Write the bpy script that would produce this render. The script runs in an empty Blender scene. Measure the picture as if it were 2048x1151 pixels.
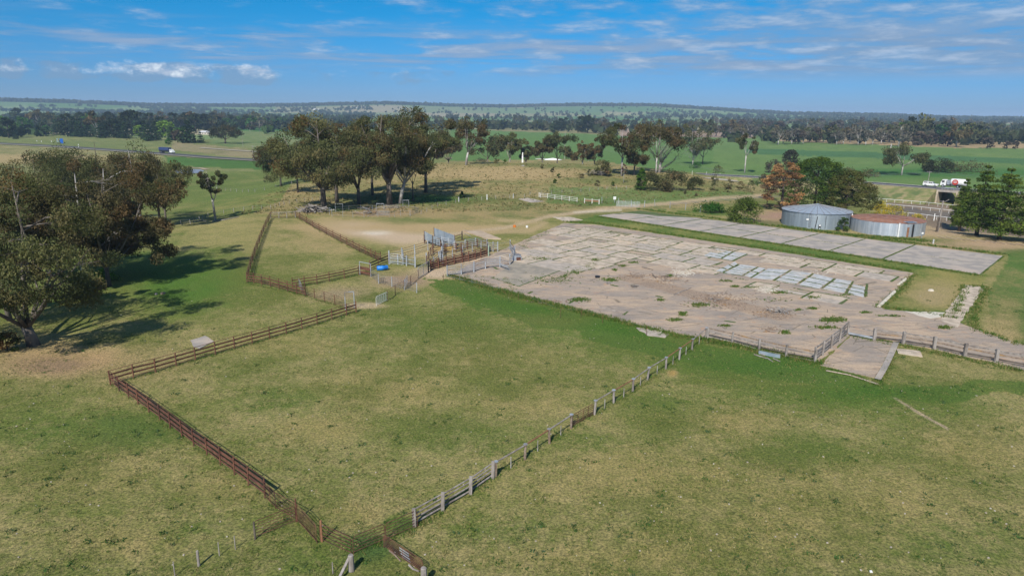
import bpy, math, random
import numpy as np
from mathutils import Vector, Matrix
random.seed(7)
RNG = np.random.default_rng(7)
R = math.radians
C = bpy.context.scene.collection
# ------------------------------------------------------------------ camera
F, H, EYE = 1365.0, 27.0, 224.0            # focal length in photo pixels, camera height, eye level row
TH = math.atan((575.5 - EYE) / F)
ROLL = R(0.5)
CT, ST, CR, SR = math.cos(TH), math.sin(TH), math.cos(ROLL), math.sin(ROLL)
cam = bpy.data.cameras.new('camera')
cam.sensor_width = 36.0
cam.lens = F / 2048 * 36.0
cam.clip_start = 0.5
cam.clip_end = 60000
cob = bpy.data.objects.new('camera', cam)
C.objects.link(cob)
right = Vector((1, 0, 0)); up = Vector((0, ST, CT)); fwd = Vector((0, CT, -ST))
ax = right * CR + up * SR
ay = up * CR - right * SR
az = -fwd
cob.matrix_world = Matrix(((ax.x, ay.x, az.x, 0), (ax.y, ay.y, az.y, 0), (ax.z, ay.z, az.z, H), (0, 0, 0, 1)))
bpy.context.scene.camera = cob

# ------------------------------------------------------------------ node helper
class NT:
    def __init__(s, tree):
        s.t = tree; s.n = tree.nodes; s.l = tree.links
    def new(s, typ, **kw):
        n = s.n.new(typ)
        for k, v in kw.items():
            setattr(n, k, v)
        return n
    def put(s, sock, v):
        if isinstance(v, bpy.types.NodeSocket):
            s.l.new(v, sock)
        elif v is not None:
            if isinstance(v, (tuple, list)) and len(v) == 3 and sock.type == 'RGBA':
                v = (*v, 1)
            sock.default_value = v
    def m(s, op, a, b=None, c=None, clamp=False):
        n = s.new('ShaderNodeMath', operation=op); n.use_clamp = clamp
        for i, v in enumerate((a, b, c)):
            if v is not None: s.put(n.inputs[i], v)
        return n.outputs[0]
    def mr(s, v, a, b, c=0.0, d=1.0, smooth=True):
        n = s.new('ShaderNodeMapRange'); n.interpolation_type = 'SMOOTHSTEP' if smooth else 'LINEAR'
        s.put(n.inputs[0], v)
        for i, q in enumerate((a, b, c, d)): s.put(n.inputs[i + 1], q)
        return n.outputs[0]
    def mix(s, f, a, b, blend='MIX'):
        n = s.new('ShaderNodeMix', data_type='RGBA', blend_type=blend)
        s.put(n.inputs[0], f); s.put(n.inputs[6], a); s.put(n.inputs[7], b)
        return n.outputs[2]
    def noise(s, vec, scale, detail=3, rough=0.55, dist=0.0):
        n = s.new('ShaderNodeTexNoise')
        s.put(n.inputs['Vector'], vec); n.inputs['Scale'].default_value = scale
        n.inputs['Detail'].default_value = detail; n.inputs['Roughness'].default_value = rough
        n.inputs['Distortion'].default_value = dist
        return n.outputs[0]
    def vmul(s, v, xyz):
        n = s.new('ShaderNodeVectorMath', operation='MULTIPLY')
        s.put(n.inputs[0], v); n.inputs[1].default_value = xyz
        return n.outputs[0]
    def sep(s, v):
        n = s.new('ShaderNodeSeparateXYZ'); s.put(n.inputs[0], v); return n.outputs
    def comb(s, x, y, z):
        n = s.new('ShaderNodeCombineXYZ')
        for i, q in enumerate((x, y, z)): s.put(n.inputs[i], q)
        return n.outputs[0]

# ------------------------------------------------------------------ world, sun, exposure
SUN_AZ, SUN_EL = R(252.0), R(42.0)          # direction towards the sun, counted from +X
world = bpy.data.worlds.new("World")
bpy.context.scene.world = world
world.use_nodes = True
w = NT(world.node_tree)
w.n.clear()
sky = w.new('ShaderNodeTexSky'); sky.sky_type = 'NISHITA'; sky.sun_disc = False
sky.sun_elevation = SUN_EL; sky.sun_rotation = R(90) - SUN_AZ + R(360)
sky.altitude = 600; sky.air_density = 1.0; sky.dust_density = 0.35; sky.ozone_density = 2.6
tc = w.new('ShaderNodeTexCoord')
d = w.sep(tc.outputs['Generated'])
el = w.m('MAXIMUM', d[2], 0.0)
# deeper, cleaner blue as in the polarised photograph
hs = w.new('ShaderNodeHueSaturation'); hs.inputs['Hue'].default_value = 0.487; hs.inputs['Saturation'].default_value = 1.16
w.put(hs.inputs['Color'], sky.outputs[0])
base = w.mix(w.mr(el, 0.0, 0.16), w.mix(1.0, hs.outputs[0], (0.215, 0.395, 0.82), 'MULTIPLY'), w.mix(1.0, hs.outputs[0], (0.022, 0.475, 0.80), 'MULTIPLY'))
base = w.mix(w.mr(el, 0.22, 0.6), base, w.mix(1.0, hs.outputs[0], (0.40, 0.70, 0.95), 'MULTIPLY'))
# high broken cloud sheet, projected on a plane overhead
inv = w.m('DIVIDE', 1.0, w.m('ADD', el, 0.11))
pp = w.comb(w.m('MULTIPLY', d[0], inv), w.m('MULTIPLY', d[1], inv), 0.0)
n1 = w.noise(pp, 2.6, 9, 0.62, 0.1)
n2 = w.noise(pp, 0.5, 3, 0.5)
azx = w.m('DIVIDE', d[0], w.m('MAXIMUM', w.m('ABSOLUTE', d[1]), 0.05))
cover = w.m('ADD', w.mr(azx, -0.45, 0.55, 0.0, 0.24), w.m('MULTIPLY', w.m('SUBTRACT', n2, 0.5), 0.30))
bandhi = w.m('MULTIPLY', w.mr(el, 0.035, 0.07), w.mr(el, 0.55, 0.9, 1.0, 0.4))
thin = w.m('MULTIPLY', w.mr(w.m('ADD', n1, cover), 0.50, 0.84), bandhi)
# flat grey-blue veil bands nearer the horizon
vb = w.comb(w.m('MULTIPLY', azx, 2.2), w.m('MULTIPLY', el, 34.0), 3.0)
n3 = w.noise(vb, 1.6, 6, 0.6, 0.4)
veil = w.m('MULTIPLY', w.mr(w.m('ADD', n3, w.mr(azx, -0.8, 0.6, -0.02, 0.10)), 0.46, 0.72), w.m('MULTIPLY', w.mr(el, 0.035, 0.06), w.mr(el, 0.085, 0.125, 1.0, 0.0)))
# cumulus low on the left
cu = w.comb(w.m('MULTIPLY', azx, 21.0), w.m('MULTIPLY', el, 46.0), 7.4)
n4 = w.noise(cu, 1.3, 12, 0.68, 0.15)
cband = w.m('MULTIPLY', w.mr(el, 0.027, 0.043), w.mr(el, 0.052, 0.074, 1.0, 0.0))
cleft = w.m('MULTIPLY', w.mr(azx, -0.12, 0.02, 1.0, 0.0), w.mr(w.noise(w.comb(w.m('MULTIPLY', azx, 4.2), 0.0, 2.6), 1.0, 2, 0.5), 0.34, 0.55, 0.72, 1.12))
cum = w.mr(w.m('MULTIPLY', w.m('MULTIPLY', n4, cband), cleft), 0.46, 0.78)
csh = w.mr(w.m('MULTIPLY', w.m('MULTIPLY', w.noise(cu, 1.0, 3, 0.5), w.m('MULTIPLY', w.mr(el, 0.022, 0.036), w.mr(el, 0.05, 0.07, 1.0, 0.0))), cleft), 0.40, 0.56, 0.0, 0.75)
veilc = w.mix(w.mr(n3, 0.4, 0.75), (1.8, 2.6, 3.9), (2.9, 3.6, 4.9))
cl1 = w.mix(w.mr(n1, 0.45, 0.75), (1.9, 2.9, 4.4), (4.6, 5.2, 6.2))
col = w.mix(w.m('MULTIPLY', veil, 0.75), base, veilc)
col = w.mix(w.m('MULTIPLY', csh, 0.7), col, (1.9, 2.8, 4.1))
col = w.mix(w.m('MULTIPLY', thin, 0.72), col, cl1)
col = w.mix(w.m('MULTIPLY', cum, 0.95), col, w.mix(w.mr(w.noise(cu, 2.2, 8, 0.6), 0.42, 0.6), (4.2, 5.0, 6.2), (7.2, 7.8, 8.4)))
bg = w.new('ShaderNodeBackground'); w.put(bg.inputs[0], col); bg.inputs[1].default_value = 0.093
wo = w.new('ShaderNodeOutputWorld'); w.l.new(bg.outputs[0], wo.inputs[0])
sun = bpy.data.lights.new('sun', 'SUN'); sun.energy = 4.6; sun.angle = R(0.53); sun.color = (1.0, 0.95, 0.87)
so = bpy.data.objects.new('sun', sun); C.objects.link(so)
sd = Vector((math.cos(SUN_AZ) * math.cos(SUN_EL), math.sin(SUN_AZ) * math.cos(SUN_EL), math.sin(SUN_EL)))
so.rotation_euler = sd.to_track_quat('Z', 'Y').to_euler()
so.location = sd * 200
sc = bpy.context.scene
sc.view_settings.view_transform = 'Standard'; sc.view_settings.look = 'None'
sc.view_settings.exposure = 0.36; sc.view_settings.gamma = 1.0; sc.view_settings.use_curve_mapping = False
sc.cycles.max_bounces = 5; sc.cycles.diffuse_bounces = 3; sc.cycles.glossy_bounces = 2
sc.cycles.transmission_bounces = 2; sc.cycles.volume_bounces = 0; sc.cycles.transparent_max_bounces = 4
sc.cycles.use_denoising = True

# ------------------------------------------------------------------ terrain
def sstep(a, b, x):
    t = np.clip((x - a) / (b - a), 0, 1); return t * t * (3 - 2 * t)
T_ = [-0.80, -0.45, -0.28, 0.0, 0.30, 0.45, 0.60, 0.75]
VS = [110, 150, 220, 240, 230, 190, 188, 188]     # where the ground starts to fall
VE = [260, 300, 430, 470, 400, 300, 236, 236]
VD = [-6, -6, -7, -7.5, -7, -6, -5, -5]
RX = [-400, 0, 120, 300, 480, 600, 770, 900, 1000, 1150, 1300, 1400, 1500, 1600, 1750, 1900, 2048, 2400]
RE = [11, 12, 11, 7, 7.5, 10, 15, 12, 11, 15, 15.5, 10.5, 5.5, 2.0, 1, -2.5, -3, -3]
def hz(x, y):
    x = np.asarray(x, float); y = np.asarray(y, float)
    r = np.hypot(x, y); yy = np.maximum(y, 1e-3)
    t = np.where(y > 0.05 * np.abs(x), x / np.maximum(yy, 0.05 * np.abs(x) + 1e-3), np.sign(x) * 20)
    tc_ = np.clip(t, -0.8, 0.75)
    s = np.interp(tc_, T_, VS); e = np.interp(tc_, T_, VE); dp = np.interp(tc_, T_, VD)
    k = np.clip((r - s) / (e - s), 0, 1); k = k * k * (3 - 2 * k)
    z = dp * k
    z = z + 6.6 * np.exp(-((y - 325) / 62.0) ** 2) * np.exp(-((x - 6) / 98.0) ** 4)
    z = z + 10.0 * sstep(1100, 3600, r) * (1 - 0.75 * sstep(0.3, 0.5, t))
    und = 1.6 * np.sin(x / 310.0 + 1.3) * np.sin(y / 420.0) + 1.1 * np.sin(x / 170.0 - y / 260.0)
    z = z + und * sstep(500, 1300, r)
    z = z + 9 * np.sin(x / 900.0 + 0.6) * sstep(1900, 3200, r) * (1 - sstep(4200, 5000, r)) * (1 - sstep(0.25, 0.4, t)) * 0.6
    X = 1024 + 1410 * t
    ze = H + (np.interp(X, RX, RE) - 3.2) * 5200 / F
    wr = np.exp(-(np.maximum(np.abs(r - 5300) - 250, 0) / 900.0) ** 2)
    wr = np.where(y > 0, wr, 0)
    z = z * (1 - wr) + ze * wr
    return z
def project(x, y, z):
    dep = y * CT - (z - H) * ST
    u = F * x / dep; v = -F * (y * ST + (z - H) * CT) / dep
    return 1024 + u * CR - v * SR, 575.5 + u * SR + v * CR
def ray(px, py):
    u0 = px - 1024; v0 = py - 575.5
    u = u0 * CR + v0 * SR; v = -u0 * SR + v0 * CR
    return np.array([u, F * CT - v * ST, -F * ST - v * CT]) / F
def P(px, py, dz=0.0):
    """point of the ground seen at a photo pixel"""
    dr = ray(px, py); hr = math.hypot(dr[0], dr[1]); dr = dr / hr
    ts = np.concatenate([np.arange(20, 400, 0.5), np.geomspace(400, 13000, 900)])
    g = H + dr[2] * ts - hz(dr[0] * ts, dr[1] * ts) - dz
    i = np.argmax(g <= 0)
    if g[i] > 0: i = len(ts) - 1
    if i == 0: t = ts[0]
    else:
        t0, t1, g0, g1 = ts[i - 1], ts[i], g[i - 1], g[i]
        t = t0 + (t1 - t0) * (g0 / (g0 - g1 + 1e-9))
    x, y = dr[0] * t, dr[1] * t
    return Vector((x, y, float(hz(x, y)) + dz))
def PZ(px, py, z):
    dr = ray(px, py); t = (z - H) / dr[2]
    return Vector((dr[0] * t, dr[1] * t, z))
def hpx(p, ytop):
    """height of an upright at p whose top is seen on row ytop"""
    lo, hi = 0.0, 80.0
    for _ in range(40):
        m = (lo + hi) / 2
        if project(p.x, p.y, p.z + m)[1] > ytop: lo = m
        else: hi = m
    return lo
def vnoise(x, y, s, seed=0):
    x = x / s; y = y / s
    xi = np.floor(x).astype(np.int64); yi = np.floor(y).astype(np.int64)
    fx = x - xi; fy = y - yi; fx = fx * fx * (3 - 2 * fx); fy = fy * fy * (3 - 2 * fy)
    def h(a, b):
        n = (a * 374761393 + b * 668265263 + seed * 974711) & 0x7fffffff
        n = ((n ^ (n >> 13)) * 1274126177) & 0x7fffffff
        return ((n ^ (n >> 16)) & 0xffff) / 65535.0
    return (h(xi, yi) * (1 - fx) + h(xi + 1, yi) * fx) * (1 - fy) + (h(xi, yi + 1) * (1 - fx) + h(xi + 1, yi + 1) * fx) * fy
def fbm(x, y, s, seed=0, o=3):
    v = 0; a = 0.5; tot = 0
    for i in range(o):
        v = v + a * vnoise(x, y, s, seed + i); tot += a; a *= 0.55; s /= 2.1
    return v / tot

# ------------------------------------------------------------------ object helpers
def tag(o, label=None, cat=None, group=None, kind=None):
    if label: o['label'] = label
    if cat: o['category'] = cat
    if group: o['group'] = group
    if kind: o['kind'] = kind
    return o
def link(o, parent=None):
    C.objects.link(o)
    if parent is not None: o.parent = parent
    return o
def empty(name, loc, rz=0.0, parent=None):
    o = bpy.data.objects.new(name, None); o.empty_display_size = 0.3
    o.location = loc; o.rotation_euler = (0, 0, rz)
    return link(o, parent)
def mesh_np(name, V, Fc, mat, nper=4, tint=None, smooth=False):
    V = np.asarray(V, np.float32); Fc = np.asarray(Fc, np.int32).reshape(-1, nper)
    me = bpy.data.meshes.new(name)
    me.vertices.add(len(V)); me.vertices.foreach_set('co', V.ravel())
    me.loops.add(Fc.size); me.loops.foreach_set('vertex_index', Fc.ravel())
    me.polygons.add(len(Fc)); me.polygons.foreach_set('loop_start', np.arange(0, Fc.size, nper, dtype=np.int32))
    if smooth: me.polygons.foreach_set('use_smooth', np.ones(len(Fc), bool))
    me.update(calc_edges=True)
    if tint is not None:
        a = me.color_attributes.new('tint', 'FLOAT_COLOR', 'POINT')
        cc = np.ones((len(V), 4), np.float32); cc[:, :3] = tint
        a.data.foreach_set('color', cc.ravel())
    me.materials.append(mat)
    return me
def obj(name, me, parent=None, loc=None):
    o = bpy.data.objects.new(name, me)
    if loc is not None: o.location = loc
    return link(o, parent)
class MB:
    """collects polygons of mixed size"""
    def __init__(s): s.v = []; s.f = []
    def add(s, vs, fs):
        k = len(s.v); s.v += [tuple(v) for v in vs]; s.f += [tuple(i + k for i in f) for f in fs]; return s
    def box(s, c, d, rz=0.0, tilt=None):
        hx, hy, hz_ = d[0] / 2, d[1] / 2, d[2] / 2
        cs, sn = math.cos(rz), math.sin(rz); vs = []
        for x, y, z in ((-1, -1, -1), (1, -1, -1), (1, 1, -1), (-1, 1, -1), (-1, -1, 1), (1, -1, 1), (1, 1, 1), (-1, 1, 1)):
            X, Y, Z = x * hx, y * hy, z * hz_
            if tilt: Z2 = Z * math.cos(tilt) - X * math.sin(tilt); X = X * math.cos(tilt) + Z * math.sin(tilt); Z = Z2
            vs.append((c[0] + X * cs - Y * sn, c[1] + X * sn + Y * cs, c[2] + Z))
        return s.add(vs, [(0, 3, 2, 1), (4, 5, 6, 7), (0, 1, 5, 4), (1, 2, 6, 5), (2, 3, 7, 6), (3, 0, 4, 7)])
    def tube(s, pts, rad, n=6, cap=True):
        pts = [Vector(p) for p in pts]
        if not hasattr(rad, '__len__'): rad = [rad] * len(pts)
        rings = []
        for i, p in enumerate(pts):
            t = (pts[min(i + 1, len(pts) - 1)] - pts[max(i - 1, 0)]).normalized()
            a = t.cross(Vector((0, 0, 1)) if abs(t.z) < 0.9 else Vector((1, 0, 0))).normalized(); b = t.cross(a)
            rings.append([p + (a * math.cos(2 * math.pi * k / n) + b * math.sin(2 * math.pi * k / n)) * rad[i] for k in range(n)])
        vs = [v for r_ in rings for v in r_]
        fs = [(i * n + k, i * n + (k + 1) % n, (i + 1) * n + (k + 1) % n, (i + 1) * n + k) for i in range(len(pts) - 1) for k in range(n)]
        if cap: fs += [tuple(range(n))[::-1], tuple((len(pts) - 1) * n + k for k in range(n))]
        return s.add(vs, fs)
    def mesh(s, name, mat, smooth=False):
        me = bpy.data.meshes.new(name); me.from_pydata(s.v, [], s.f); me.materials.append(mat)
        if smooth: me.polygons.foreach_set('use_smooth', np.ones(len(me.polygons), bool))
        me.update(); return me
    def build(s, name, mat, parent=None, smooth=False, loc=None): return obj(name, s.mesh(name, mat, smooth), parent, loc)

# ------------------------------------------------------------------ materials
M = {}
def mat(name, c1, c2=None, scale=3.0, rough=0.85, bump=0.0, metal=0.0, c3=None, stretch=(1, 1, 1), spec=0.3, detail=4, lo=0.38, hi=0.62):
    m = bpy.data.materials.new(name); m.use_nodes = True; t = NT(m.node_tree)
    b = t.n['Principled BSDF']; b.inputs['Roughness'].default_value = rough; b.inputs['Metallic'].default_value = metal
    b.inputs['Specular IOR Level'].default_value = spec
    g = t.new('ShaderNodeNewGeometry'); v = t.vmul(g.outputs['Position'], stretch)
    n = t.noise(v, scale, detail, 0.6)
    c = t.mix(t.mr(n, lo, hi), c1, c2 or tuple(q * 0.75 for q in c1))
    if c3: c = t.mix(t.mr(t.noise(v, scale * 0.23, 4, 0.6), 0.52, 0.66), c, c3)
    t.put(b.inputs['Base Color'], c)
    if bump:
        bn = t.new('ShaderNodeBump'); bn.inputs['Strength'].default_value = bump; bn.inputs['Distance'].default_value = 0.03
        t.put(bn.inputs['Height'], t.noise(v, scale * 3, 3)); t.l.new(bn.outputs[0], b.inputs['Normal'])
    M[name] = m; return m
def leafmat(name, gain=1.0):
    m = bpy.data.materials.new(name); m.use_nodes = True; t = NT(m.node_tree); t.n.clear()
    a = t.new('ShaderNodeAttribute', attribute_name='tint')
    oi = t.new('ShaderNodeObjectInfo')
    c = t.mix(1.0, a.outputs['Color'], t.mix(oi.outputs['Random'], (0.82, 0.84, 0.86), (1.15, 1.12, 1.05)), 'MULTIPLY')
    df = t.new('ShaderNodeBsdfDiffuse'); t.put(df.inputs[0], c)
    tr = t.new('ShaderNodeBsdfTranslucent'); t.put(tr.inputs[0], t.mix(1.0, c, (1.1, 1.2, 0.55), 'MULTIPLY'))
    mx = t.new('ShaderNodeMixShader'); mx.inputs[0].default_value = 0.22
    t.l.new(df.outputs[0], mx.inputs[1]); t.l.new(tr.outputs[0], mx.inputs[2])
    o = t.new('ShaderNodeOutputMaterial'); t.l.new(mx.outputs[0], o.inputs[0])
    M[name] = m; return m
leafmat('leaf')
mat('rust', (0.085, 0.036, 0.024), (0.15, 0.068, 0.042), 2.2, 0.9, 0.2, c3=(0.06, 0.03, 0.024))
mat('rust_bright', (0.18, 0.085, 0.045), (0.25, 0.125, 0.065), 3.0, 0.9)
mat('galv', (0.30, 0.33, 0.37), (0.42, 0.45, 0.48), 1.5, 0.5, metal=0.35, c3=(0.25, 0.22, 0.2))
mat('galv_dull', (0.19, 0.20, 0.22), (0.28, 0.29, 0.30), 2.0, 0.6, metal=0.2, c3=(0.17, 0.10, 0.075))
mat('corrugated', (0.25, 0.31, 0.37), (0.33, 0.39, 0.44), 0.8, 0.45, metal=0.3)
mat('white_paint', (0.74, 0.74, 0.72), (0.62, 0.62, 0.60), 3.0, 0.5)
mat('timber', (0.19, 0.165, 0.145), (0.30, 0.27, 0.245), 2.5, 0.92, 0.5, c3=(0.15, 0.125, 0.11), stretch=(1, 1, 0.4))
mat('timber_brown', (0.16, 0.115, 0.085), (0.27, 0.21, 0.16), 3.0, 0.92, 0.5, c3=(0.30, 0.18, 0.08))
mat('bark', (0.062, 0.050, 0.040), (0.17, 0.145, 0.12), 0.7, 0.9, 0.4, stretch=(1, 1, 0.35), c3=(0.10, 0.08, 0.07))
mat('bark_pale', (0.42, 0.40, 0.37), (0.24, 0.21, 0.19), 0.8, 0.85, 0.3, stretch=(1, 1, 0.4))
mat('bark_dark', (0.07, 0.055, 0.045), (0.12, 0.10, 0.08), 1.2, 0.95, 0.4)
mat('dead_wood', (0.34, 0.32, 0.295), (0.20, 0.18, 0.165), 1.5, 0.9, 0.3)
mat('conc', (0.48, 0.40, 0.31), (0.34, 0.28, 0.215), 0.8, 0.95, 0.25, c3=(0.50, 0.39, 0.28), detail=9, lo=.42, hi=.58)
mat('conc_grey', (0.27, 0.245, 0.22), (0.37, 0.32, 0.27), 0.35, 0.95, 0.25, c3=(0.40, 0.33, 0.27), detail=9, lo=.42, hi=.58)
mat('conc_pale', (0.46, 0.46, 0.45), (0.33, 0.34, 0.34), 1.0, 0.9, 0.2, c3=(0.38, 0.35, 0.30), detail=9, lo=.42, hi=.58)
mat('conc_cream', (0.56, 0.52, 0.44), (0.47, 0.42, 0.34), 0.8, 0.9, 0.2)
mat('asphalt', (0.055, 0.057, 0.062), (0.085, 0.085, 0.09), 0.5, 0.9)
mat('dirt', (0.34, 0.26, 0.18), (0.42, 0.33, 0.24), 0.5, 0.95, 0.3, detail=7, c3=(0.27, 0.20, 0.13))
mat('gravel_pale', (0.45, 0.40, 0.33), (0.36, 0.31, 0.25), 0.4, 0.95)
mat('blue_plastic', (0.015, 0.16, 0.55), (0.02, 0.20, 0.62), 2, 0.4)
mat('blue_sign', (0.01, 0.10, 0.42), None, 2, 0.5)
mat('black', (0.02, 0.02, 0.022), None, 2, 0.5)
mat('glass_dark', (0.02, 0.025, 0.03), (0.03, 0.035, 0.04), 2, 0.15, spec=0.6)
mat('red', (0.45, 0.04, 0.02), (0.38, 0.03, 0.02), 2, 0.5)
mat('orange', (0.65, 0.20, 0.03), None, 2, 0.5)
mat('navy', (0.02, 0.035, 0.10), (0.03, 0.05, 0.14), 1, 0.6)
mat('wall_cream', (0.55, 0.50, 0.42), (0.48, 0.44, 0.38), 1, 0.8)
mat('roof_grey', (0.42, 0.42, 0.43), (0.50, 0.50, 0.50), 1, 0.6)
mat('roof_tan', (0.36, 0.25, 0.20), (0.42, 0.30, 0.24), 1, 0.7)
mat('water', (0.20, 0.22, 0.25), (0.24, 0.26, 0.29), 0.2, 0.45, spec=0.5)
mat('bird_white', (0.7, 0.7, 0.7), None, 2, 0.8)
mat('bank_grass', (.13, .15, .05), (.24, .20, .10), .5, 1.0, .4, detail=8, c3=(.09, .12, .04))
mat('galv_green', (.22, .30, .22), (.28, .36, .28), 1.5, .6)
mat('white_dirty', (.48, .46, .42), (.58, .56, .52), 2.0, .8)
mat('green_roof', (.12, .28, .22), (.14, .32, .25), 1, .7)
mat('conc_mid', (0.41, 0.35, 0.29), (0.31, 0.27, 0.225), 0.8, 0.95, 0.25, c3=(0.46, 0.36, 0.26), detail=9, lo=.42, hi=.58)
mat('joint_soil', (0.11, 0.105, 0.05), (0.068, 0.11, 0.03), .9, 1.0, lo=.35, hi=.55)
mat('conc_olive', (0.29, 0.255, 0.20), (0.23, 0.205, 0.165), 0.6, 0.95, 0.25, c3=(0.35, 0.29, 0.22), detail=9, lo=.42, hi=.58)
mat('conc_front', (0.30, 0.255, 0.215), (0.38, 0.31, 0.25), 0.7, 0.95, 0.25, c3=(0.24, 0.21, 0.185), detail=9, lo=.42, hi=.58)

# ------------------------------------------------------------------ ground sheet
def build_ground():
    ang = np.concatenate([np.arange(-180, -48, 4.0), np.arange(-48, -42, 0.5), np.arange(-42, 42, 0.145), np.arange(42, 48, 0.5), np.arange(48, 180.01, 4.0)])
    ang[-1] = 180.0
    rs = [1.0, 8, 16, 22, 27, 30]; r_ = 32.0
    while r_ < 16000:
        rs.append(r_); r_ += min(max(r_ * r_ * 2.3 / (F * H), 0.07), 0.03 * r_)
    rs.append(24000.0)
    rs = np.array(rs); A, Rr = np.meshgrid(np.radians(ang), rs)
    x = (Rr * np.sin(A)).ravel(); y = (Rr * np.cos(A)).ravel(); z = hz(x, y)
    r = np.hypot(x, y)
    inv = (y > 5) & (np.abs(np.degrees(np.arctan2(x, y))) < 60)
    yy = np.where(inv, y, 1e5)
    px, py = project(np.where(inv, x, 0), yy, np.where(inv, z, 0))
    px = np.where(inv, px, -9e3); py = np.where(inv, py, 9e3)
    na, nr = len(ang), len(rs)
    n_big = fbm(x, y, 26, 3); n_mid = fbm(x, y, 7, 9); n_sm = fbm(x, y, 1.7, 5)
    N = len(x)
    G = np.tile(np.array([0.124, 0.147, 0.036]), (N, 1)); D = np.tile(np.array([0.285, 0.240, 0.105]), (N, 1)); B = np.full(N, 0.44)
    B += (n_big - 0.5) * 0.16 + (n_mid - 0.5) * 0.24
    G *= (0.85 + 0.3 * n_mid)[:, None]
    # paddocks of the far country
    far = r > 620
    cx = np.floor((x + 0.35 * y + 60 * np.sin(y / 400)) / 420).astype(int); cy = np.floor((y - 0.15 * x) / np.where(r < 2500, 330, 800)).astype(int)
    hsh = ((cx * 73856093) ^ (cy * 19349663)) & 1023
    pal = np.array([[.115, .185, .06], [.16, .20, .085], [.085, .165, .045], [.22, .22, .11], [.13, .19, .07], [.15, .21, .08], [.26, .235, .14], [.10, .17, .06]])
    G[far] = pal[hsh[far] % 8]; D[far] = G[far] * np.array([1.25, 1.1, 1.15]); B[far] = 0.35
    def inside(poly, wob):
        q = np.array(poly, float); k = (px > q[:, 0].min() - wob) & (px < q[:, 0].max() + wob) & (py > q[:, 1].min() - wob) & (py < q[:, 1].max() + wob)
        idx = np.nonzero(k)[0]; X = px[idx] + (n_sm[idx] - 0.5) * wob * 2.2; Y = py[idx] + (n_mid[idx] - 0.5) * wob
        ins = np.zeros(len(idx), bool); j = len(q) - 1
        for i in range(len(q)):
            c = ((q[i, 1] > Y) != (q[j, 1] > Y)) & (X < (q[j, 0] - q[i, 0]) * (Y - q[i, 1]) / (q[j, 1] - q[i, 1] + 1e-9) + q[i, 0])
            ins ^= c; j = i
        return idx[ins]
    def poly(pts, g=None, dd=None, b=None, wob=4, db=0):
        i = inside(pts, wob)
        if g is not None: G[i] = np.array(g) * (0.85 + 0.3 * n_mid[i])[:, None]
        if dd is not None: D[i] = dd
        if b is not None: B[i] = b + (n_big[i] - 0.5) * 0.35 + (n_mid[i] - 0.5) * 0.25
        B[i] += db
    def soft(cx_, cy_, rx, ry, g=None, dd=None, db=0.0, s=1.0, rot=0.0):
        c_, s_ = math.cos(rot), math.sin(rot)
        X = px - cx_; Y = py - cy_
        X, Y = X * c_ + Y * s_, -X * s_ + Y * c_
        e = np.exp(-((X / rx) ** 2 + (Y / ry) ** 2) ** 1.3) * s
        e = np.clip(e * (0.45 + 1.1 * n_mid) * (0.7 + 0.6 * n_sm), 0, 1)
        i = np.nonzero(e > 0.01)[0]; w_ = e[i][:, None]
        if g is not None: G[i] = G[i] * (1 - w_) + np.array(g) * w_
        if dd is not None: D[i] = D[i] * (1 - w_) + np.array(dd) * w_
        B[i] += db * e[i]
    def track(pts, hw, g, s=1.0, db=0.0):
        q = np.array(pts, float)
        k = (px > q[:, 0].min() - 20) & (px < q[:, 0].max() + 20) & (py > q[:, 1].min() - 20) & (py < q[:, 1].max() + 20)
        i = np.nonzero(k)[0]; dm = np.full(len(i), 1e9)
        for a, b_ in zip(q[:-1], q[1:]):
            dv = b_ - a; t = np.clip(((px[i] - a[0]) * dv[0] + (py[i] - a[1]) * dv[1]) / (dv @ dv), 0, 1)
            dm = np.minimum(dm, np.hypot(px[i] - a[0] - t * dv[0], (py[i] - a[1] - t * dv[1]) * 1.8))
        w_ = np.clip(1.4 - dm / hw, 0, 1) * s * np.clip(0.5 + n_sm[i], 0, 1)
        G[i] = G[i] * (1 - w_[:, None]) + np.array(g) * w_[:, None]; D[i] = D[i] * (1 - w_[:, None]) + np.array(g) * 1.12 * w_[:, None]
        B[i] += db * w_
    lush = (.085, .130, .028); green = (.095, .170, .046); tan = (.36, .27, .14); sand = (.44, .34, .235)
    # mid distance
    poly([(-50, 262), (300, 275), (640, 285), (900, 262), (900, 330), (-50, 430)], (.128, .160, .050), (.21, .205, .085), .42)
    poly([(-50, 285), (235, 303), (330, 312), (150, 420), (-50, 470)], (.145, .165, .058), (.26, .22, .10), .5)
    soft(60, 318, 160, 9, (.27, .22, .10), (.32, .25, .12), .2)
    poly([(330, 313), (540, 322), (560, 340), (340, 331)], (.062, .13, .028), (.09, .15, .04), .2, 2)
    poly([(440, 253), (640, 262), (600, 305), (420, 288)], (.105, .165, .052), (.19, .20, .085), .45)
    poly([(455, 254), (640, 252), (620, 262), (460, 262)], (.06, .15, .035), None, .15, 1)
    poly([(345, 283), (510, 300), (510, 317), (345, 300)], (.15, .155, .065), (.24, .205, .11), .55, 2)
    poly([(900, 250), (1010, 262), (1430, 274), (1430, 345), (900, 325)], green, (.10, .19, .05), .25, 2)
    poly([(930, 247), (1160, 250), (1300, 262), (1290, 272), (1000, 262), (930, 258)], (.17, .185, .075), (.23, .20, .10), .5, 2)
    poly([(1430, 272), (2080, 292), (2080, 392), (1420, 352)], (.108, .178, .052), (.15, .19, .062), .35, 2)
    poly([(1490, 297), (1700, 303), (2080, 318), (2080, 330), (1800, 318), (1490, 307)], (.062, .135, .050), (.075, .145, .055), .2, 2)
    soft(1900, 345, 300, 10, (.045, .13, .03), None, -.2)
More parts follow.
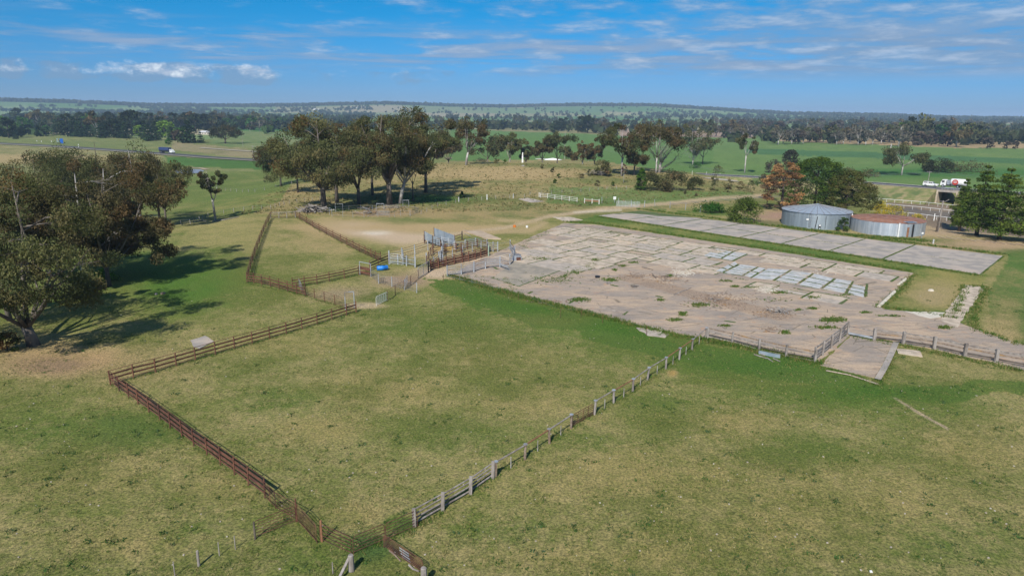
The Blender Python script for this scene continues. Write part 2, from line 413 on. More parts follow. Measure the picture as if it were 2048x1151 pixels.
    poly([(1560, 262), (2080, 272), (2080, 296), (1900, 296), (1560, 282)], (.25, .19, .10), (.34, .25, .14), .5, 2)
    poly([(1240, 256), (1510, 262), (1510, 276), (1240, 272)], (.26, .19, .14), (.30, .22, .16), .5, 1)
    poly([(1470, 242), (1570, 245), (1570, 254), (1470, 252)], (.34, .26, .12), (.40, .31, .15), .5, 1)
    poly([(1215, 223), (1290, 226), (1280, 232), (1200, 231)], (.36, .29, .19), None, .5, 1)
    poly([(1920, 250), (2080, 252), (2080, 276), (1920, 274)], (.16, .20, .085), (.25, .22, .10), .4, 1)
    # the grassy rise behind the yards
    poly([(480, 425), (560, 372), (780, 345), (900, 322), (1170, 318), (1400, 352), (1520, 372), (1540, 400), (1250, 425), (960, 440), (620, 430)], (.128, .148, .046), (.29, .225, .105), .50, 6)
    poly([(1100, 372), (1500, 385), (1520, 395), (1260, 415), (1090, 405)], (.11, .16, .045), (.24, .22, .10), .36, 5)
    soft(1010, 348, 130, 12, (.19, .175, .08), (.33, .25, .125), .22)
    # left meadow
    poly([(-60, 420), (180, 400), (420, 345), (600, 340), (560, 400), (490, 430), (380, 455), (300, 560), (-60, 640)], (.108, .148, .036), (.22, .20, .075), .36, 6)
    soft(420, 470, 150, 45, (.11, .14, .035), (.26, .23, .09), .12)
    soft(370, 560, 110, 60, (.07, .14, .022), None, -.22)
    soft(150, 720, 180, 35, (.20, .15, .07), (.34, .24, .12), .30)
    soft(90, 730, 90, 18, (.15, .11, .06), (.24, .17, .10), .3)
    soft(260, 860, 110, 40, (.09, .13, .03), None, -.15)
    soft(450, 560, 60, 22, None, None, -.1)
    # pens
    soft(640, 470, 90, 40, (.13, .15, .04), (.30, .24, .11), .1)
    soft(820, 445, 90, 14, (.12, .15, .045), None, -.1)
    soft(690, 455, 70, 15, tan, tan, .35)
    soft(745, 463, 75, 14, sand, sand, .5, 1.2, .12)
    soft(755, 464, 28, 5, (.56, .50, .42), (.56, .50, .42), .3, 1.2)
    soft(830, 478, 60, 13, tan, sand, .5, 1.1)
    soft(890, 455, 160, 10, (.22, .19, .08), tan, .2)
    soft(690, 588, 60, 14, (.13, .13, .05), (.26, .21, .12), .15)
    soft(730, 610, 35, 6, sand, sand, .5)
    soft(800, 560, 60, 14, (.20, .15, .09), (.27, .20, .13), .4, 1.1)
    soft(860, 500, 55, 16, (.24, .19, .10), (.36, .29, .15), .5, 1.1)
    soft(875, 545, 40, 11, (.33, .26, .16), sand, .5, 1.2)
    soft(960, 518, 60, 16, (.36, .28, .18), sand, .5, 1.1)
    soft(895, 497, 20, 6, (.42, .31, .09), (.46, .33, .10), .4, 1.1)
    soft(810, 455, 200, 8, (.25, .205, .09), tan, .2, .7)
    # vehicle tracks
    track([(860, 473), (1010, 455), (1100, 432), (1210, 417), (1330, 407), (1440, 395), (1530, 391)], 6, (.36, .28, .18), .9, .2)
    track([(1000, 440), (1090, 445), (1060, 462), (960, 465)], 7, (.33, .25, .14), .6, .2)
    track([(1150, 424), (1240, 420)], 4, (.48, .42, .33), .7)
    track([(1340, 408), (1500, 396), (1560, 392)], 2.2, (.17, .145, .12), .7)
    track([(1765, 778), (1830, 820), (1895, 856)], 4.0, (.33, .26, .19), .9, .2)
    track([(1640, 738), (1700, 750), (1755, 768)], 5, (.44, .37, .27), .9, .2)
    # lush belt along the front of the concrete
    poly([(860, 556), (930, 560), (1040, 600), (1240, 650), (1400, 690), (1560, 715), (1680, 745), (1770, 770), (2080, 760), (2080, 790), (1900, 800), (1600, 765), (1330, 708), (1080, 655), (900, 595), (870, 575)], lush, (.17, .18, .05), .30, 34)
    soft(1240, 690, 420, 40, (.075, .135, .022), None, -.10, .45, .22); soft(1750, 800, 300, 40, (.075, .135, .022), None, -.10, .5)
    soft(1150, 636, 260, 15, (.055, .12, .016), None, -.3, .9, .22)
    soft(1520, 730, 150, 20, (.055, .12, .018), None, -.25, .8)
    soft(1740, 785, 150, 16, (.055, .12, .018), None, -.2, .8)
    # verges round the slabs
    poly([(1120, 452), (1190, 430), (1300, 445), (1850, 528), (1975, 548), (1965, 575), (1920, 660), (1790, 640), (1770, 610), (1840, 545)], (.080, .135, .026), (.25, .22, .075), .42, 5)
    poly([(1290, 418), (1560, 430), (1900, 478), (2080, 500), (2080, 740), (1990, 690), (1975, 590), (2020, 510), (1700, 460), (1400, 425)], (.075, .135, .03), (.22, .19, .075), .33, 5)
    soft(1870, 590, 70, 25, (.13, .14, .04), (.30, .24, .12), .25)
    soft(2010, 650, 40, 50, (.15, .155, .05), (.30, .24, .11), .2)
    soft(1960, 490, 120, 12, (.28, .205, .12), (.36, .26, .16), .35)
    soft(1900, 462, 160, 12, (.30, .22, .13), (.36, .27, .17), .4)
    poly([(1770, 405), (1800, 400), (2080, 432), (2080, 478), (1880, 458), (1800, 440)], (.16, .125, .09), (.22, .17, .12), .5, 2)
    poly([(1770, 410), (1900, 424), (2080, 440), (2080, 452), (1900, 436), (1770, 420)], (.12, .105, .095), (.15, .13, .11), .5, 1)
    poly([(1470, 440), (1560, 432), (1560, 460), (1480, 452)], (.12, .13, .05), (.3, .24, .13), .4, 2)
    soft(1560, 430, 60, 10, (.25, .17, .12), (.3, .2, .14), .4)
    # foreground mottling seen in the photograph
    for q in [(1000, 720, 120, 40), (760, 780, 140, 40), (560, 690, 100, 24), (1040, 800, 120, 35), (700, 1030, 60, 30), (1300, 960, 240, 70), (1480, 840, 90, 30),
              (640, 860, 90, 30), (1700, 1000, 260, 90), (1950, 900, 100, 50), (1500, 1080, 300, 60), (430, 980, 80, 30), (160, 950, 150, 60), (250, 1080, 130, 40), (1250, 1120, 200, 30), (1100, 640, 90, 14)]:
        soft(*q, (.155, .150, .045), (.29, .235, .085), .10, .42)
    for q in [(930, 880, 110, 35), (1180, 880, 90, 25), (1620, 900, 120, 30), (1880, 1080, 160, 60), (560, 800, 90, 30), (1330, 800, 70, 18), (80, 860, 100, 50), (620, 1120, 90, 40), (1000, 1060, 120, 30), (830, 650, 110, 22), (380, 1060, 60, 25)]:
        soft(*q, (.080, .128, .024), None, -.13, .5)
    soft(1345, 746, 9, 6, (.24, .17, .05), (.30, .21, .07), .4, .9)
    soft(800, 1045, 30, 14, lush, None, -.3)
    soft(740, 1090, 60, 30, (.06, .11, .03), None, -.2)
    # under the trees
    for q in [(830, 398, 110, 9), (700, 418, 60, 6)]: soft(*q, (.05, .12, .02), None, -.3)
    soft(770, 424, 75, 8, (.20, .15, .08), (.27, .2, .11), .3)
    # small relief near the camera
    mic = (n_sm - 0.5) * 0.07 + (vnoise(x, y, 0.5, 31) - 0.5) * 0.05
    flat = inside([(880, 545), (1030, 470), (1130, 440), (1290, 415), (2080, 520), (2080, 770), (1760, 780), (1620, 740), (1400, 690), (1200, 650), (1040, 600)], 1)
    msk = (r < 260).astype(float) * (r > 30); msk[flat] = 0.0
    z = z + mic * msk * np.clip(r / 60, 0.6, 1.6) - 0.02
    V = np.stack([x, y, z], 1)
    i, j = np.meshgrid(np.arange(nr - 1), np.arange(na - 1), indexing='ij')
    q = np.stack([i * na + j, i * na + j + 1, (i + 1) * na + j + 1, (i + 1) * na + j], -1).reshape(-1, 4)[:, ::-1]
    m = bpy.data.materials.new('ground'); m.use_nodes = True; t = NT(m.node_tree)
    b = t.n['Principled BSDF']; b.inputs['Roughness'].default_value = 1.0; b.inputs['Specular IOR Level'].default_value = 0.1
    g = t.new('ShaderNodeNewGeometry').outputs['Position']
    ag = t.new('ShaderNodeAttribute', attribute_name='tint'); ad = t.new('ShaderNodeAttribute', attribute_name='dry')
    na_ = t.noise(g, 1.6, 9, 0.84); nb = t.noise(g, 0.7, 7, 0.72, 0.3); nc = t.noise(g, 5.0, 6, 0.85); nd = t.noise(g, 0.13, 4, 0.6)
    sm = t.m('ADD', t.m('ADD', t.m('MULTIPLY', na_, 0.62), t.m('MULTIPLY', nb, 0.50)), t.m('MULTIPLY', nd, 0.35))
    f = t.mr(t.m('ADD', sm, ad.outputs['Alpha']), 1.06, 1.38)
    c = t.mix(f, ag.outputs['Color'], ad.outputs['Color'])
    c = t.mix(t.mr(nc, 0.37, 0.63, 0.0, 1.0), t.mix(1.0, c, (0.46, 0.50, 0.52), 'MULTIPLY'), t.mix(1.0, c, (1.58, 1.50, 1.42), 'MULTIPLY'))
    # pale seed heads and dry straws
    c = t.mix(t.mr(t.noise(g, 4.5, 5, 0.8), 0.60, 0.70, 0, 0.6), c, t.mix(0.6, c, (0.52, 0.46, 0.28)))
    c = t.mix(t.mr(t.noise(t.vmul(g, (1.0, 1.0, 1.0)), 1.3, 3, 0.6), 0.60, 0.72, 0, 0.45), c, t.mix(1.0, c, (0.62, 0.80, 0.62), 'MULTIPLY'))
    t.put(b.inputs['Base Color'], c)
    bn = t.new('ShaderNodeBump'); bn.inputs['Strength'].default_value = 0.9; bn.inputs['Distance'].default_value = 0.14
    t.put(bn.inputs['Height'], t.m('ADD', na_, t.m('MULTIPLY', nc, 0.5))); t.l.new(bn.outputs[0], b.inputs['Normal'])
    me = mesh_np('ground', V, q, m, 4, G, smooth=True)
    a = me.color_attributes.new('dry', 'FLOAT_COLOR', 'POINT'); cc = np.ones((len(V), 4), np.float32); cc[:, :3] = D; cc[:, 3] = B
    a.data.foreach_set('color', cc.ravel())
    tag(obj('ground', me), kind='structure')
build_ground()

# ------------------------------------------------------------------ flat sheets that follow the ground
def sheet(name, pxpts, material, dz=0.02, parent=None, z=None, wob=0.0, kind='structure'):
    """polygon given by its outline on the ground, a thin slab with a real edge"""
    pts = [P(*q) for q in pxpts]
    out = []
    for a, b in zip(pts, pts[1:] + pts[:1]):
        n = max(1, int((b - a).length / 0.9)) if wob else 1
        for k in range(n):
            p = a.lerp(b, k / n)
            if wob and k: p = p + Vector((random.uniform(-wob, wob), random.uniform(-wob, wob), 0))
            out.append(p)
    n = len(out)
    top = [(p.x, p.y, p.z + dz) for p in out]; bot = [(p.x, p.y, p.z - 0.15) for p in out]
    m = MB(); m.add(top + bot, [tuple(range(n))] + [(k, k + n, (k + 1) % n + n, (k + 1) % n) for k in range(n)])
    me = m.mesh(name, material)
    if me.polygons[0].normal.z < 0: me.flip_normals()
    o = obj(name, me, parent)
    return tag(o, kind=kind) if kind and parent is None else o
def ribbon(name, pxpts, width, material, dz=0.06, zfun=None, kind='structure', step=6.0, pts=None):
    pts = pts or [P(*q) for q in pxpts]
    q = []
    for a, b in zip(pts[:-1], pts[1:]):
        n = max(1, int((b - a).length / step)); q += [a.lerp(b, k / n) for k in range(n)]
    q.append(pts[-1]); vs = []; fs = []
    for i, p in enumerate(q):
        t = (q[min(i + 1, len(q) - 1)] - q[max(i - 1, 0)]); t.z = 0; t.normalize(); nrm = Vector((-t.y, t.x, 0))
        for s in (-0.5, 0.5):
            e = p + nrm * width * s
            zz = (float(hz(e.x, e.y)) if zfun is None else zfun(e)) + dz
            vs.append((e.x, e.y, zz))
    for i in range(len(q) - 1): fs.append((2 * i, 2 * i + 2, 2 * i + 3, 2 * i + 1))
    me = MB().add(vs, fs).mesh(name, material)
    if me.polygons[0].normal.z < 0: me.flip_normals()
    return tag(obj(name, me), kind=kind)

# concrete: a sandy base sheet, with every slab a piece on top of it
UNIT = {}
def unit(material, shape='box'):
    k = (material, shape)
    if k not in UNIT:
        if shape == 'box': UNIT[k] = MB().box((0, 0, 0), (1, 1, 1)).mesh('box', M[material])
        else: UNIT[k] = MB().tube([(-0.5, 0, 0), (0.5, 0, 0)], 0.5, 7).mesh('tube', M[material], False)
    return UNIT[k]
def slab_quad(parent, c4, material, th, gap=0.12, z0=0.0, name='slab'):
    """four corners in order, shrunk for the joint"""
    ce = sum(c4, Vector()) / 4
    top = []
    for p in c4:
        dd = (ce - p); L = dd.length
        q = p + dd * min(0.3, gap / max(L, .1)) + Vector((random.uniform(-.03, .03), random.uniform(-.03, .03), 0))
        top.append(q)
    tz = [random.uniform(-0.008, 0.008) for _ in range(4)]
    vs = [(p.x, p.y, z0 + th + tz[i]) for i, p in enumerate(top)] + [(p.x, p.y, z0 - 0.06) for p in top]
    m = MB().add(vs, [(0, 1, 2, 3), (0, 4, 5, 1), (1, 5, 6, 2), (2, 6, 7, 3), (3, 7, 4, 0)])
    me = m.mesh(name, M[material])
    if me.polygons[0].normal.z < 0: me.flip_normals()
    return obj(name, me, parent)
def inpoly(px, py, q):
    ins = False; j = len(q) - 1
    for i in range(len(q)):
        if (q[i][1] > py) != (q[j][1] > py) and px < (q[j][0] - q[i][0]) * (py - q[i][1]) / (q[j][1] - q[i][1] + 1e-9) + q[i][0]: ins = not ins
        j = i
    return ins
M['yard_dirt'] = None
def yard_mat():
    m = bpy.data.materials.new('yard_dirt'); m.use_nodes = True; t = NT(m.node_tree)
    b = t.n['Principled BSDF']; b.inputs['Roughness'].default_value = 0.97; b.inputs['Specular IOR Level'].default_value = 0.15
    g = t.new('ShaderNodeNewGeometry').outputs['Position']
    # long tongues of weathering that run with the yard
    rot = t.new('ShaderNodeMapping'); rot.inputs['Rotation'].default_value = (0, 0, R(42)); rot.inputs['Scale'].default_value = (0.35, 1.1, 1)
    t.put(rot.inputs[0], g)
    n1 = t.noise(rot.outputs[0], 0.35, 8, 0.62, 0.4); n2 = t.noise(rot.outputs[0], 1.6, 6, 0.65); n3 = t.noise(g, 5.0, 4, 0.7)
    c = t.mix(t.mr(n1, 0.38, 0.60), (0.43, 0.325, 0.23), (0.30, 0.25, 0.205))
    c = t.mix(t.mr(n2, 0.56, 0.68, 0, 0.8), c, (0.41, 0.29, 0.20))
    c = t.mix(t.mr(t.noise(g, 0.16, 5, 0.6), 0.54, 0.66, 0, 0.8), c, (0.235, 0.205, 0.18))
    c = t.mix(t.mr(n3, 0.50, 0.68, 0, 0.75), c, (0.23, 0.18, 0.135))
    c = t.mix(t.mr(t.noise(rot.outputs[0], 0.9, 9, 0.75, 1.2), 0.52, 0.60, 0, 0.7), c, (0.22, 0.185, 0.155))
    c = t.mix(t.mr(t.noise(g, 0.45, 8, 0.7, 0.8), 0.585, 0.64, 0, 0.75), c, (0.40, 0.255, 0.165))
    vo = t.new('ShaderNodeTexVoronoi'); vo.feature = 'DISTANCE_TO_EDGE'; t.put(vo.inputs['Vector'], rot.outputs[0]); vo.inputs['Scale'].default_value = 0.42
    c = t.mix(t.mr(vo.outputs['Distance'], 0.0, 0.018, 0.75, 0.0), c, (0.12, 0.10, 0.07))
    c = t.mix(t.mr(t.noise(g, 9.0, 2, 0.6), 0.62, 0.72, 0, 0.7), c, (0.52, 0.44, 0.34))
    # the strip where timber rotted and was burnt
    s_ = t.sep(g); pa, pb = P(1225, 548), P(1610, 645); dx, dy = pb.x - pa.x, pb.y - pa.y; L = math.hypot(dx, dy); dx /= L; dy /= L
    al = t.m('ADD', t.m('MULTIPLY', t.m('SUBTRACT', s_[0], pa.x), dx), t.m('MULTIPLY', t.m('SUBTRACT', s_[1], pa.y), dy))
    ac = t.m('ABSOLUTE', t.m('ADD', t.m('MULTIPLY', t.m('SUBTRACT', s_[0], pa.x), -dy), t.m('MULTIPLY', t.m('SUBTRACT', s_[1], pa.y), dx)))
    mk = t.m('MULTIPLY', t.mr(ac, 1.0, 4.2, 1.0, 0.0), t.m('MULTIPLY', t.mr(al, -2, 4), t.mr(al, L - 4, L + 2, 1.0, 0.0)))
    mk = t.mr(t.m('MULTIPLY', mk, t.m('ADD', n2, 0.28)), 0.34, 0.72)
    c = t.mix(t.m('MULTIPLY', mk, 0.7), c, t.mix(t.mr(n3, .42, .6), (0.15, 0.10, 0.07), (0.40, 0.30, 0.21)))
    t.put(b.inputs['Base Color'], c)
    bn = t.new('ShaderNodeBump'); bn.inputs['Strength'].default_value = 0.5; bn.inputs['Distance'].default_value = 0.05
    t.put(bn.inputs['Height'], n3); t.l.new(bn.outputs[0], b.inputs['Normal'])
    M['yard_dirt'] = m
yard_mat()
PAD = [(905, 549), (940, 528), (1030, 488), (1128, 446), (1190, 449), (1400, 480), (1600, 510), (1826, 546), (1815, 560), (1790, 585), (1758, 612), (1768, 618), (1850, 626),
       (1905, 640), (1945, 655), (2048, 690), (2110, 714), (2110, 752), (1900, 705), (1760, 676), (1700, 670), (1640, 722), (1560, 703), (1413, 675), (1340, 664), (1230, 637), (1130, 613), (1040, 591)]
yard = sheet('concrete_yard', PAD, M['yard_dirt'], 0.03, wob=0.22)
A0 = Vector((13.2, 170.0, 0)); U = Vector((0.737, -0.675, 0)); W_ = Vector((-0.675, -0.737, 0))
rs_ = random.Random(11)
BLUE1 = [(1405, 512), (1425, 498), (1500, 508), (1440, 526)]
BLUE2 = [(1432, 545), (1470, 518), (1540, 526), (1680, 552), (1750, 566), (1752, 612), (1600, 580)]
BURNT = [(1130, 556), (1180, 536), (1300, 528), (1400, 545), (1500, 575), (1650, 622), (1700, 645), (1600, 665), (1380, 640), (1200, 590)]
JOINTS = []
v = 1.2
for row, hgt in enumerate([3.2, 5.2, 5.4, 5.4, 5.2, 5.2, 5.4, 6.0]):
    u = -6.0 + rs_.uniform(0, 2)
    while u < 84:
        wd = rs_.choice([5.4, 5.6, 7.4, 8.2, 3.8]) if row < 6 else rs_.choice([9, 11])
        c4 = [A0 + U * a + W_ * b for a, b in ((u, v), (u + wd, v), (u + wd, v + hgt), (u, v + hgt))]
        ce = sum(c4, Vector()) / 4; cx, cy = project(ce.x, ce.y, 0)
        pr = [project(p.x, p.y, 0) for p in c4]
        if all(inpoly(a, b, PAD[:12] + [(1700, 640), (1340, 655)] + PAD[-4:]) for a, b in pr) and not inpoly(cx, cy, BLUE1) and not inpoly(cx, cy, BLUE2) and not inpoly(cx, cy, BURNT):
            n = rs_.choice([1, 1, 2, 2, 3])
            for k in range(n):
                sub = [c4[0].lerp(c4[3], k / n), c4[1].lerp(c4[2], k / n), c4[1].lerp(c4[2], (k + 1) / n), c4[0].lerp(c4[3], (k + 1) / n)]
                if rs_.random() < 0.93:
                    slab_quad(yard, sub, rs_.choice(['conc', 'conc', 'conc', 'conc_mid']) if 'conc_mid' in M else 'conc', 0.062 + rs_.uniform(-.004, .02), 0.25)
                JOINTS.append((sub[0], sub[1]))
            JOINTS.append((c4[1], c4[2]))
        u += wd
    v += hgt
# the pale newer slabs
def grid(par, u0, v0, us, vs, material, gap=0.32, skip=0.0):
    a = u0
    for du in us:
        b = v0
        for dv in vs:
            if rs_.random() >= skip:
                c4 = [A0 + U * p + W_ * q for p, q in ((a, b), (a + du, b), (a + du, b + dv), (a, b + dv))]
                slab_quad(par, c4, material, 0.075 + rs_.uniform(-.01, .01), gap)
                JOINTS.append((c4[0], c4[1])); JOINTS.append((c4[1], c4[2]))
            b += dv
        a += du
def zq(x, y): return P(1400 + x / 5.115, 440 + y / 5.115)
def cols(bt, rows, material='conc_pale', gap=.36):
    """bt: (bottom, top) ends of the column joints, as read off the photograph; rows: how many slabs in each column"""
    for (b0, t0), (b1, t1), n in zip(bt[:-1], bt[1:], rows):
        B0, T0, B1, T1 = zq(*b0), zq(*t0), zq(*b1), zq(*t1)
        for k in range(n):
            c4 = [B0.lerp(T0, k / n), B1.lerp(T1, k / n), B1.lerp(T1, (k + 1) / n), B0.lerp(T0, (k + 1) / n)]
            for p_ in c4: p_.z = 0
            if rs_.random() < .95: slab_quad(yard, c4, material if rs_.random() < .96 else 'conc', 0.075 + rs_.uniform(-.01, .01), gap)
            JOINTS.append((c4[0], c4[1])); JOINTS.append((c4[1], c4[2]))
cols([((20, 365), (160, 292)), ((215, 398), (345, 325)), ((330, 420), (495, 345))], [4, 2])
cols([((150, 525), (355, 422)), ((225, 540), (400, 452)), ((440, 572), (600, 480)), ((515, 592), (680, 495)), ((750, 620), (935, 510)), ((990, 662), (1160, 548)), ((1232, 708), (1385, 598)), ((1490, 752), (1570, 625)), ((1690, 795), (1710, 650))], [3, 5, 2, 3, 4, 3, 3, 4])
def patch(pts, material, th=.05, name='slab'):
    q = [P(*s) for s in pts]
    for p_ in q: p_.z = 0
    slab_quad(yard, q, material, th, .1, name=name)
    if material == 'conc_olive': JOINTS.extend([(q[k], q[(k + 1) % 4]) for k in (0, 3)])
    else: JOINTS.extend([(q[k].lerp(q[(k + 1) % 4], .1), q[k].lerp(q[(k + 1) % 4], rs_.uniform(.2, .5))) for k in (0, 1) if rs_.random() < .6])
patch([(1036, 573), (985, 556), (1048, 506), (1174, 521)], 'conc_olive', .045)
for q in [[(1045, 592), (1120, 560), (1210, 566), (1120, 612)], [(1125, 613), (1214, 568), (1300, 588), (1230, 636)], [(1236, 637), (1304, 590), (1400, 612), (1340, 662)], [(1410, 672), (1440, 640), (1530, 655), (1500, 692)], [(1506, 694), (1536, 656), (1640, 668), (1600, 712)], [(930, 545), (985, 532), (1020, 556), (1010, 575)], [(1120, 558), (1160, 530), (1260, 541), (1212, 564)]]:
    patch(q, 'yard_dirt', .040)
JW = list(JOINTS)
jm = MB()
for a, b in JW:
    if rs_.random() < .07: continue
    s0, s1 = (0, 1) if rs_.random() < .6 else sorted((rs_.random(), rs_.random()))
    p, q = a.lerp(b, s0), a.lerp(b, s1); dv = q - p
    if dv.length < .3: continue
    nn = Vector((-dv.y, dv.x, 0)).normalized() * rs_.uniform(.15, .36)
    jm.add([(p.x - nn.x, p.y - nn.y, .048), (q.x - nn.x * .6, q.y - nn.y * .6, .048), (q.x + nn.x, q.y + nn.y, .048), (p.x + nn.x * .6, p.y + nn.y * .6, .048)], [(0, 1, 2, 3)])
tag(jm.build('joint_soil', M['joint_soil']), 'dark soil and moss in the slab joints', kind='stuff')
# second long pad
q0, q1, q2, q3 = P(1195, 431), P(1962, 549), P(2008, 512), P(1280, 421)
pad2 = sheet('concrete_apron', [(1195, 431), (1400, 463), (1962, 549), (2008, 512), (1600, 461), (1280, 421)], M['joint_soil'], 0.015)
fr = [0.0, 0.11, 0.235, 0.36, 0.475, 0.585, 0.70, 0.815, 1.0]
J2 = []
for i in range(8):
    for a, b in ((0.0, 0.47), (0.47, 1.0)):
        c = [q0.lerp(q1, fr[i]).lerp(q3.lerp(q2, fr[i]), a), q0.lerp(q1, fr[i + 1]).lerp(q3.lerp(q2, fr[i + 1]), a),
             q0.lerp(q1, fr[i + 1]).lerp(q3.lerp(q2, fr[i + 1]), b), q0.lerp(q1, fr[i]).lerp(q3.lerp(q2, fr[i]), b)]
        slab_quad(pad2, c, 'conc_grey', 0.07, 0.28)
        J2.append((c[1], c[2])); J2.append((c[0], c[3]))
        if a: J2.append((c[0], c[1]))
# other concrete strips and small pads
strip = sheet('concrete_ramp_strip', [(1931, 570), (1971, 574), (1950, 600), (1915, 655), (1880, 640), (1905, 605)], M['conc'], 0.05, wob=0.15)
sheet('pale_concrete_patch', [(1808, 622), (1890, 625), (1888, 633), (1862, 637), (1835, 631)], M['conc_cream'], 0.05, wob=0.3)
pad3 = sheet('loading_pad', [(1640, 730), (1655, 716), (1700, 672), (1790, 686), (1782, 705), (1762, 735), (1748, 756), (1690, 742)], M['yard_dirt'], 0.05, wob=0.15)
ribbon('kerb_strip', [(1792, 686), (1781, 712), (1768, 738), (1755, 760)], 0.62, M['conc_grey'], 0.15)
sheet('small_concrete_slab', [(1792, 697), (1840, 702), (1845, 714), (1796, 706)], M['conc'], 0.08, wob=0.08)
sheet('grey_concrete_slab', [(381, 681), (410, 672), (428, 683), (400, 697), (388, 694)], M['conc_grey'], 0.08, wob=0.1)
sheet('broken_concrete_slab', [(1272, 655), (1300, 657), (1338, 668), (1330, 675), (1295, 671)], M['conc_mid'], 0.04, wob=0.25)
sheet('weathered_slab', [(1037, 398), (1056, 396), (1088, 403), (1060, 405)], M['conc_grey'], 0.08, wob=0.2)
ribbon('concrete_footing', [(1652, 741), (1700, 750), (1755, 768)], .35, M['conc'], 0.05)
sheet('dirt_ramp', [(925, 462), (962, 463), (1002, 479), (972, 478)], M['dirt'], 0.25)
sheet('orange_mud_patch', [(1105, 434), (1140, 434), (1166, 440), (1130, 443)], M['conc'], 0.05, wob=.2)
bl = P(1790, 583); br = P(1758, 613)
kb = MB().tube([P(1789, 584) + Vector((0, 0, .12)), P(1757, 614) + Vector((0, 0, .12))], 0.28, 4); tag(kb.build('concrete_kerb', M['conc_cream']), 'long pale concrete kerb beam on the edge of the slab yard beside the grass', 'kerb')
kb = MB().tube([P(1811, 559) + Vector((0, 0, .12)), P(1797, 570) + Vector((0, 0, .12))], 0.26, 4); tag(kb.build('concrete_kerb', M['conc_cream']), 'short pale concrete kerb piece beyond the long one at the yard corner', 'kerb')

# ------------------------------------------------------------------ leaves, trees
def leaf_tris(cen, size, col, rng, flat=0.0, asp=0.55, droop=0.0):
    """one triangle per leaf spray"""
    n = len(cen)
    a = rng.normal(size=(n, 3)); a[:, 2] *= (1 - flat); a[:, 2] -= droop; a /= np.linalg.norm(a, axis=1)[:, None] + 1e-9
    b = rng.normal(size=(n, 3)); b[:, 2] *= (1 - flat); b -= (a * b).sum(1)[:, None] * a; b /= np.linalg.norm(b, axis=1)[:, None] + 1e-9
    s = (size * rng.uniform(0.7, 1.35, n))[:, None]
    V = np.stack([cen + a * s, cen - a * s * 0.55 + b * s * asp, cen - a * s * 0.55 - b * s * asp], 1).reshape(-1, 3)
    return V, np.repeat(col, 3, 0)
def leaf_mesh(name, parts):
    V = np.concatenate([p[0] for p in parts]); Cc = np.concatenate([p[1] for p in parts])
    return mesh_np(name, V, np.arange(len(V)), M['leaf'], 3, np.clip(Cc, 0.004, 1))
def clump_cloud(cen, rad, n, rng, flat=0.7):
    dd = rng.normal(size=(n, 3)); dd /= np.linalg.norm(dd, axis=1)[:, None]
    r_ = rng.uniform(0.25, 1, n) ** 0.6
    return cen + dd * (rad * r_)[:, None] * np.array([1, 1, flat])
GUM = [(0.094, 0.102, 0.042), (0.078, 0.088, 0.037), (0.118, 0.118, 0.050), (0.062, 0.072, 0.031), (0.118, 0.104, 0.048)]
GUMB = [(0.105, 0.090, 0.042), (0.090, 0.080, 0.038), (0.122, 0.100, 0.050), (0.080, 0.078, 0.033), (0.128, 0.090, 0.045)]
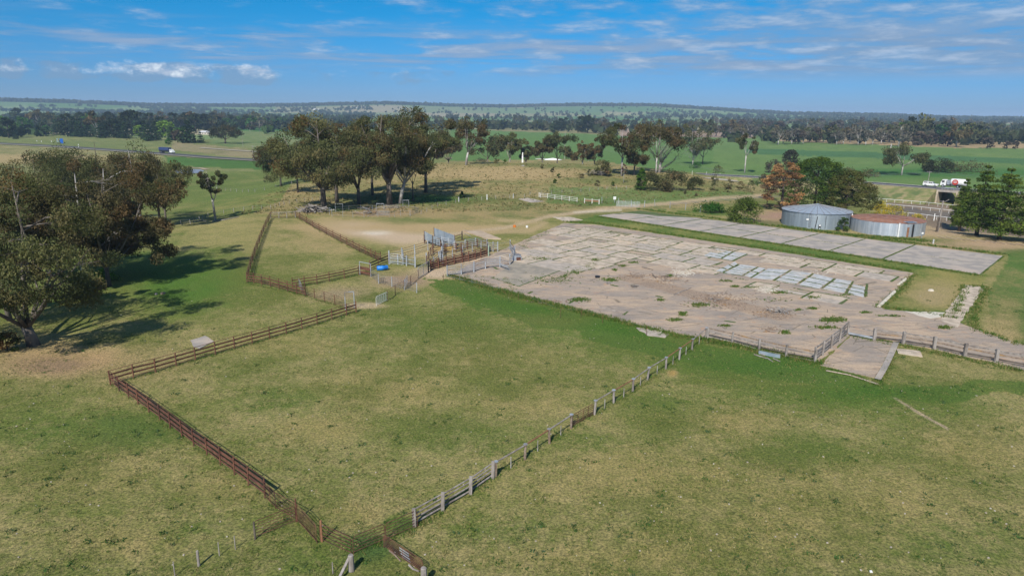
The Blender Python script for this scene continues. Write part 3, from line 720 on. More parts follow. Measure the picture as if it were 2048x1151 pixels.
def gum(seed, h, w, tr=0.45, nleaf=9000, leaf=0.34, lean=(0, 0), fork=0.28, pal=GUM, gaps=0.12, limbs=5, bark='bark', red=0.05, low=0.45, sides=6, twigs=3, dead=0, rcs=1.0):
    rng = np.random.default_rng(seed); rnd = random.Random(seed)
    tb = MB(); cl = []
    lx, ly = lean; fh = h * fork
    base = [Vector((0, 0, -0.4)), Vector((lx * .2, ly * .2, fh * .5)), Vector((lx * .5, ly * .5, fh))]
    tb.tube(base, [tr * 1.25, tr, tr * 0.85], sides + 2)
    ph = rnd.uniform(0, 6.28)
    for i in range(limbs):
        a = ph + 6.283 * i / limbs + rnd.uniform(-.35, .35)
        rr = w / 2 * rnd.uniform(0.45, 0.92); zt = h * rnd.uniform(low + .12, 0.92)
        if i == 0: rr = w * .08; zt = h * 0.95
        p0 = base[1].lerp(base[2], rnd.uniform(0.5, 1.0))
        p3 = Vector((lx + rr * math.cos(a), ly + rr * math.sin(a), zt))
        p1 = p0.lerp(p3, .33) + Vector((math.cos(a) * rr * .12, math.sin(a) * rr * .12, rnd.uniform(-.02, .05) * h)); p2 = p0.lerp(p3, .68) + Vector((rnd.uniform(-.05, .05) * w, rnd.uniform(-.05, .05) * w, 0))
        r0 = tr * rnd.uniform(.42, .62)
        tb.tube([p0, p1, p2, p3], [r0, r0 * .75, r0 * .45, r0 * .15], sides)
        cl.append(p3)
        for k in range(4):
            t = rnd.uniform(.38, .95); s0 = (p1.lerp(p2, (t - .33) / .35) if t < .68 else p2.lerp(p3, (t - .68) / .32))
            a2 = a + rnd.uniform(-1.5, 1.5); L = w * rnd.uniform(.13, .27)
            e = s0 + Vector((math.cos(a2) * L, math.sin(a2) * L, h * rnd.uniform(-.07, .13)))
            if (e.xy - Vector((lx, ly))).length > w / 2: e.xy = Vector((lx, ly)) + (e.xy - Vector((lx, ly))).normalized() * w / 2
            e.z = min(max(e.z, h * low * .8), h * .97)
            mid = s0.lerp(e, .5) + Vector((0, 0, L * .12)); r1 = r0 * .38
            tb.tube([s0, mid, e], [r1, r1 * .6, r1 * .2], max(3, sides - 2)); cl.append(e)
            for _ in range(twigs):
                a3 = a2 + rnd.uniform(-1.3, 1.3); l3 = L * rnd.uniform(.4, .8)
                e2 = mid.lerp(e, rnd.random()) + Vector((math.cos(a3) * l3, math.sin(a3) * l3, rnd.uniform(-.35, .35) * l3))
                e2.z = min(e2.z, h * .98)
                tb.tube([mid, e2], [r1 * .35, r1 * .1], 3, False); cl.append(e2)
    for k in range(dead):
        a = rnd.uniform(0, 6.28); p0 = base[2]; L = w * rnd.uniform(.25, .5)
        p1 = p0 + Vector((math.cos(a) * L * .5, math.sin(a) * L * .5, h * .18)); p2 = p0 + Vector((math.cos(a) * L, math.sin(a) * L, h * rnd.uniform(.2, .45)))
        tb.tube([p0, p1, p2], [tr * .3, tr * .2, tr * .05], 4)
    cl = [c for c in cl if rnd.random() > gaps]
    nleaf = int(nleaf * (1.5 if nleaf > 1000 else 1.2)); per = max(3, nleaf // len(cl)); parts = []
    for c in cl:
        rc = w * rnd.uniform(.085, .155) * rcs; n = int(per * rnd.uniform(.6, 1.4))
        bc = np.array(rnd.choice(pal)) * rnd.uniform(.8, 1.25)
        if rnd.random() < red: bc = np.array([.098, .066, .030]) * rnd.uniform(.8, 1.3)
        cen = clump_cloud(np.array(c), rc, n, rng, .92)
        col = bc * rng.uniform(.82, 1.2, (n, 1)) * rng.uniform(.96, 1.04, (n, 3))
        parts.append(leaf_tris(cen, leaf * 1.2, col, rng, 0, .42, 1.3))
    return tb.mesh('trunk', M[bark], True), leaf_mesh('crown', parts)
CON = [(0.040, 0.070, 0.022), (0.032, 0.060, 0.020), (0.050, 0.082, 0.024), (0.028, 0.050, 0.020)]
def conifer(seed, h, w, nleaf=7000, leaf=0.3, base=0.1, levels=13, pal=CON, tr=0.4, shape=.75, up=.12, bark='bark_dark', nb=8, top=.02):
    rng = np.random.default_rng(seed); rnd = random.Random(seed); tb = MB(); parts = []
    tb.tube([(0, 0, -.4), (rnd.uniform(-.1, .1), 0, h * .5), (0, 0, h * .98)], [tr * 1.2, tr * .6, .04], 7)
    per = max(2, nleaf // (levels * nb))
    for i in range(levels):
        t = (i + rnd.uniform(-.3, .3)) / levels; z = h * (base + (1 - base) * max(0, t))
        L0 = w / 2 * max(top, (1 - max(0, t)) ** shape) * (0.72 + 0.28 * min(1, t * 4 + .4)); ph = rnd.uniform(0, 6.28)
        for k in range(nb):
            a = ph + 6.283 * k / nb + rnd.uniform(-.3, .3); L = L0 * rnd.uniform(.68, 1.12); dz = L * rnd.uniform(up - .12, up + .12)
            e = Vector((math.cos(a) * L, math.sin(a) * L, z + dz))
            tb.tube([(0, 0, z), e], [max(.03, tr * .18), .015], 3, False)
            n = int(per * (0.4 + 1.2 * (1 - max(0, t)))) + 3; s = rng.uniform(.18, 1.04, n)
            side = rng.normal(size=n) * L * .13 * (1.25 - s * .6); c = np.stack([math.cos(a) * L * s - math.sin(a) * side, math.sin(a) * L * s + math.cos(a) * side, z + dz * s ** 1.4 + rng.normal(size=n) * (.05 * L + .08)], 1)
            bc = np.array(rnd.choice(pal)) * rnd.uniform(.82, 1.2)
            parts.append(leaf_tris(c, leaf, bc * rng.uniform(.75, 1.3, (n, 1)) * np.ones(3), rng, .35, .5))
    return tb.mesh('trunk', M[bark], True), leaf_mesh('crown', parts)
def dense(seed, h, w, nleaf=7000, leaf=0.32, pal=CON, base=.08, ncl=60, tr=.35, shape='egg', bark='bark_dark', rc=(.10, .17), flat=.6):
    rng = np.random.default_rng(seed); rnd = random.Random(seed); tb = MB(); parts = []
    tb.tube([(0, 0, -.3), (0, 0, h * .5), (0, 0, h * .8)], [tr * 1.2, tr * .8, tr * .2], 6)
    for k in range(ncl):
        t = rnd.uniform(0, 1) ** .85; a = rnd.uniform(0, 6.28)
        if shape == 'egg': prof = math.sin(math.pi * min(1, .18 + t * .80)) ** .6
        elif shape == 'cone': prof = (1 - t) ** .7 + .08
        else: prof = math.sqrt(max(0, 1 - t * t))
        rr = w / 2 * prof * (rnd.uniform(.55, .95)) * .86; z = h * (base + (1 - base) * t * .93)
        c = Vector((math.cos(a) * rr, math.sin(a) * rr, z)); rad = w * rnd.uniform(*rc)
        if k % 3 == 0: tb.tube([(0, 0, z * .7), c], [tr * .2, .02], 3, False)
        n = int(nleaf / ncl * rnd.uniform(.7, 1.3)); bc = np.array(rnd.choice(pal)) * rnd.uniform(.78, 1.25)
        cen = clump_cloud(np.array(c), rad, n, rng, flat); cen[:, 2] = np.maximum(cen[:, 2], 0.05)
        parts.append(leaf_tris(cen, leaf, bc * rng.uniform(.72, 1.32, (n, 1)) * np.ones(3), rng))
    return tb.mesh('trunk', M[bark], True), leaf_mesh('crown', parts)
def place_tree(name, meshes, p, label, group=None, s=1.0, rz=None, sz=None, cat='tree', plain=False):
    rz = random.uniform(0, 6.28) if rz is None else rz
    r_ = empty(name, p, rz); r_.scale = (s, s, sz if sz else s)
    tag(r_, label, cat, group)
    a = obj('trunk', meshes[0], r_); b = obj('crown', meshes[1], r_)
    return r_
def tree_px(name, px, yb, yt, wpx, kind, label, group=None, seed=0, p=None, **kw):
    p = p or P(px, yb); h = hpx(p, yt); dist = math.hypot(p.x, p.y); w = wpx * math.sqrt(dist ** 2 + (H - p.z) ** 2) / F * 0.97
    ms = kind(seed, h, w, **kw)
    return place_tree(name, ms, p, label, group, 1.0, kw.get('rz', 0.0) if False else 0.0)
G1 = 'gum trees along the left edge'
# left group, nearest first
tree_px('gum_tree', 68, 690, 345, 310, gum, 'big dark gum tree with split grey trunk at the left edge casting the nearest shadow', G1, 21, nleaf=30000, leaf=.15, tr=.6, lean=(-1.2, 0), limbs=8, fork=.12, low=.26, gaps=.14, dead=2, rcs=.55, twigs=5)
tree_px('gum_tree', 170, 560, 318, 230, gum, 'broad brown-leaved gum tree with bare pale limbs in the middle of the left clump', G1, 22, nleaf=34000, leaf=.17, tr=.45, pal=GUMB, limbs=9, fork=.2, low=.12, red=.14, dead=3, gaps=.16, rcs=.58, twigs=5, bark='bark_pale')
tree_px('gum_tree', 218, 572, 345, 205, gum, 'drooping brown gum tree on the right side of the left clump above the long shadow', G1, 23, nleaf=26000, leaf=.17, tr=.35, pal=GUMB, limbs=7, fork=.18, low=.08, red=.1, dead=3, rcs=.62, twigs=4, gaps=.14)
tree_px('gum_tree', 100, 470, 310, 150, gum, 'olive gum tree behind the brown ones at the left', G1, 24, nleaf=16000, leaf=.19, tr=.5, limbs=6, fork=.2, low=.25)
tree_px('gum_tree', 222, 450, 275, 190, gum, 'tall olive gum tree at the back of the left clump below the main road', G1, 25, nleaf=18000, leaf=.20, tr=.55, limbs=7, low=.25, rcs=.62, twigs=4, gaps=.1)
tree_px('gum_tree', 283, 452, 290, 110, gum, 'brownish gum tree between the tall olive one and the two pale trunks', G1, 26, nleaf=12000, leaf=.20, tr=.4, pal=GUMB, limbs=5, low=.3, bark='bark_pale')
tree_px('gum_tree', 334, 457, 318, 86, gum, 'gum tree on twin pale trunks beside the wire fence right of the left clump', G1, 27, nleaf=9000, leaf=.19, tr=.25, limbs=5, low=.48, bark='bark', fork=.3, lean=(0, 0), dead=2)
tree_px('gum_tree', 321, 452, 330, 60, gum, 'slim gum trunk standing just left of the twin pale trunks', G1, 28, nleaf=2500, leaf=.27, tr=.28, limbs=4, low=.55, fork=.45)
tree_px('gum_tree', 20, 640, 335, 120, gum, 'gum tree cut off by the left edge of the picture', G1, 29, nleaf=16000, leaf=.16, tr=.3, limbs=6, low=.2, lean=(-1, 0), rcs=.6, twigs=4, gaps=.14)
tree_px('gum_tree', 431, 440, 334, 50, gum, 'slender white-trunked gum tree alone on the slope below the pond', None, 30, nleaf=2600, leaf=.24, tr=.28, limbs=4, low=.62, fork=.42, bark='bark_pale', gaps=.2, lean=(-.6, 0), rcs=.75)
tree_px('gum_tree', 122, 560, 370, 150, gum, 'grey-green gum tree filling the gap between the nearest tree and the brown ones', G1, 31, nleaf=20000, leaf=.16, tr=.35, low=.2, limbs=7, gaps=.14, rcs=.62, twigs=4)
tree_px('gum_tree', 40, 520, 322, 170, gum, 'olive gum tree behind the nearest one at the left edge', G1, 32, nleaf=16000, leaf=.19, tr=.35, low=.2, limbs=7, gaps=.05, rcs=.75, twigs=4)
tree_px('gum_tree', 150, 430, 290, 120, gum, 'paler gum tree at the far end of the left clump', G1, 33, nleaf=9000, leaf=.24, tr=.35, low=.25, limbs=6)
# centre group behind the pens
G2 = 'tall gum trees behind the cattle yards'
tree_px('gum_tree', 648, 417, 226, 165, gum, 'tall dark-trunked gum tree leftmost of the tall ones behind the pens', G2, 41, nleaf=21000, leaf=0.25, tr=.75, limbs=7, fork=.25, low=.22, gaps=.06, red=.06, rcs=.84, twigs=4)
tree_px('gum_tree', 674, 405, 240, 110, gum, 'gum tree with brown hanging leaves just right of the dark trunk', G2, 42, nleaf=12000, leaf=0.25, tr=.5, limbs=6, low=.22, red=.16, rcs=.84, gaps=.06)
tree_px('gum_tree', 718, 408, 238, 120, gum, 'gum tree with two forked trunks in the middle of the tall grove', G2, 43, nleaf=13500, leaf=0.25, tr=.5, limbs=6, fork=.2, low=.22, red=.1, rcs=.84, gaps=.06)
tree_px('gum_tree', 779, 410, 219, 150, gum, 'tallest gum tree of the grove with thick pale trunk and white dead limb', G2, 44, nleaf=21000, leaf=0.25, tr=.8, limbs=8, low=.22, gaps=.06, bark='bark', dead=2, red=.06, rcs=.84, twigs=4)
tree_px('gum_tree', 800, 407, 232, 120, gum, 'leaning gum tree with pinkish trunk at the right of the grove', G2, 45, nleaf=13500, leaf=0.25, tr=.5, limbs=6, low=.22, bark='bark_pale', lean=(3.5, 1), red=.12, rcs=.84, gaps=.06)
tree_px('gum_tree', 852, 385, 228, 105, gum, 'rightmost broad gum tree of the grove throwing a dark shadow on the rise', G2, 46, nleaf=15000, leaf=0.27, tr=.5, limbs=7, low=.22, red=.08, rcs=.84, twigs=4, gaps=.06)
tree_px('gum_tree', 826, 402, 300, 50, gum, 'small dark gum with thin crooked stem under the grove', G2, 47, nleaf=900, leaf=.3, tr=.2, limbs=3, low=.6, bark='bark_dark', fork=.4)
tree_px('gum_tree', 562, 372, 278, 84, gum, 'spreading gum tree left of the tall grove beyond the wire fence', G2, 48, nleaf=10500, leaf=0.26, tr=.35, limbs=6, low=.42, fork=.3, rcs=.8)
tree_px('gum_tree', 596, 385, 262, 90, gum, 'olive gum tree between the spreading one and the tall grove', G2, 49, nleaf=9750, leaf=0.26, tr=.3, limbs=6, low=.22)
tree_px('gum_tree', 745, 390, 232, 110, gum, 'gum tree set back between the two tallest ones of the grove', G2, 50, nleaf=12000, leaf=0.27, tr=.4, limbs=6, low=.22)
# gum trees along the crest and beyond it
G3 = 'gum trees along the crest of the rise'
tree_px('gum_tree', 932, 330, 233, 70, gum, 'pale-trunked gum tree standing on the crest with sparse upright crown', G3, 61, nleaf=2600, leaf=.42, tr=.5, limbs=5, low=.4, bark='bark_pale', gaps=.25, dead=3, lean=(2, 0), pal=GUMB)
def behind(px, d):                       # ground point a given distance away in the direction of a photo column
    dr = ray(px, 300); h_ = math.hypot(dr[0], dr[1]); x, y = dr[0] / h_ * d, dr[1] / h_ * d
    return Vector((x, y, float(hz(x, y))))
for i, (px, d_, yt, wp, pal, bk, lab) in enumerate([
    (897, 400, 276, 60, GUMB, 'bark', 'dull brown gum behind the crest next to the tall grove'),
    (975, 395, 258, 66, GUM, 'bark', 'dark round gum behind the crest right of the pale-trunked one'),
    (1020, 395, 265, 46, GUM, 'bark_pale', 'light gum with thin double stem behind the crest left of the white post'),
    (1052, 400, 284, 26, GUM, 'bark', 'small grey gum behind the white post'),
    (1085, 390, 277, 42, GUMB, 'bark', 'round brown gum left of the power pole on the crest'),
    (1115, 395, 263, 56, GUM, 'bark', 'large gum tree right behind the power pole on the crest'),
    (1166, 385, 281, 34, GUMB, 'bark_pale', 'rusty red-leaved gum right of the power pole'),
    (1190, 390, 276, 34, GUM, 'bark', 'grey-green gum beside the rusty red one')]):
    tree_px('gum_tree', px, 0, yt, wp, gum, lab, G3, 70 + i, p=behind(px, d_), nleaf=3000, leaf=.5, tr=.35, limbs=5, low=.35, bark=bk, pal=pal, gaps=.1, red=.5 if 'red' in lab else .05)
G4 = 'gum trees round the bare tree'
for i, (px, yb, yt, wp, kw, lab) in enumerate([
    (1243, 352, 250, 74, dict(low=.62, fork=.4, bark='bark_pale', nleaf=3200, limbs=5, red=.15), 'flat-topped gum with long white trunks left of the bare tree'),
    (1268, 350, 290, 50, dict(low=.3, nleaf=2200, pal=GUMB), 'lower brownish gum tucked beside the flat-topped one'),
    (1312, 346, 240, 92, dict(low=.55, fork=.3, nleaf=4200, limbs=7, pal=GUMB, bark='bark_pale', dead=3, gaps=.2), 'tall thin-crowned gum rising behind the bare tree'),
    (1385, 330, 250, 56, dict(low=.45, nleaf=2600, bark='bark_pale', dead=2), 'dark gum at the right of the bare tree with its upper crown split'),
    (1405, 328, 275, 48, dict(low=.4, nleaf=2400), 'round-crowned gum rightmost beside the bare tree')]):
    tree_px('gum_tree', px, yb, yt, wp, gum, lab, G4, 80 + i, leaf=.42, tr=.35, **kw)
def bare_tree(seed, h, w, n1=11, tr=.7):
    rnd = random.Random(seed); tb = MB(); br = MB()
    tb.tube([(0, 0, -.4), (.3, 0, h * .16), (.5, 0, h * .24)], [tr, tr * .8, tr * .7], 8)
    for i in range(n1):
        a = rnd.uniform(0, 6.28); el = rnd.uniform(.5, 1.25); L = h * rnd.uniform(.4, .72)
        p0 = Vector((.2, 0, h * rnd.uniform(.04, .24))); dr = Vector((math.cos(a) * math.cos(el), math.sin(a) * math.cos(el) * .6, math.sin(el)))
        dr.x = abs(dr.x) if i % 3 else dr.x
        pts = [p0]; r0 = tr * rnd.uniform(.2, .34)
        for k in range(4):
            dr = (dr + Vector((rnd.uniform(-.2, .2), rnd.uniform(-.2, .2), rnd.uniform(-.12, .16)))).normalized(); pts.append(pts[-1] + dr * L / 4)
        br.tube(pts, [r0, r0 * .8, r0 * .6, r0 * .4, r0 * .2], 5)
        for k in range(9):
            t = rnd.randint(1, 4); q = pts[t]; d2 = (dr + Vector((rnd.uniform(-1, 1), rnd.uniform(-1, 1), rnd.uniform(-.4, .6)))).normalized(); l2 = L * rnd.uniform(.12, .34)
            m_ = q + d2 * l2 * .5 + Vector((0, 0, l2 * .06)); e = q + d2 * l2; br.tube([q, m_, e], [r0 * .3, r0 * .2, .03], 3, False)
            for _ in range(2):
                d3 = (d2 + Vector((rnd.uniform(-.8, .8), rnd.uniform(-.8, .8), rnd.uniform(-.4, .5)))).normalized()
                br.tube([m_, m_ + d3 * l2 * .6], [.05, .025], 3, False)
    return tb.mesh('trunk', M['dead_wood'], True), br.mesh('branch', M['dead_wood'], True)
p = P(1318, 345); h = hpx(p, 262); tm = bare_tree(5, h, 20)
r_ = empty('dead_tree', p); tag(r_, 'large leafless grey tree with many bare spreading branches beyond the young green tree', 'tree')
obj('trunk', tm[0], r_); obj('branches', tm[1], r_)
p = P(1385, 330); tm = bare_tree(9, hpx(p, 285), 14, 8, .4); r_ = empty('dead_tree', p); tag(r_, 'smaller leafless tree right of the big bare one with pale twigs', 'tree'); obj('trunk', tm[0], r_); obj('branches', tm[1], r_)
LIME = [(0.060, 0.125, 0.018), (0.050, 0.105, 0.018), (0.075, 0.145, 0.022)]
tree_px('young_tree', 1282, 380, 334, 30, dense, 'bright green young tree with a pointed crown on the slope', None, 90, nleaf=3200, leaf=.25, pal=LIME, shape='cone', base=.1, tr=.15)
tree_px('young_tree', 1247, 366, 326, 13, dense, 'thin sapling with pinkish leaves left of the bright green young tree', None, 91, nleaf=500, leaf=.2, pal=[(.17, .09, .085), (.13, .08, .06)], base=.5, ncl=14, tr=.1, bark='bark_pale')
# paddock trees standing alone in the green field on the right
G5 = 'lone gum trees in the green field'
tree_px('gum_tree', 1489, 346, 268, 36, gum, 'slim lone gum with forked white trunk in the green field', G5, 101, nleaf=2200, leaf=.5, tr=.4, limbs=4, low=.5, fork=.45, bark='bark_pale', gaps=.2)
tree_px('gum_tree', 1803, 350, 291, 60, gum, 'round spreading lone gum with dark crown in the green field above the vehicles', G5, 102, nleaf=3400, leaf=.45, tr=.4, limbs=6, low=.45, fork=.35, bark='bark_pale')
tree_px('gum_tree', 1578, 345, 300, 38, dense, 'dark grey dome-shaped tree behind the cypress', G5, 103, nleaf=1500, leaf=.5, pal=[(.05, .05, .035)], base=.3)
tree_px('gum_tree', 451, 287, 249, 50, gum, 'dark lone tree with spreading crown in the paddock beyond the main road', None, 104, nleaf=3000, leaf=.6, tr=.8, limbs=6, low=.4, fork=.25, bark='bark_dark', pal=[(.045, .050, .026), (.05, .05, .03)])
# cypress, brown cypress and dead one left of the tanks
CYP = [(0.058, 0.098, 0.018), (0.045, 0.080, 0.018), (0.078, 0.120, 0.020), (0.036, 0.066, 0.020)]
CYPB = [(0.088, 0.092, 0.028), (0.10, 0.092, 0.034), (0.068, 0.075, 0.026), (0.075, 0.092, 0.024)]
tree_px('cypress_tree', 1628, 418, 310, 170, dense, 'large spreading dark green cypress behind the grey-roofed water tank', None, 111, nleaf=20000, leaf=.26, pal=CYP, ncl=210, shape='dome', rc=(.05, .085), flat=.5)
tree_px('cypress_tree', 1690, 428, 338, 140, dense, 'olive brown cypress right behind the water tanks', None, 112, nleaf=17000, leaf=.24, pal=CYPB, ncl=190, shape='dome', rc=(.045, .08), flat=.5)
tree_px('dead_cypress_tree', 1562, 420, 316, 88, dense, 'dying cypress with orange brown needles and bare stems left of the green cypress', None, 113, nleaf=6500, leaf=.26, pal=[(.28, .15, .065), (.36, .21, .10), (.17, .10, .06), (.10, .075, .05)], ncl=90, shape='egg', rc=(.07, .13), base=.04, flat=.4)
tree_px('gum_tree', 1540, 400, 345, 40, gum, 'scraggy small tree with brown foliage left of the dying cypress', None, 114, nleaf=1100, leaf=.28, tr=.15, pal=GUMB, limbs=5, low=.2, gaps=.3, bark='bark_dark')
# three pines at the right edge
G6 = 'tall pines at the right edge'
PIN = [(0.095, 0.145, 0.026), (0.075, 0.120, 0.024), (0.125, 0.165, 0.030), (0.055, 0.090, 0.022)]
for i, (px, yb, yt, wp, lab) in enumerate([(1918, 462, 352, 50, 'leftmost and smallest of the three pines beside the leaning timber pole'), (1953, 470, 326, 92, 'middle pine of the three hiding the truck on the bridge'), (1998, 479, 330, 104, 'rightmost of the three pines at the edge of the picture'), (2062, 486, 338, 100, 'pine cut off by the right edge of the picture')]):
    tree_px('pine_tree', px, yb, yt, wp, conifer, lab, G6, 120 + i, nleaf=13000, leaf=.22, base=.13, levels=14, pal=PIN, tr=.4, shape=.8, up=.06, nb=8)
# bushes
def bush(px, yb, yt, wp, pal, label, seed, nleaf=1500, leaf=.22, name='bush', group=None, ncl=22, flat=.7, cat='bush'):
    p = P(px, yb); h = hpx(p, yt); dist = math.sqrt(p.x ** 2 + p.y ** 2 + H * H); w = wp * dist / F
    ms = dense(seed, h, w, nleaf, leaf, pal, .05, ncl, .06, 'dome', 'bark_dark', (.12, .2), flat)
    return place_tree(name, ms, p, label, group, 1, 0, cat=cat)
YEL = [(0.42, 0.31, 0.03), (0.50, 0.38, 0.04), (0.20, 0.19, 0.03)]
bush(1487, 444, 396, 74, [(.085, .125, .022), (.07, .105, .022), (.11, .15, .03)], 'round yellow-green bush at the far edge of the concrete apron', 131, 4200, .22, ncl=44)
bush(1420, 424, 408, 70, [(.035, .10, .018), (.05, .12, .02)], 'low spreading green bush behind the concrete apron left of the round one', 132, 1800, .25)
bush(1687, 462, 434, 26, CYP, 'small dark conical shrub in front of the gap between the tanks', 133, 1200, .16, ncl=16)
bush(1757, 431, 405, 38, YEL, 'yellow flowering broom bush behind the rusty roof on its left', 134, 1500, .18)
bush(1787, 432, 413, 48, YEL, 'long yellow flowering broom bush above the rusty roof', 135, 1500, .18)
bush(1834, 446, 428, 30, YEL + [(.25, .12, .04)], 'small yellow and brown bush right of the rusty roof', 136, 800, .18)
bush(1850, 388, 377, 70, [(.04, .10, .018)], 'low green bush on the road bank below the white utility', 137, 1500, .3)
bush(15, 700, 665, 46, [(.14, .075, .025), (.10, .07, .025), (.06, .08, .02)], 'reddish brown shrub at the foot of the nearest gum tree', 138, 1500, .14)
bush(215, 565, 538, 50, [(.045, .12, .015), (.06, .14, .02)], 'bright green bush under the brown gum trees at the left', 139, 1200, .16)
bush(1300, 380, 345, 60, GUM, 'grey-green scrub right of the bright young tree', 140, 2200, .3)
bush(1345, 382, 340, 70, GUM + GUMB, 'tangled olive scrub below the bare tree', 141, 2600, .3)
bush(1390, 380, 356, 46, GUM, 'dark scrub at the right end below the bare tree', 142, 1400, .3)
bush(1205, 352, 320, 44, GUMB + GUM, 'brown-green scrub behind the grey wood pile', 143, 1600, .3)
bush(1392, 337, 325, 30, [(.05, .13, .02)], 'vivid green low bush at the start of the road', 144, 700, .3)
bush(1435, 352, 330, 24, GUM, 'small dark bush standing beside the far road', 145, 500, .3)
bush(1880, 345, 318, 52, [(.035, .042, .022), (.05, .055, .03)], 'dark round tree behind the white utility on the road', 146, 2600, .4, name='round_tree', cat='tree')
bush(1857, 342, 318, 30, [(.03, .038, .022)], 'smaller dark round tree left behind the white utility', 147, 1400, .4, name='round_tree', cat='tree')
bush(1690, 350, 338, 50, GUMB, 'brown roadside scrub behind the cypress top', 148, 900, .4)
bush(1735, 352, 340, 50, GUM, 'low grey roadside scrub left of the lone spreading gum', 149, 900, .4)
bush(1940, 345, 330, 90, GUMB, 'reddish brown roadside scrub behind the truck', 150, 1500, .4)
bush(1545, 345, 318, 36, [(.09, .075, .06), (.07, .06, .045)], 'bare purplish brown scrub left behind the dying cypress', 151, 1500, .35)
bush(536, 365, 352, 22, GUM, 'small round grey bush on the slope left of the spreading gum', 152, 500, .25)
bush(924, 396, 383, 12, CYP, 'little dark bush at the end of the grove shadow', 153, 400, .25)
bush(960, 323, 318, 34, [(.05, .05, .03)], 'dark low scrub on the crest', 154, 500, .3)
SH = []
for i, (px, yb, hh) in enumerate([(1428, 381, 16), (1456, 384, 14), (1392, 362, 8), (1430, 366, 18), (1457, 378, 22), (1515, 372, 20), (1500, 384, 24), (1479, 381, 20), (1226, 372, 9), (1180, 352, 14), (1163, 356, 10), (1117, 356, 9), (1106, 344, 10), (1085, 336, 8), (1011, 329, 10), (993, 327, 12), (1195, 372, 12), (1110, 366, 8), (1370, 388, 6), (1392, 392, 6)]):
    SH.append((px, 'small scattered shrub in the rough grass of the rise', bush(px, yb, yb - hh, hh * 1.1, [GUM, GUMB, CYP][i % 3], 'shrub', 160 + i, 350, .22, 'shrub', 'shrubs scattered over the rise', 10, cat='shrub')))
    SH[-1][2]['label'] = SH[-1][1]

# ------------------------------------------------------------------ distant trees: shared meshes
PR = {}
PR['gum'] = [gum(200 + k, 13, 12 + k % 3 * 2, .35, 520, 1.0, limbs=5, low=.38, twigs=0, sides=4, bark='bark_pale' if k % 2 else 'bark', pal=(GUM, GUMB)[k % 2], gaps=.1, fork=.3) for k in range(6)]
PR['pale'] = [gum(220 + k, 13, 11, .4, 260, 1.0, limbs=6, low=.4, twigs=1, sides=4, bark='bark_pale', pal=[(.13, .115, .09), (.10, .095, .07)], gaps=.35, dead=4) for k in range(3)]
PR['dark'] = [dense(230 + k, 14, 13, 520, 1.1, [(.030, .045, .020), (.038, .055, .022), (.026, .036, .018)], .06, 34) for k in range(3)]
PR['cedar'] = [conifer(240 + k, 15, 11, 700, .8, .04, 9, [(.030, .058, .026), (.024, .046, .022), (.04, .07, .03)], .3, .8, nb=7) for k in range(4)]
PR['green'] = [dense(250 + k, 11, 11, 480, 1.0, [(.05, .12, .022), (.065, .14, .028), (.04, .095, .02)], .06, 30) for k in range(3)]
PR['lime'] = [dense(260 + k, 11, 10, 420, 1.0, [(.14, .22, .03), (.11, .19, .025)], .06, 24) for k in range(2)]
PR['brown'] = [dense(270 + k, 11, 11, 380, 1.0, [(.095, .075, .058), (.075, .06, .045)], .1, 24) for k in range(2)]
HB = {'gum': 13, 'pale': 13, 'dark': 14, 'cedar': 15, 'green': 11, 'lime': 11, 'brown': 11}
NAMES = {'gum': 'gum_tree', 'pale': 'gum_tree', 'dark': 'dense_tree', 'cedar': 'cedar_tree', 'green': 'leafy_tree', 'lime': 'leafy_tree', 'brown': 'bare_tree'}
FAR = []
ORD = 'first second third fourth fifth sixth seventh eighth ninth tenth eleventh twelfth thirteenth fourteenth fifteenth sixteenth seventeenth eighteenth nineteenth twentieth twenty-first twenty-second twenty-third twenty-fourth twenty-fifth twenty-sixth twenty-seventh twenty-eighth'.split()
def ordinals(items):
    by = {}
    for px, lab, o in items: by.setdefault(lab, []).append((px, o))
    for lab, l in by.items():
        l.sort(key=lambda q: q[0])
        if 1 < len(l) <= len(ORD):
            for k, (_, o) in enumerate(l): o['label'] = ORD[k] + ' ' + lab.replace(' in the ', ' from the left in the ', 1) if ' in the ' in lab else ORD[k] + ' from the left: ' + lab
def far_tree(px, yb, yt, kind, label, group):
    p = P(px, yb); h = hpx(p, yt); s = h / HB[kind]
    o = place_tree(NAMES[kind], random.choice(PR[kind]), p, label, group, s * random.uniform(.95, 1.25), None, s); FAR.append((px, label, group, o))

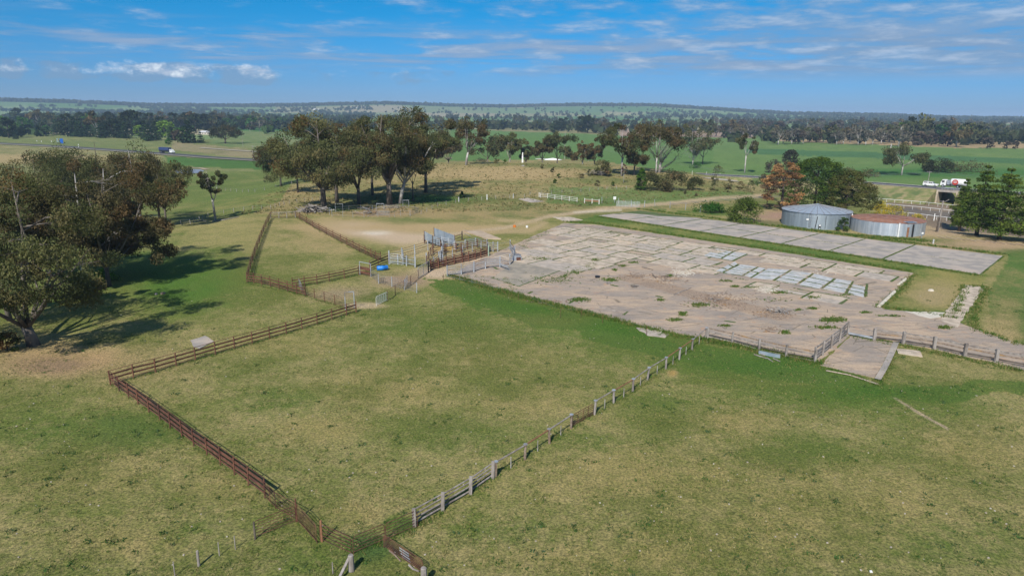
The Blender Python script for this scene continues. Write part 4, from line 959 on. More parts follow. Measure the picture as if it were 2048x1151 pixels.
GA = 'trees of the homestead wood beyond the main road'
LA = {'cedar': 'dark layered cedar tree in the wood beyond the main road', 'dark': 'dark dense evergreen in the wood beyond the main road',
      'green': 'mid green leafy tree in the wood beyond the main road', 'lime': 'bright yellow-green tree among the dark evergreens beyond the main road', 'gum': 'grey-green gum among the evergreens beyond the main road',
      'brown': 'leafless brown tree at the edge of the homestead wood'}
for px, yb, yt, k in [(18, 275, 237, 'dark'), (8, 270, 232, 'green'), (32, 277, 258, 'cedar'), (48, 265, 232, 'green'), (58, 266, 240, 'green'), (86, 268, 245, 'dark'), (92, 271, 250, 'green'), (112, 269, 243, 'cedar'),
                      (136, 272, 226, 'dark'), (150, 272, 228, 'cedar'), (160, 273, 235, 'cedar'), (178, 273, 240, 'cedar'), (196, 273, 224, 'gum'), (203, 275, 240, 'cedar'), (212, 274, 238, 'cedar'), (228, 275, 237, 'dark'),
                      (240, 275, 240, 'cedar'), (252, 276, 240, 'cedar'), (264, 271, 221, 'dark'), (280, 272, 250, 'lime'), (291, 276, 238, 'cedar'), (298, 281, 245, 'cedar'), (313, 279, 240, 'cedar'), (322, 272, 232, 'dark'),
                      (330, 274, 240, 'lime'), (344, 275, 243, 'lime'), (343, 280, 250, 'cedar'), (356, 284, 258, 'brown'), (367, 282, 252, 'green'), (378, 285, 236, 'cedar'), (402, 285, 262, 'cedar'), (337, 288, 276, 'green'), (392, 265, 228, 'dark'),
                      (410, 262, 228, 'dark'), (425, 262, 230, 'gum'), (440, 262, 232, 'dark'), (385, 262, 225, 'gum'), (372, 262, 226, 'dark'), (350, 262, 224, 'dark'), (300, 265, 224, 'dark'), (282, 264, 222, 'dark'), (240, 264, 228, 'gum'),
                      (222, 262, 224, 'dark'), (180, 262, 226, 'green'), (165, 262, 224, 'dark'), (104, 258, 225, 'gum'), (80, 256, 222, 'gum'), (125, 258, 228, 'green'), (62, 250, 226, 'dark'), (35, 247, 216, 'dark'),
                      (455, 258, 236, 'green'), (466, 256, 230, 'dark'), (478, 255, 232, 'green'), (490, 256, 236, 'gum'), (505, 255, 230, 'dark'), (518, 256, 232, 'gum'), (530, 253, 235, 'green'), (545, 253, 238, 'green'),
                      (560, 252, 234, 'green'), (572, 252, 236, 'green'), (585, 252, 238, 'dark'), (598, 252, 238, 'green'), (500, 262, 248, 'gum'), (520, 262, 240, 'pale'), (553, 250, 233, 'dark'), (612, 250, 236, 'gum')]:
    far_tree(px, yb + 1, yt, k, LA.get(k, 'pale-trunked gum at the right end of the homestead wood'), GA)
rr = random.Random(4)
for i in range(46):                         # back rows of that wood
    px = rr.uniform(60, 520); k = rr.choice(['dark', 'dark', 'cedar', 'green', 'gum']); yb = rr.uniform(248, 262)
    far_tree(px, yb, yb - rr.uniform(20, 30), k, 'tree in the back rows of the homestead wood, mostly hidden', 'back rows of the homestead wood')
GB = 'gum belt beyond the green field'
LB = {'gum': 'grey-green gum in the belt beyond the green field', 'pale': 'thin white-trunked gum in the belt beyond the green field', 'dark': 'dark evergreen in the belt beyond the green field', 'green': 'green leafy tree in the belt beyond the green field', 'brown': 'brown bare tree in the belt beyond the green field', 'lime': 'yellow-green tree in the belt beyond the green field'}
for px, yb, yt, k in [(1415, 272, 240, 'gum'), (1432, 272, 246, 'pale'), (1450, 275, 256, 'dark'), (1460, 272, 240, 'gum'), (1480, 274, 250, 'gum'), (1500, 274, 244, 'pale'), (1528, 276, 258, 'dark'), (1543, 277, 258, 'gum'), (1556, 288, 258, 'pale'), (1566, 286, 262, 'gum'),
                      (1583, 287, 256, 'pale'), (1596, 287, 258, 'brown'), (1606, 286, 262, 'pale'), (1618, 284, 256, 'gum'), (1632, 284, 254, 'brown'), (1648, 283, 258, 'gum'), (1660, 284, 250, 'gum'), (1673, 288, 262, 'pale'), (1686, 287, 262, 'pale'),
                      (1700, 284, 250, 'gum'), (1716, 289, 252, 'pale'), (1731, 289, 262, 'pale'), (1745, 288, 256, 'pale'), (1762, 287, 258, 'pale'), (1776, 284, 250, 'gum'), (1797, 292, 252, 'pale'), (1806, 280, 243, 'lime'), (1818, 281, 232, 'dark'),
                      (1832, 283, 230, 'gum'), (1836, 290, 262, 'brown'), (1850, 283, 240, 'dark'), (1862, 290, 265, 'brown'), (1875, 282, 248, 'green'), (1885, 281, 244, 'dark'), (1895, 292, 262, 'brown'), (1912, 293, 248, 'gum'), (1925, 284, 246, 'green'),
                      (1934, 286, 244, 'dark'), (1945, 287, 248, 'gum'), (1955, 286, 250, 'dark'), (1974, 296, 274, 'brown'), (2013, 297, 282, 'brown'), (2030, 297, 282, 'brown'), (1990, 268, 246, 'dark'), (1975, 268, 250, 'gum'), (2002, 270, 250, 'gum')]:
    far_tree(px, yb + 1, yt, k, LB[k], GB)
for i in range(75):
    px = rr.uniform(1420, 1960); k = rr.choice(['gum', 'gum', 'gum', 'dark', 'pale', 'brown']); yb = rr.uniform(250, 276) 
    far_tree(px, yb, yb - rr.uniform(16, 26) * (1 if yb > 260 else .7), k, 'gum tree in the scattered woodland behind the gum belt', 'woodland behind the gum belt')
GC = 'trees round the farmhouses in the middle distance'
for px, yb, yt, k in [(880, 250, 232, 'gum'), (905, 250, 234, 'dark'), (966, 256, 242, 'green'), (976, 252, 240, 'dark'), (990, 252, 240, 'dark'), (1000, 259, 245, 'brown'), (1015, 250, 238, 'gum'), (1033, 249, 230, 'gum'), (1046, 250, 232, 'gum'),
                      (1107, 258, 246, 'green'), (1110, 262, 240, 'dark'), (1122, 262, 236, 'dark'), (1132, 260, 234, 'dark'), (1142, 259, 240, 'gum'), (1163, 264, 232, 'dark'), (1175, 266, 231, 'dark'), (1188, 265, 236, 'dark'), (1200, 266, 236, 'pale'),
                      (1212, 267, 240, 'gum'), (1222, 267, 244, 'dark'), (1094, 257, 244, 'gum'), (1075, 252, 243, 'gum'), (1255, 250, 238, 'gum'), (1270, 252, 240, 'brown'), (1345, 255, 240, 'gum'), (1290, 252, 236, 'gum'), (1400, 262, 238, 'gum'), (1420, 262, 240, 'gum'), (1382, 262, 244, 'gum')]:
    far_tree(px, yb, yt, k, 'dark tree clustered round the farmhouses in the middle distance' if px < 1235 else 'gum tree in the paddocks right of the farmhouses', GC if px < 1235 else 'gum trees in the paddocks right of the farmhouses')
ordinals(SH)
ordinals([(px, lab, o) for px, lab, g_, o in FAR if g_ not in ('back rows of the homestead wood', 'woodland behind the gum belt')])
# the rest of the country wood: one mass that nobody could count
def far_mass(name, samples, label):
    """samples: rows of x, y, height, width, colour (3)"""
    S = np.array(samples, float); k = 11; n = len(S)
    z = hz(S[:, 0], S[:, 1]); rng = np.random.default_rng(3)
    dd = rng.normal(size=(n, k, 3)); dd /= np.linalg.norm(dd, axis=2)[:, :, None]
    cen = np.stack([S[:, 0], S[:, 1], z + S[:, 2] * .56], 1)[:, None, :] + dd * np.stack([S[:, 3] * .40, S[:, 3] * .40, S[:, 2] * .36], 1)[:, None, :]
    col = S[:, None, 4:7] * rng.uniform(.75, 1.3, (n, k, 1))
    V, Cc = leaf_tris(cen.reshape(-1, 3), np.repeat(S[:, 3] * .42, k), col.reshape(-1, 3), rng, 0, .8)
    me = mesh_np(name, V, np.arange(len(V)), M['leaf'], 3, Cc)
    tag(obj(name, me), label, kind='stuff', cat='woodland')
rng = np.random.default_rng(12)
def scatter(n, x0, x1, r0, r1, thr, seed, cols, hr=(9, 15), sc=260):
    out = []
    X = rng.uniform(x0, x1, n); r_ = rng.uniform(r0, r1, n); t = (X - 1024) / 1410; a = np.arctan(t)
    x = r_ * np.sin(a); y = r_ * np.cos(a); k = fbm(x, y, sc, seed, 3) > thr
    for i in np.nonzero(k)[0]:
        c = cols[rng.integers(len(cols))]; h_ = rng.uniform(*hr)
        out.append((x[i], y[i], h_, h_ * rng.uniform(.8, 1.3), *c))
    return out
BG = [(.045, .058, .026), (.055, .062, .030), (.038, .052, .024), (.065, .066, .036)]
DG = [(.030, .048, .022), (.04, .06, .025), (.05, .085, .03)]
far_mass('ridge_forest', scatter(9000, -250, 2300, 4850, 5900, .24, 50, BG, (13, 22), 500) + scatter(4200, -250, 1560, 4950, 5400, .0, 50, BG, (12, 20)) + scatter(2600, 1300, 2300, 3600, 7000, .40, 54, BG, (10, 16), 700), 'dark continuous forest along the horizon ridge')
far_mass('scattered_woodland', scatter(7000, 500, 2300, 1300, 4700, .62, 51, BG, (9, 15), 260) + scatter(750, 500, 2300, 1100, 4700, .0, 52, BG, (8, 14)) + scatter(900, 1450, 2300, 900, 2600, .45, 55, BG + [(.1, .09, .06)], (9, 14), 300), 'patchy gum woodland scattered over the far paddocks')
far_mass('left_woodland', scatter(7500, -250, 740, 1300, 4600, .54, 53, DG + BG, (8, 14), 300) + scatter(1100, -250, 640, 1000, 2200, .55, 56, DG, (8, 13), 300), 'mixed dark woodland stretching to the horizon behind the homestead wood')
rs2 = rng.uniform(-250, 640, 500)
# ------------------------------------------------------------------ grass, weeds
def tufts(name, pts, hgt, cols, nb, label, spread=.12, wid=.35):
    pts = np.array(pts, float); n = len(pts); rng = np.random.default_rng(len(name))
    hgt = np.broadcast_to(hgt, n); base = np.repeat(pts, nb, 0); hh = np.repeat(hgt, nb) * rng.uniform(.5, 1.2, n * nb)
    sp = np.repeat(np.broadcast_to(spread, n), nb)
    off = rng.normal(size=(n * nb, 2)) * sp[:, None]; base[:, :2] += off
    a = rng.uniform(0, 6.28, n * nb); wv = np.stack([np.cos(a), np.sin(a), 0 * a], 1) * (hh * wid)[:, None]
    tip = base + np.stack([rng.normal(size=n * nb) * hh * .4, rng.normal(size=n * nb) * hh * .4, hh], 1)
    V = np.stack([base - wv * .5, base + wv * .5, tip], 1).reshape(-1, 3)
    cols = np.array(cols); ci = np.repeat(rng.integers(len(cols), size=n), nb); cc = cols[ci] * rng.uniform(.75, 1.3, (n * nb, 1))
    me = mesh_np(name, V, np.arange(len(V)), M['leaf'], 3, np.repeat(cc, 3, 0))
    return tag(obj(name, me), label, kind='stuff')
WG = [(.055, .13, .02), (.075, .14, .025), (.11, .15, .035), (.14, .15, .05)]
rng = np.random.default_rng(77)
wp = []; wh = []
for lst, dens, zz in ((JW, 2.6, .06), (J2, 3.0, .05)):
    for a, b in lst:
        L = (b - a).length; mode = rng.random()
        if mode < .16: continue
        seg0 = rng.uniform(0, .5) if mode < .6 else 0; seg1 = rng.uniform(seg0 + .1, 1) if mode < .6 else 1
        for _ in range(int(L * dens * 3 * (seg1 - seg0))):
            q = a.lerp(b, rng.uniform(seg0, seg1)); wp.append((q.x, q.y, zz * .6)); wh.append(rng.uniform(.05, .16))
for px, py, rx, ry, n in [(1665, 640, 26, 5, 260), (1220, 560, 20, 4, 160), (1190, 520, 8, 3, 70), (1080, 518, 30, 3, 120), (1100, 560, 60, 10, 160), (1160, 600, 22, 5, 150), (1350, 640, 16, 3, 90), (1400, 610, 26, 4, 150), (1365, 628, 8, 4, 120),
                          (1245, 532, 8, 2, 70), (1230, 540, 6, 2, 50), (1265, 525, 10, 2, 60), (1340, 552, 8, 2, 60), (1560, 585, 18, 3, 90), (1500, 575, 14, 2, 60), (1450, 562, 14, 2, 60), (1470, 573, 10, 2, 60), (1625, 595, 14, 3, 60),
                          (1625, 617, 8, 2, 60), (1730, 625, 10, 2, 60), (1780, 632, 24, 2, 60), (1890, 655, 12, 3, 80), (1595, 620, 8, 2, 40), (1690, 590, 16, 3, 40), (1545, 600, 30, 4, 30), (1570, 665, 12, 4, 60), (1450, 652, 12, 3, 50), (1650, 655, 26, 3, 120), (1320, 600, 10, 3, 50), (1150, 545, 14, 4, 60)]:
    for _ in range(n):
        q = P(px + rng.normal() * rx * .5, py + rng.normal() * ry * .5); wp.append((q.x, q.y, .04)); wh.append(rng.uniform(.08, .24))
tufts('weeds', wp, np.array(wh), WG, 6, 'green weeds growing in the joints and on the old concrete', .10, .55)
# long grass on the edges of the slabs, sprawling over them
ep = []; eh = []
def edge(pts, n, jit, hmin=.15, hmax=.4):
    q = [P(*s) for s in pts]; L = [0]
    for a, b in zip(q[:-1], q[1:]): L.append(L[-1] + (b - a).length)
    for _ in range(n):
        s = rng.uniform(0, L[-1]); k = max(i for i in range(len(L)) if L[i] <= s); k = min(k, len(q) - 2)
        v_ = q[k].lerp(q[k + 1], (s - L[k]) / (L[k + 1] - L[k])); v_ = v_ + Vector((rng.normal() * jit, rng.normal() * jit, 0))
        ep.append((v_.x, v_.y, float(hz(v_.x, v_.y)))); eh.append(rng.uniform(hmin, hmax))
edge([(900, 551), (1040, 593), (1230, 640), (1340, 668), (1413, 680)], 1500, .45)
edge([(1000, 579), (1040, 592), (1230, 639)], 500, .3, .2, .45)
edge([(1413, 680), (1560, 708), (1640, 726)], 900, .5)
edge([(1128, 443), (1190, 446), (1400, 478), (1600, 507), (1826, 543)], 1500, .5)
edge([(1195, 433), (1400, 465), (1600, 495), (1962, 551)], 1500, .4)
edge([(1280, 418), (1600, 458), (2008, 509)], 1400, .6, .15, .5)
edge([(1826, 548), (1812, 566), (1790, 588), (1758, 614), (1850, 624), (1905, 636), (1931, 572), (1971, 573), (1945, 640), (1950, 658), (2048, 692)], 1200, .4)
edge([(1560, 452), (1700, 470), (1860, 482)], 900, .9, .2, .5)
edge([(1700, 672), (1790, 688), (2048, 742)], 500, .5, .1, .3)
edge([(1640, 735), (1700, 748), (1757, 770), (1790, 700)], 400, .3, .1, .25)
edge([(1042, 595), (905, 553)], 300, .8)
edge([(1060, 500), (1040, 490), (1100, 462)], 260, .6, .1, .25)
edge([(905, 548), (1010, 558), (1045, 592)], 160, .6, .1, .25); edge([(1110, 560), (1190, 528), (1175, 525)], 300, .5, .1, .25)
edge([(222, 770), (391, 720), (540, 678), (712, 625)], 420, .16, .08, .22); edge([(222, 770), (298, 824), (388, 891), (469, 949), (530, 995), (594, 1042), (703, 1108)], 420, .16, .06, .18)
edge([(703, 1108), (770, 1082), (835, 1053), (985, 956), (1142, 856), (1265, 783), (1411, 677)], 700, .2, .08, .24); edge([(494, 566), (576, 584), (611, 592), (691, 617)], 200, .15, .1, .25); edge([(494, 565), (519, 486), (541, 437)], 260, .2, .1, .25)
edge([(592, 435), (653, 469), (706, 497), (761, 521)], 260, .25, .1, .25); edge([(585, 575), (659, 563), (718, 549), (777, 526)], 200, .2, .1, .25)
tufts('long_grass', ep, np.array(eh), [(.05, .115, .02), (.07, .13, .025), (.10, .145, .035), (.18, .17, .06)], 6, 'long rank grass along the slab edges', .14, .3)
# coarse tussocks on the rise and grass blades near the camera
tp = []; th_ = []
while len(tp) < 5200:
    px, py = rng.uniform(480, 1540), rng.uniform(326, 432)
    if inpoly(px, py, [(480, 428), (600, 345), (900, 324), (1160, 322), (1400, 352), (1540, 385), (1300, 402), (1100, 420), (880, 425), (620, 430)]):
        q = P(px, py); tp.append(tuple(q)); th_.append(rng.uniform(.15, .5))
tufts('tussock_grass', tp, np.array(th_), [(.16, .13, .06), (.11, .115, .045), (.24, .18, .09), (.08, .10, .035)], 5, 'coarse brown tussock grass on the rise', .25, .6)
n = 60000
rr_ = 34 + 75 * rng.random(n) ** 1.1; an = np.radians(rng.uniform(-41, 41, n)); x = rr_ * np.sin(an); y = rr_ * np.cos(an)
k = fbm(x, y, 2.2, 41, 3) + .25 * fbm(x, y, 14, 42, 2) > .60
xx, yy_ = x[k], y[k]; pxs, pys = project(xx, yy_, np.zeros(len(xx)))
keep = np.array([not inpoly(a, b, PAD) and not inpoly(a, b, [(1640, 730), (1700, 665), (1800, 686), (1750, 765)]) for a, b in zip(pxs, pys)])
xx, yy_ = xx[keep], yy_[keep]
tufts('grass', np.stack([xx, yy_, hz(xx, yy_)], 1), rng.uniform(.05, .13, len(xx)), [(.075, .125, .026), (.11, .145, .035), (.055, .105, .02), (.32, .26, .12), (.24, .21, .09)], 4, 'short grazed pasture grass', .09, .5)

tp = []; th2 = []
for _ in range(420):
    px, py = rng.uniform(10, 2040), rng.uniform(600, 1150)
    if inpoly(px, py, PAD) or inpoly(px, py, [(1640, 730), (1700, 665), (1800, 686), (1750, 765)]): continue
    q = P(px, py)
    for _ in range(int(rng.integers(2, 8))): tp.append((q.x + rng.normal() * .22, q.y + rng.normal() * .22, q.z)); th2.append(rng.uniform(.06, .16))
tufts('pasture_weeds', tp, np.array(th2), [(.045, .095, .025), (.055, .11, .03), (.06, .10, .045)], 7, 'dark green weed rosettes dotted through the pasture', .10, .7)

# ------------------------------------------------------------------ bars, posts and fences
def bar(p0, p1, wd, th, material, parent, name='rail', shape='box'):
    """unit shape stretched between two points (parent sits unrotated at its own origin)"""
    p0 = Vector(p0); p1 = Vector(p1); dv = p1 - p0; L = dv.length
    x = dv.normalized(); zc = Vector((0, 0, 1)) if abs(x.z) < .95 else Vector((0, 1, 0))
    y = zc.cross(x).normalized(); z = x.cross(y)
    o = bpy.data.objects.new(name, unit(material, shape)); C.objects.link(o)
    m = Matrix(((x.x * L, y.x * wd, z.x * th, 0), (x.y * L, y.y * wd, z.y * th, 0), (x.z * L, y.z * wd, z.z * th, 0), (0, 0, 0, 1)))
    m.translation = (p0 + p1) / 2
    if parent is not None: o.parent = parent; m.translation = (p0 + p1) / 2 - parent.location
    o.matrix_basis = m
    return o
def fence(name, label, posts, h, rails, post=('box', .1, .1), pm='rust', group=None, cat='fence', over=.0, cap=None, skip=(), jit=.02, caps=(), endp=True, leanj=.02, rm=None):
    """posts: photo pixels or points; rails: (height, width, thickness, material)"""
    pts = [p if isinstance(p, Vector) else P(*p) for p in posts]
    root = empty(name, pts[0]); tag(root, label, cat, group); rd = random.Random(int(pts[0].x * 100))
    tops = []
    for i, p in enumerate(pts):
        hh = h[i] if isinstance(h, (list, tuple)) else h
        l_ = Vector((rd.gauss(0, leanj), rd.gauss(0, leanj), 0)) * hh
        tops.append((p, l_, hh))
        if post and (endp or 0 < i < len(pts) - 1):
            bar(p - Vector((0, 0, .25)), p + l_ + Vector((0, 0, hh + over)), post[1], post[2], pm, root, 'post', 'tube' if post[0] == 'tube' else 'box')
            if cap and i not in caps: 
                q = p + l_ + Vector((0, 0, hh + over)); bar(q, q + Vector((0, 0, .05)), post[1] * 1.75, post[1] * 1.75, cap, root, 'cap', 'tube')
    for i in range(len(pts) - 1):
        if i in skip: continue
        (a, la, ha), (b, lb, hb) = tops[i], tops[i + 1]
        nv = (b - a); nv.z = 0; nv.normalize(); nv = Vector((-nv.y, nv.x, 0)) * (post[1] / 2 + .02 if post and post[0] == 'box' else .0)
        for k, (z, wd, th, ml) in enumerate(rails):
            za = z * ha / max(ha, hb) if isinstance(h, (list, tuple)) else z
            m_ = ml if isinstance(ml, str) else ml[(i + k) % len(ml)]
            r1, r2 = rd.uniform(-jit, jit), rd.uniform(-jit, jit)
            bar(a + la * z / ha + nv + Vector((0, 0, z + r1)), b + lb * z / hb + nv + Vector((0, 0, z + r2)), wd, th, m_, root, 'rail', 'tube' if abs(wd - th) < 1e-4 else 'box')
    return root
def gate(name, label, a, b, h, nr=5, material='rust', z0=.15, pipe=.05, uprights=1, group=None, roundc=True, cat='gate', plate=None, extra=None, legs=True):
    """pipe-framed field gate or stock panel with a rounded frame"""
    a = a if isinstance(a, Vector) else P(*a); b = b if isinstance(b, Vector) else P(*b)
    root = empty(name, a); tag(root, label, cat, group); d_ = b - a; dn = d_.normalized(); L = d_.length
    Z = lambda s, z: a + dn * s + Vector((0, 0, z))
    c = .22 if roundc else .01; t = h
    loop = [Z(0, z0), Z(0, t - c), Z(c * .3, t - c * .3), Z(c, t), Z(L - c, t), Z(L - c * .3, t - c * .3), Z(L, t - c), Z(L, z0)]
    m = MB()
    loop = [p - a for p in loop]; m.tube(loop + [loop[0]], pipe / 2, 6); m.build('frame', M[material], root)
    for k in range(1, nr):
        z = z0 + (t - z0) * (k - .0) / nr
        bar(Z(0, z), Z(L, z), pipe * .8, pipe * .8, material, root, 'rail', 'tube')
    for k in range(uprights):
        s = L * (k + 1) / (uprights + 1); bar(Z(s, z0), Z(s, t), pipe * .9, pipe * .9, material, root, 'stile', 'tube')
    if legs and z0 < .3:
        for s in (0, L): bar(Z(s, 0), Z(s, z0), pipe, pipe, material, root, 'foot', 'tube')
    if plate:
        for (s0, s1, zz0, zz1, ml) in plate: bar(Z(L * s0, (zz0 + zz1) / 2), Z(L * s1, (zz0 + zz1) / 2), .03, zz1 - zz0, ml, root, 'sheet')
    return root
RU = [(1.46, .06, .06, 'rust'), (1.06, .05, .17, 'rust'), (.60, .05, .17, 'rust'), (.24, .06, .06, 'rust')]
g = 'rusty steel fences of the big pen'
fence('rail_fence', 'long rusty steel rail fence along the far side of the big pen', [(221.6, 769), (267.6, 755), (311.4, 743.7), (353, 731.5), (391.3, 719.5), (431.2, 708), (469.5, 697.2), (504.9, 687), (539.9, 676.8), (573, 667.3), (604.2, 657.7), (634.3, 648.5), (663.9, 639), (693.1, 629.8)], 1.5, RU, ('box', .10, .10), 'rust', g)
fence('rail_fence', 'rusty board fence running from the left corner down to the tangle of gates', [(221.6, 769), (238.8, 781.6), (257.4, 794.8), (276.3, 808), (298.2, 823.6), (320.1, 839.6), (340.9, 855.5), (364.2, 873), (387.9, 890.8), (414.3, 908.5), (441.2, 928.9), (469.1, 948.8), (497, 969.8), (530, 994.2)], 1.5,
      [(1.46, .06, .06, 'rust'), (1.10, .05, .24, 'rust'), (.66, .05, .24, 'rust'), (.30, .05, .10, 'rust')], ('box', .09, .09), 'rust', g, endp=True)
fence('rail_fence', 'short rusty fence bay round the drafting frame at the right end', [(693.1, 629.8), (712.3, 624)], 1.6, RU + [(.85, .05, .05, 'rust')], ('box', .12, .12), 'rust', g)
g = 'rusty rail fences of the upper pen'
RF = [(1.56, .07, .07, 'rust'), (1.16, .04, .20, 'rust'), (.72, .04, .20, 'rust'), (.34, .04, .14, 'rust')]
LS = [(494, 565), (498, 552), (502, 538.5), (506, 525), (510.5, 511), (515, 498), (519.5, 486), (524, 474.5), (528, 464), (532.5, 454), (537, 444.5), (541.5, 436.5)]
fence('rail_fence', 'dark rusty rail fence up the left side of the upper pen', LS, 1.6, RF, ('box', .1, .1), 'rust', g)
fence('rail_fence', 'rusty board fence along the lower side of the upper pen', [(494, 565), (508, 566), (523.8, 569), (540.9, 572.7), (558.6, 578), (575.5, 582.8), (593.7, 587.7), (611, 592)], 1.7, RF, ('box', .1, .1), 'rust', g)
fence('rail_fence', 'thin rusty pipe fence continuing to the grey frame', [(611, 592), (629.7, 596.5), (649.3, 602.3), (670.2, 609), (691, 617)], 1.5, [(1.45, .05, .05, 'rust'), (1.12, .04, .04, 'rust'), (.8, .04, .04, 'rust'), (.5, .04, .04, 'rust'), (.24, .05, .05, 'rust')], ('box', .08, .08), 'rust', g)
fence('rail_fence', 'short rusty and grey timber end of the upper pen under the log pile', [(541.5, 436.5), (558, 436.3), (574, 436), (591, 435.3)], 1.6, [(1.5, .08, .14, 'timber'), (.95, .08, .14, 'timber_brown'), (.4, .08, .12, 'rust')], ('box', .14, .14), 'timber', g)
fence('rail_fence', 'long straight rusty fence descending to the cattle yards', [(591.7, 434.5), (599.9, 438.5), (613.5, 446), (626, 454), (638.5, 460.5), (653, 468.5), (666.5, 475.5), (681.5, 483.5), (694, 490), (706.7, 496.5), (718.8, 503), (730.3, 508.5), (742.4, 514), (751.5, 518.5), (761.5, 521)], 1.7, RF + [(.10, .05, .05, 'rust')], ('box', .1, .1), 'rust', g)
fence('rail_fence', 'middle rusty fence dividing the two upper pens left of the white frame', [(585, 575), (609, 571), (634.3, 567.5), (658.7, 562.7), (689.2, 556.4), (717.7, 549)], 1.6, [(1.55, .06, .06, 'rust'), (1.15, .05, .16, 'rust'), (.72, .05, .16, 'rust'), (.3, .05, .06, 'rust')], ('box', .11, .11), 'rust', g)
fence('rail_fence', 'rusty beam fence running behind the blue drum', [(740, 541), (757, 533.5), (777, 525.5)], 1.8, [(1.75, .07, .07, 'rust'), (1.3, .06, .2, 'rust'), (.8, .06, .2, 'rust'), (.35, .06, .12, 'rust')], ('box', .11, .11), 'rust', g)
# frames over the gateways
def arch(label, a, b, h, material='galv', hw=.12):
    a = P(*a); b = P(*b); root = empty('gateway_arch', a); tag(root, label, 'gateway')
    bar(a, a + Vector((0, 0, h)), hw, hw, material, root, 'post', 'tube'); bar(b, b + Vector((0, 0, h)), hw, hw, material, root, 'post', 'tube'); bar(a + Vector((0, 0, h)), b + Vector((0, 0, h)), hw, hw, material, root, 'beam', 'tube')
arch('pale steel gateway frame beside the blue drum', (720, 549), (742, 553.5), 2.25)
arch('pale steel gateway frame at the right end of the long rusty fence', (691, 619), (709, 617), 2.5)
gate('steel_gate', 'rusty sheeted gate inside the pale frame beside the blue drum', (720.5, 549), (741, 553), 1.55, 4, 'rust', plate=[(.02, .98, .95, 1.45, 'rust'), (.02, .98, .3, .7, 'rust')])
gate('steel_gate', 'twisted grey gate leaning on the rusty board fence', (598, 572), (607, 590), 1.3, 6, 'galv_dull')
# bottom tangle of gates
g = 'rusty pipe gates at the bottom corner'
gate('pipe_gate', 'rusty pipe gate joining the board fence at the bottom corner', (530, 995), (551.5, 1016), 1.35, 5, group=g)
gate('pipe_gate', 'rusty pipe gate crossing over towards the rusty upright', (551.5, 1016), (594, 1041), 1.3, 5, group=g, uprights=0)
gate('pipe_gate', 'rusty pipe gate standing out to the left with a stout end post', (510.5, 1076), (592, 1043), 1.25, 5, group=g, uprights=0)
gate('pipe_gate', 'pair of crossed rusty gates in front of the ochre post', (594, 1041), (634, 1086), 1.35, 6, group=g, uprights=0)
gate('pipe_gate', 'rusty pipe gate running from the ochre post to the big timber post', (641, 1080), (703, 1108), 1.25, 4, group=g, uprights=0)
gate('pipe_gate', 'rusty pipe gate right of the big timber post', (707, 1107), (770, 1080), 1.25, 5, group=g, uprights=0)
gate('pipe_gate', 'rusty pipe gate reaching the first grey timber post', (772, 1080), (835, 1052), 1.25, 5, group=g, uprights=0)
gate('pipe_gate', 'low many-barred rusty gate folded back towards the camera', (768, 1094), (846, 1147), .95, 7, group=g, uprights=1, plate=[(.42, .66, .74, .82, 'galv'), (.42, .66, .56, .63, 'galv'), (.45, .68, .38, .44, 'galv'), (.48, .7, .24, .28, 'galv')])
def post(label, p, h, r, material, name='post', cat='post', cap=None, group=None):
    p = p if isinstance(p, Vector) else P(*p); m = MB(); rd = random.Random(int(p.x * 37))
    n = 10; vs = []
    for k, (z, s) in enumerate(((-.3, 1.05), (.1, 1.05), (h * .5, 1.0), (h - .03, .96), (h, .82))):
        for i in range(n):
            a = 6.283 * i / n; q = r * s * (1 + (.10 if i % 3 == 0 else -.04)) ; vs.append((math.cos(a) * q, math.sin(a) * q, z))
    fs = [(k * n + i, k * n + (i + 1) % n, (k + 1) * n + (i + 1) % n, (k + 1) * n + i) for k in range(4) for i in range(n)] + [tuple(4 * n + i for i in range(n))]
    m.add(vs, fs); o = m.build(name, M[material], loc=p); return tag(o, label, cat, group)
post('stout round timber post with a cracked top left of the folded gate', (703, 1140), 1.1, .17, 'timber', 'timber_post')
post('stout split timber post cut by the bottom edge beside the folded gate', (848, 1168), 1.15, .18, 'timber', 'timber_post')
post('ochre rusty steel post standing between the crossed gates', (644, 1082), 1.55, .07, 'rust_bright', 'steel_post')
post('rusty upright where three pipe gates meet', (594, 1042), 1.75, .05, 'rust', 'steel_post')
post('dark stout end post of the left pipe gate', (510.5, 1077), 1.25, .06, 'bark_dark', 'timber_post')
pr = P(675, 1165); pq = P(700, 1138)
rt = empty('timber_brace', pr); tag(rt, 'grey sawn timber brace leaning up to the stout cracked post', 'brace'); bar(pr + Vector((0, 0, .1)), pq + Vector((0, 0, .85)), .16, .08, 'timber', rt, 'board')
for i, (a, b, h_, l_) in enumerate([(350, 1151, 1.0, 'thin stake nearest the bottom edge at the left'), (398, 1130, 1.05, 'thick grey stake in the line of stakes left of the gates'), (439, 1110, .95, 'thin stake right of the thick grey one'), (471, 1097, .95, 'thin stake nearest the left pipe gate'), (666, 1146, .8, 'thin crooked stake by the timber brace')]):
    post(l_, (a, b), h_, .075 if i == 1 else .03, 'timber', 'fence_stake', 'stake', group='stakes at the bottom left')
def log(label, pts, r, material='dead_wood', name='log', group=None):
    q = [P(*s) + Vector((0, 0, r * .7)) for s in pts]; m = MB().tube(q, [r, r * .9, r * .7][:len(q)] if len(q) <= 3 else r, 7); return tag(m.build(name, M[material]), label, 'log', group)
log('pale fallen branch lying under the folded gate', [(779, 1101), (790, 1110), (801, 1122)], .06, 'timber_brown')
log('flat pale stone-like slab of wood beside the split post', [(818, 1130), (826, 1138), (838, 1143)], .07, 'timber')
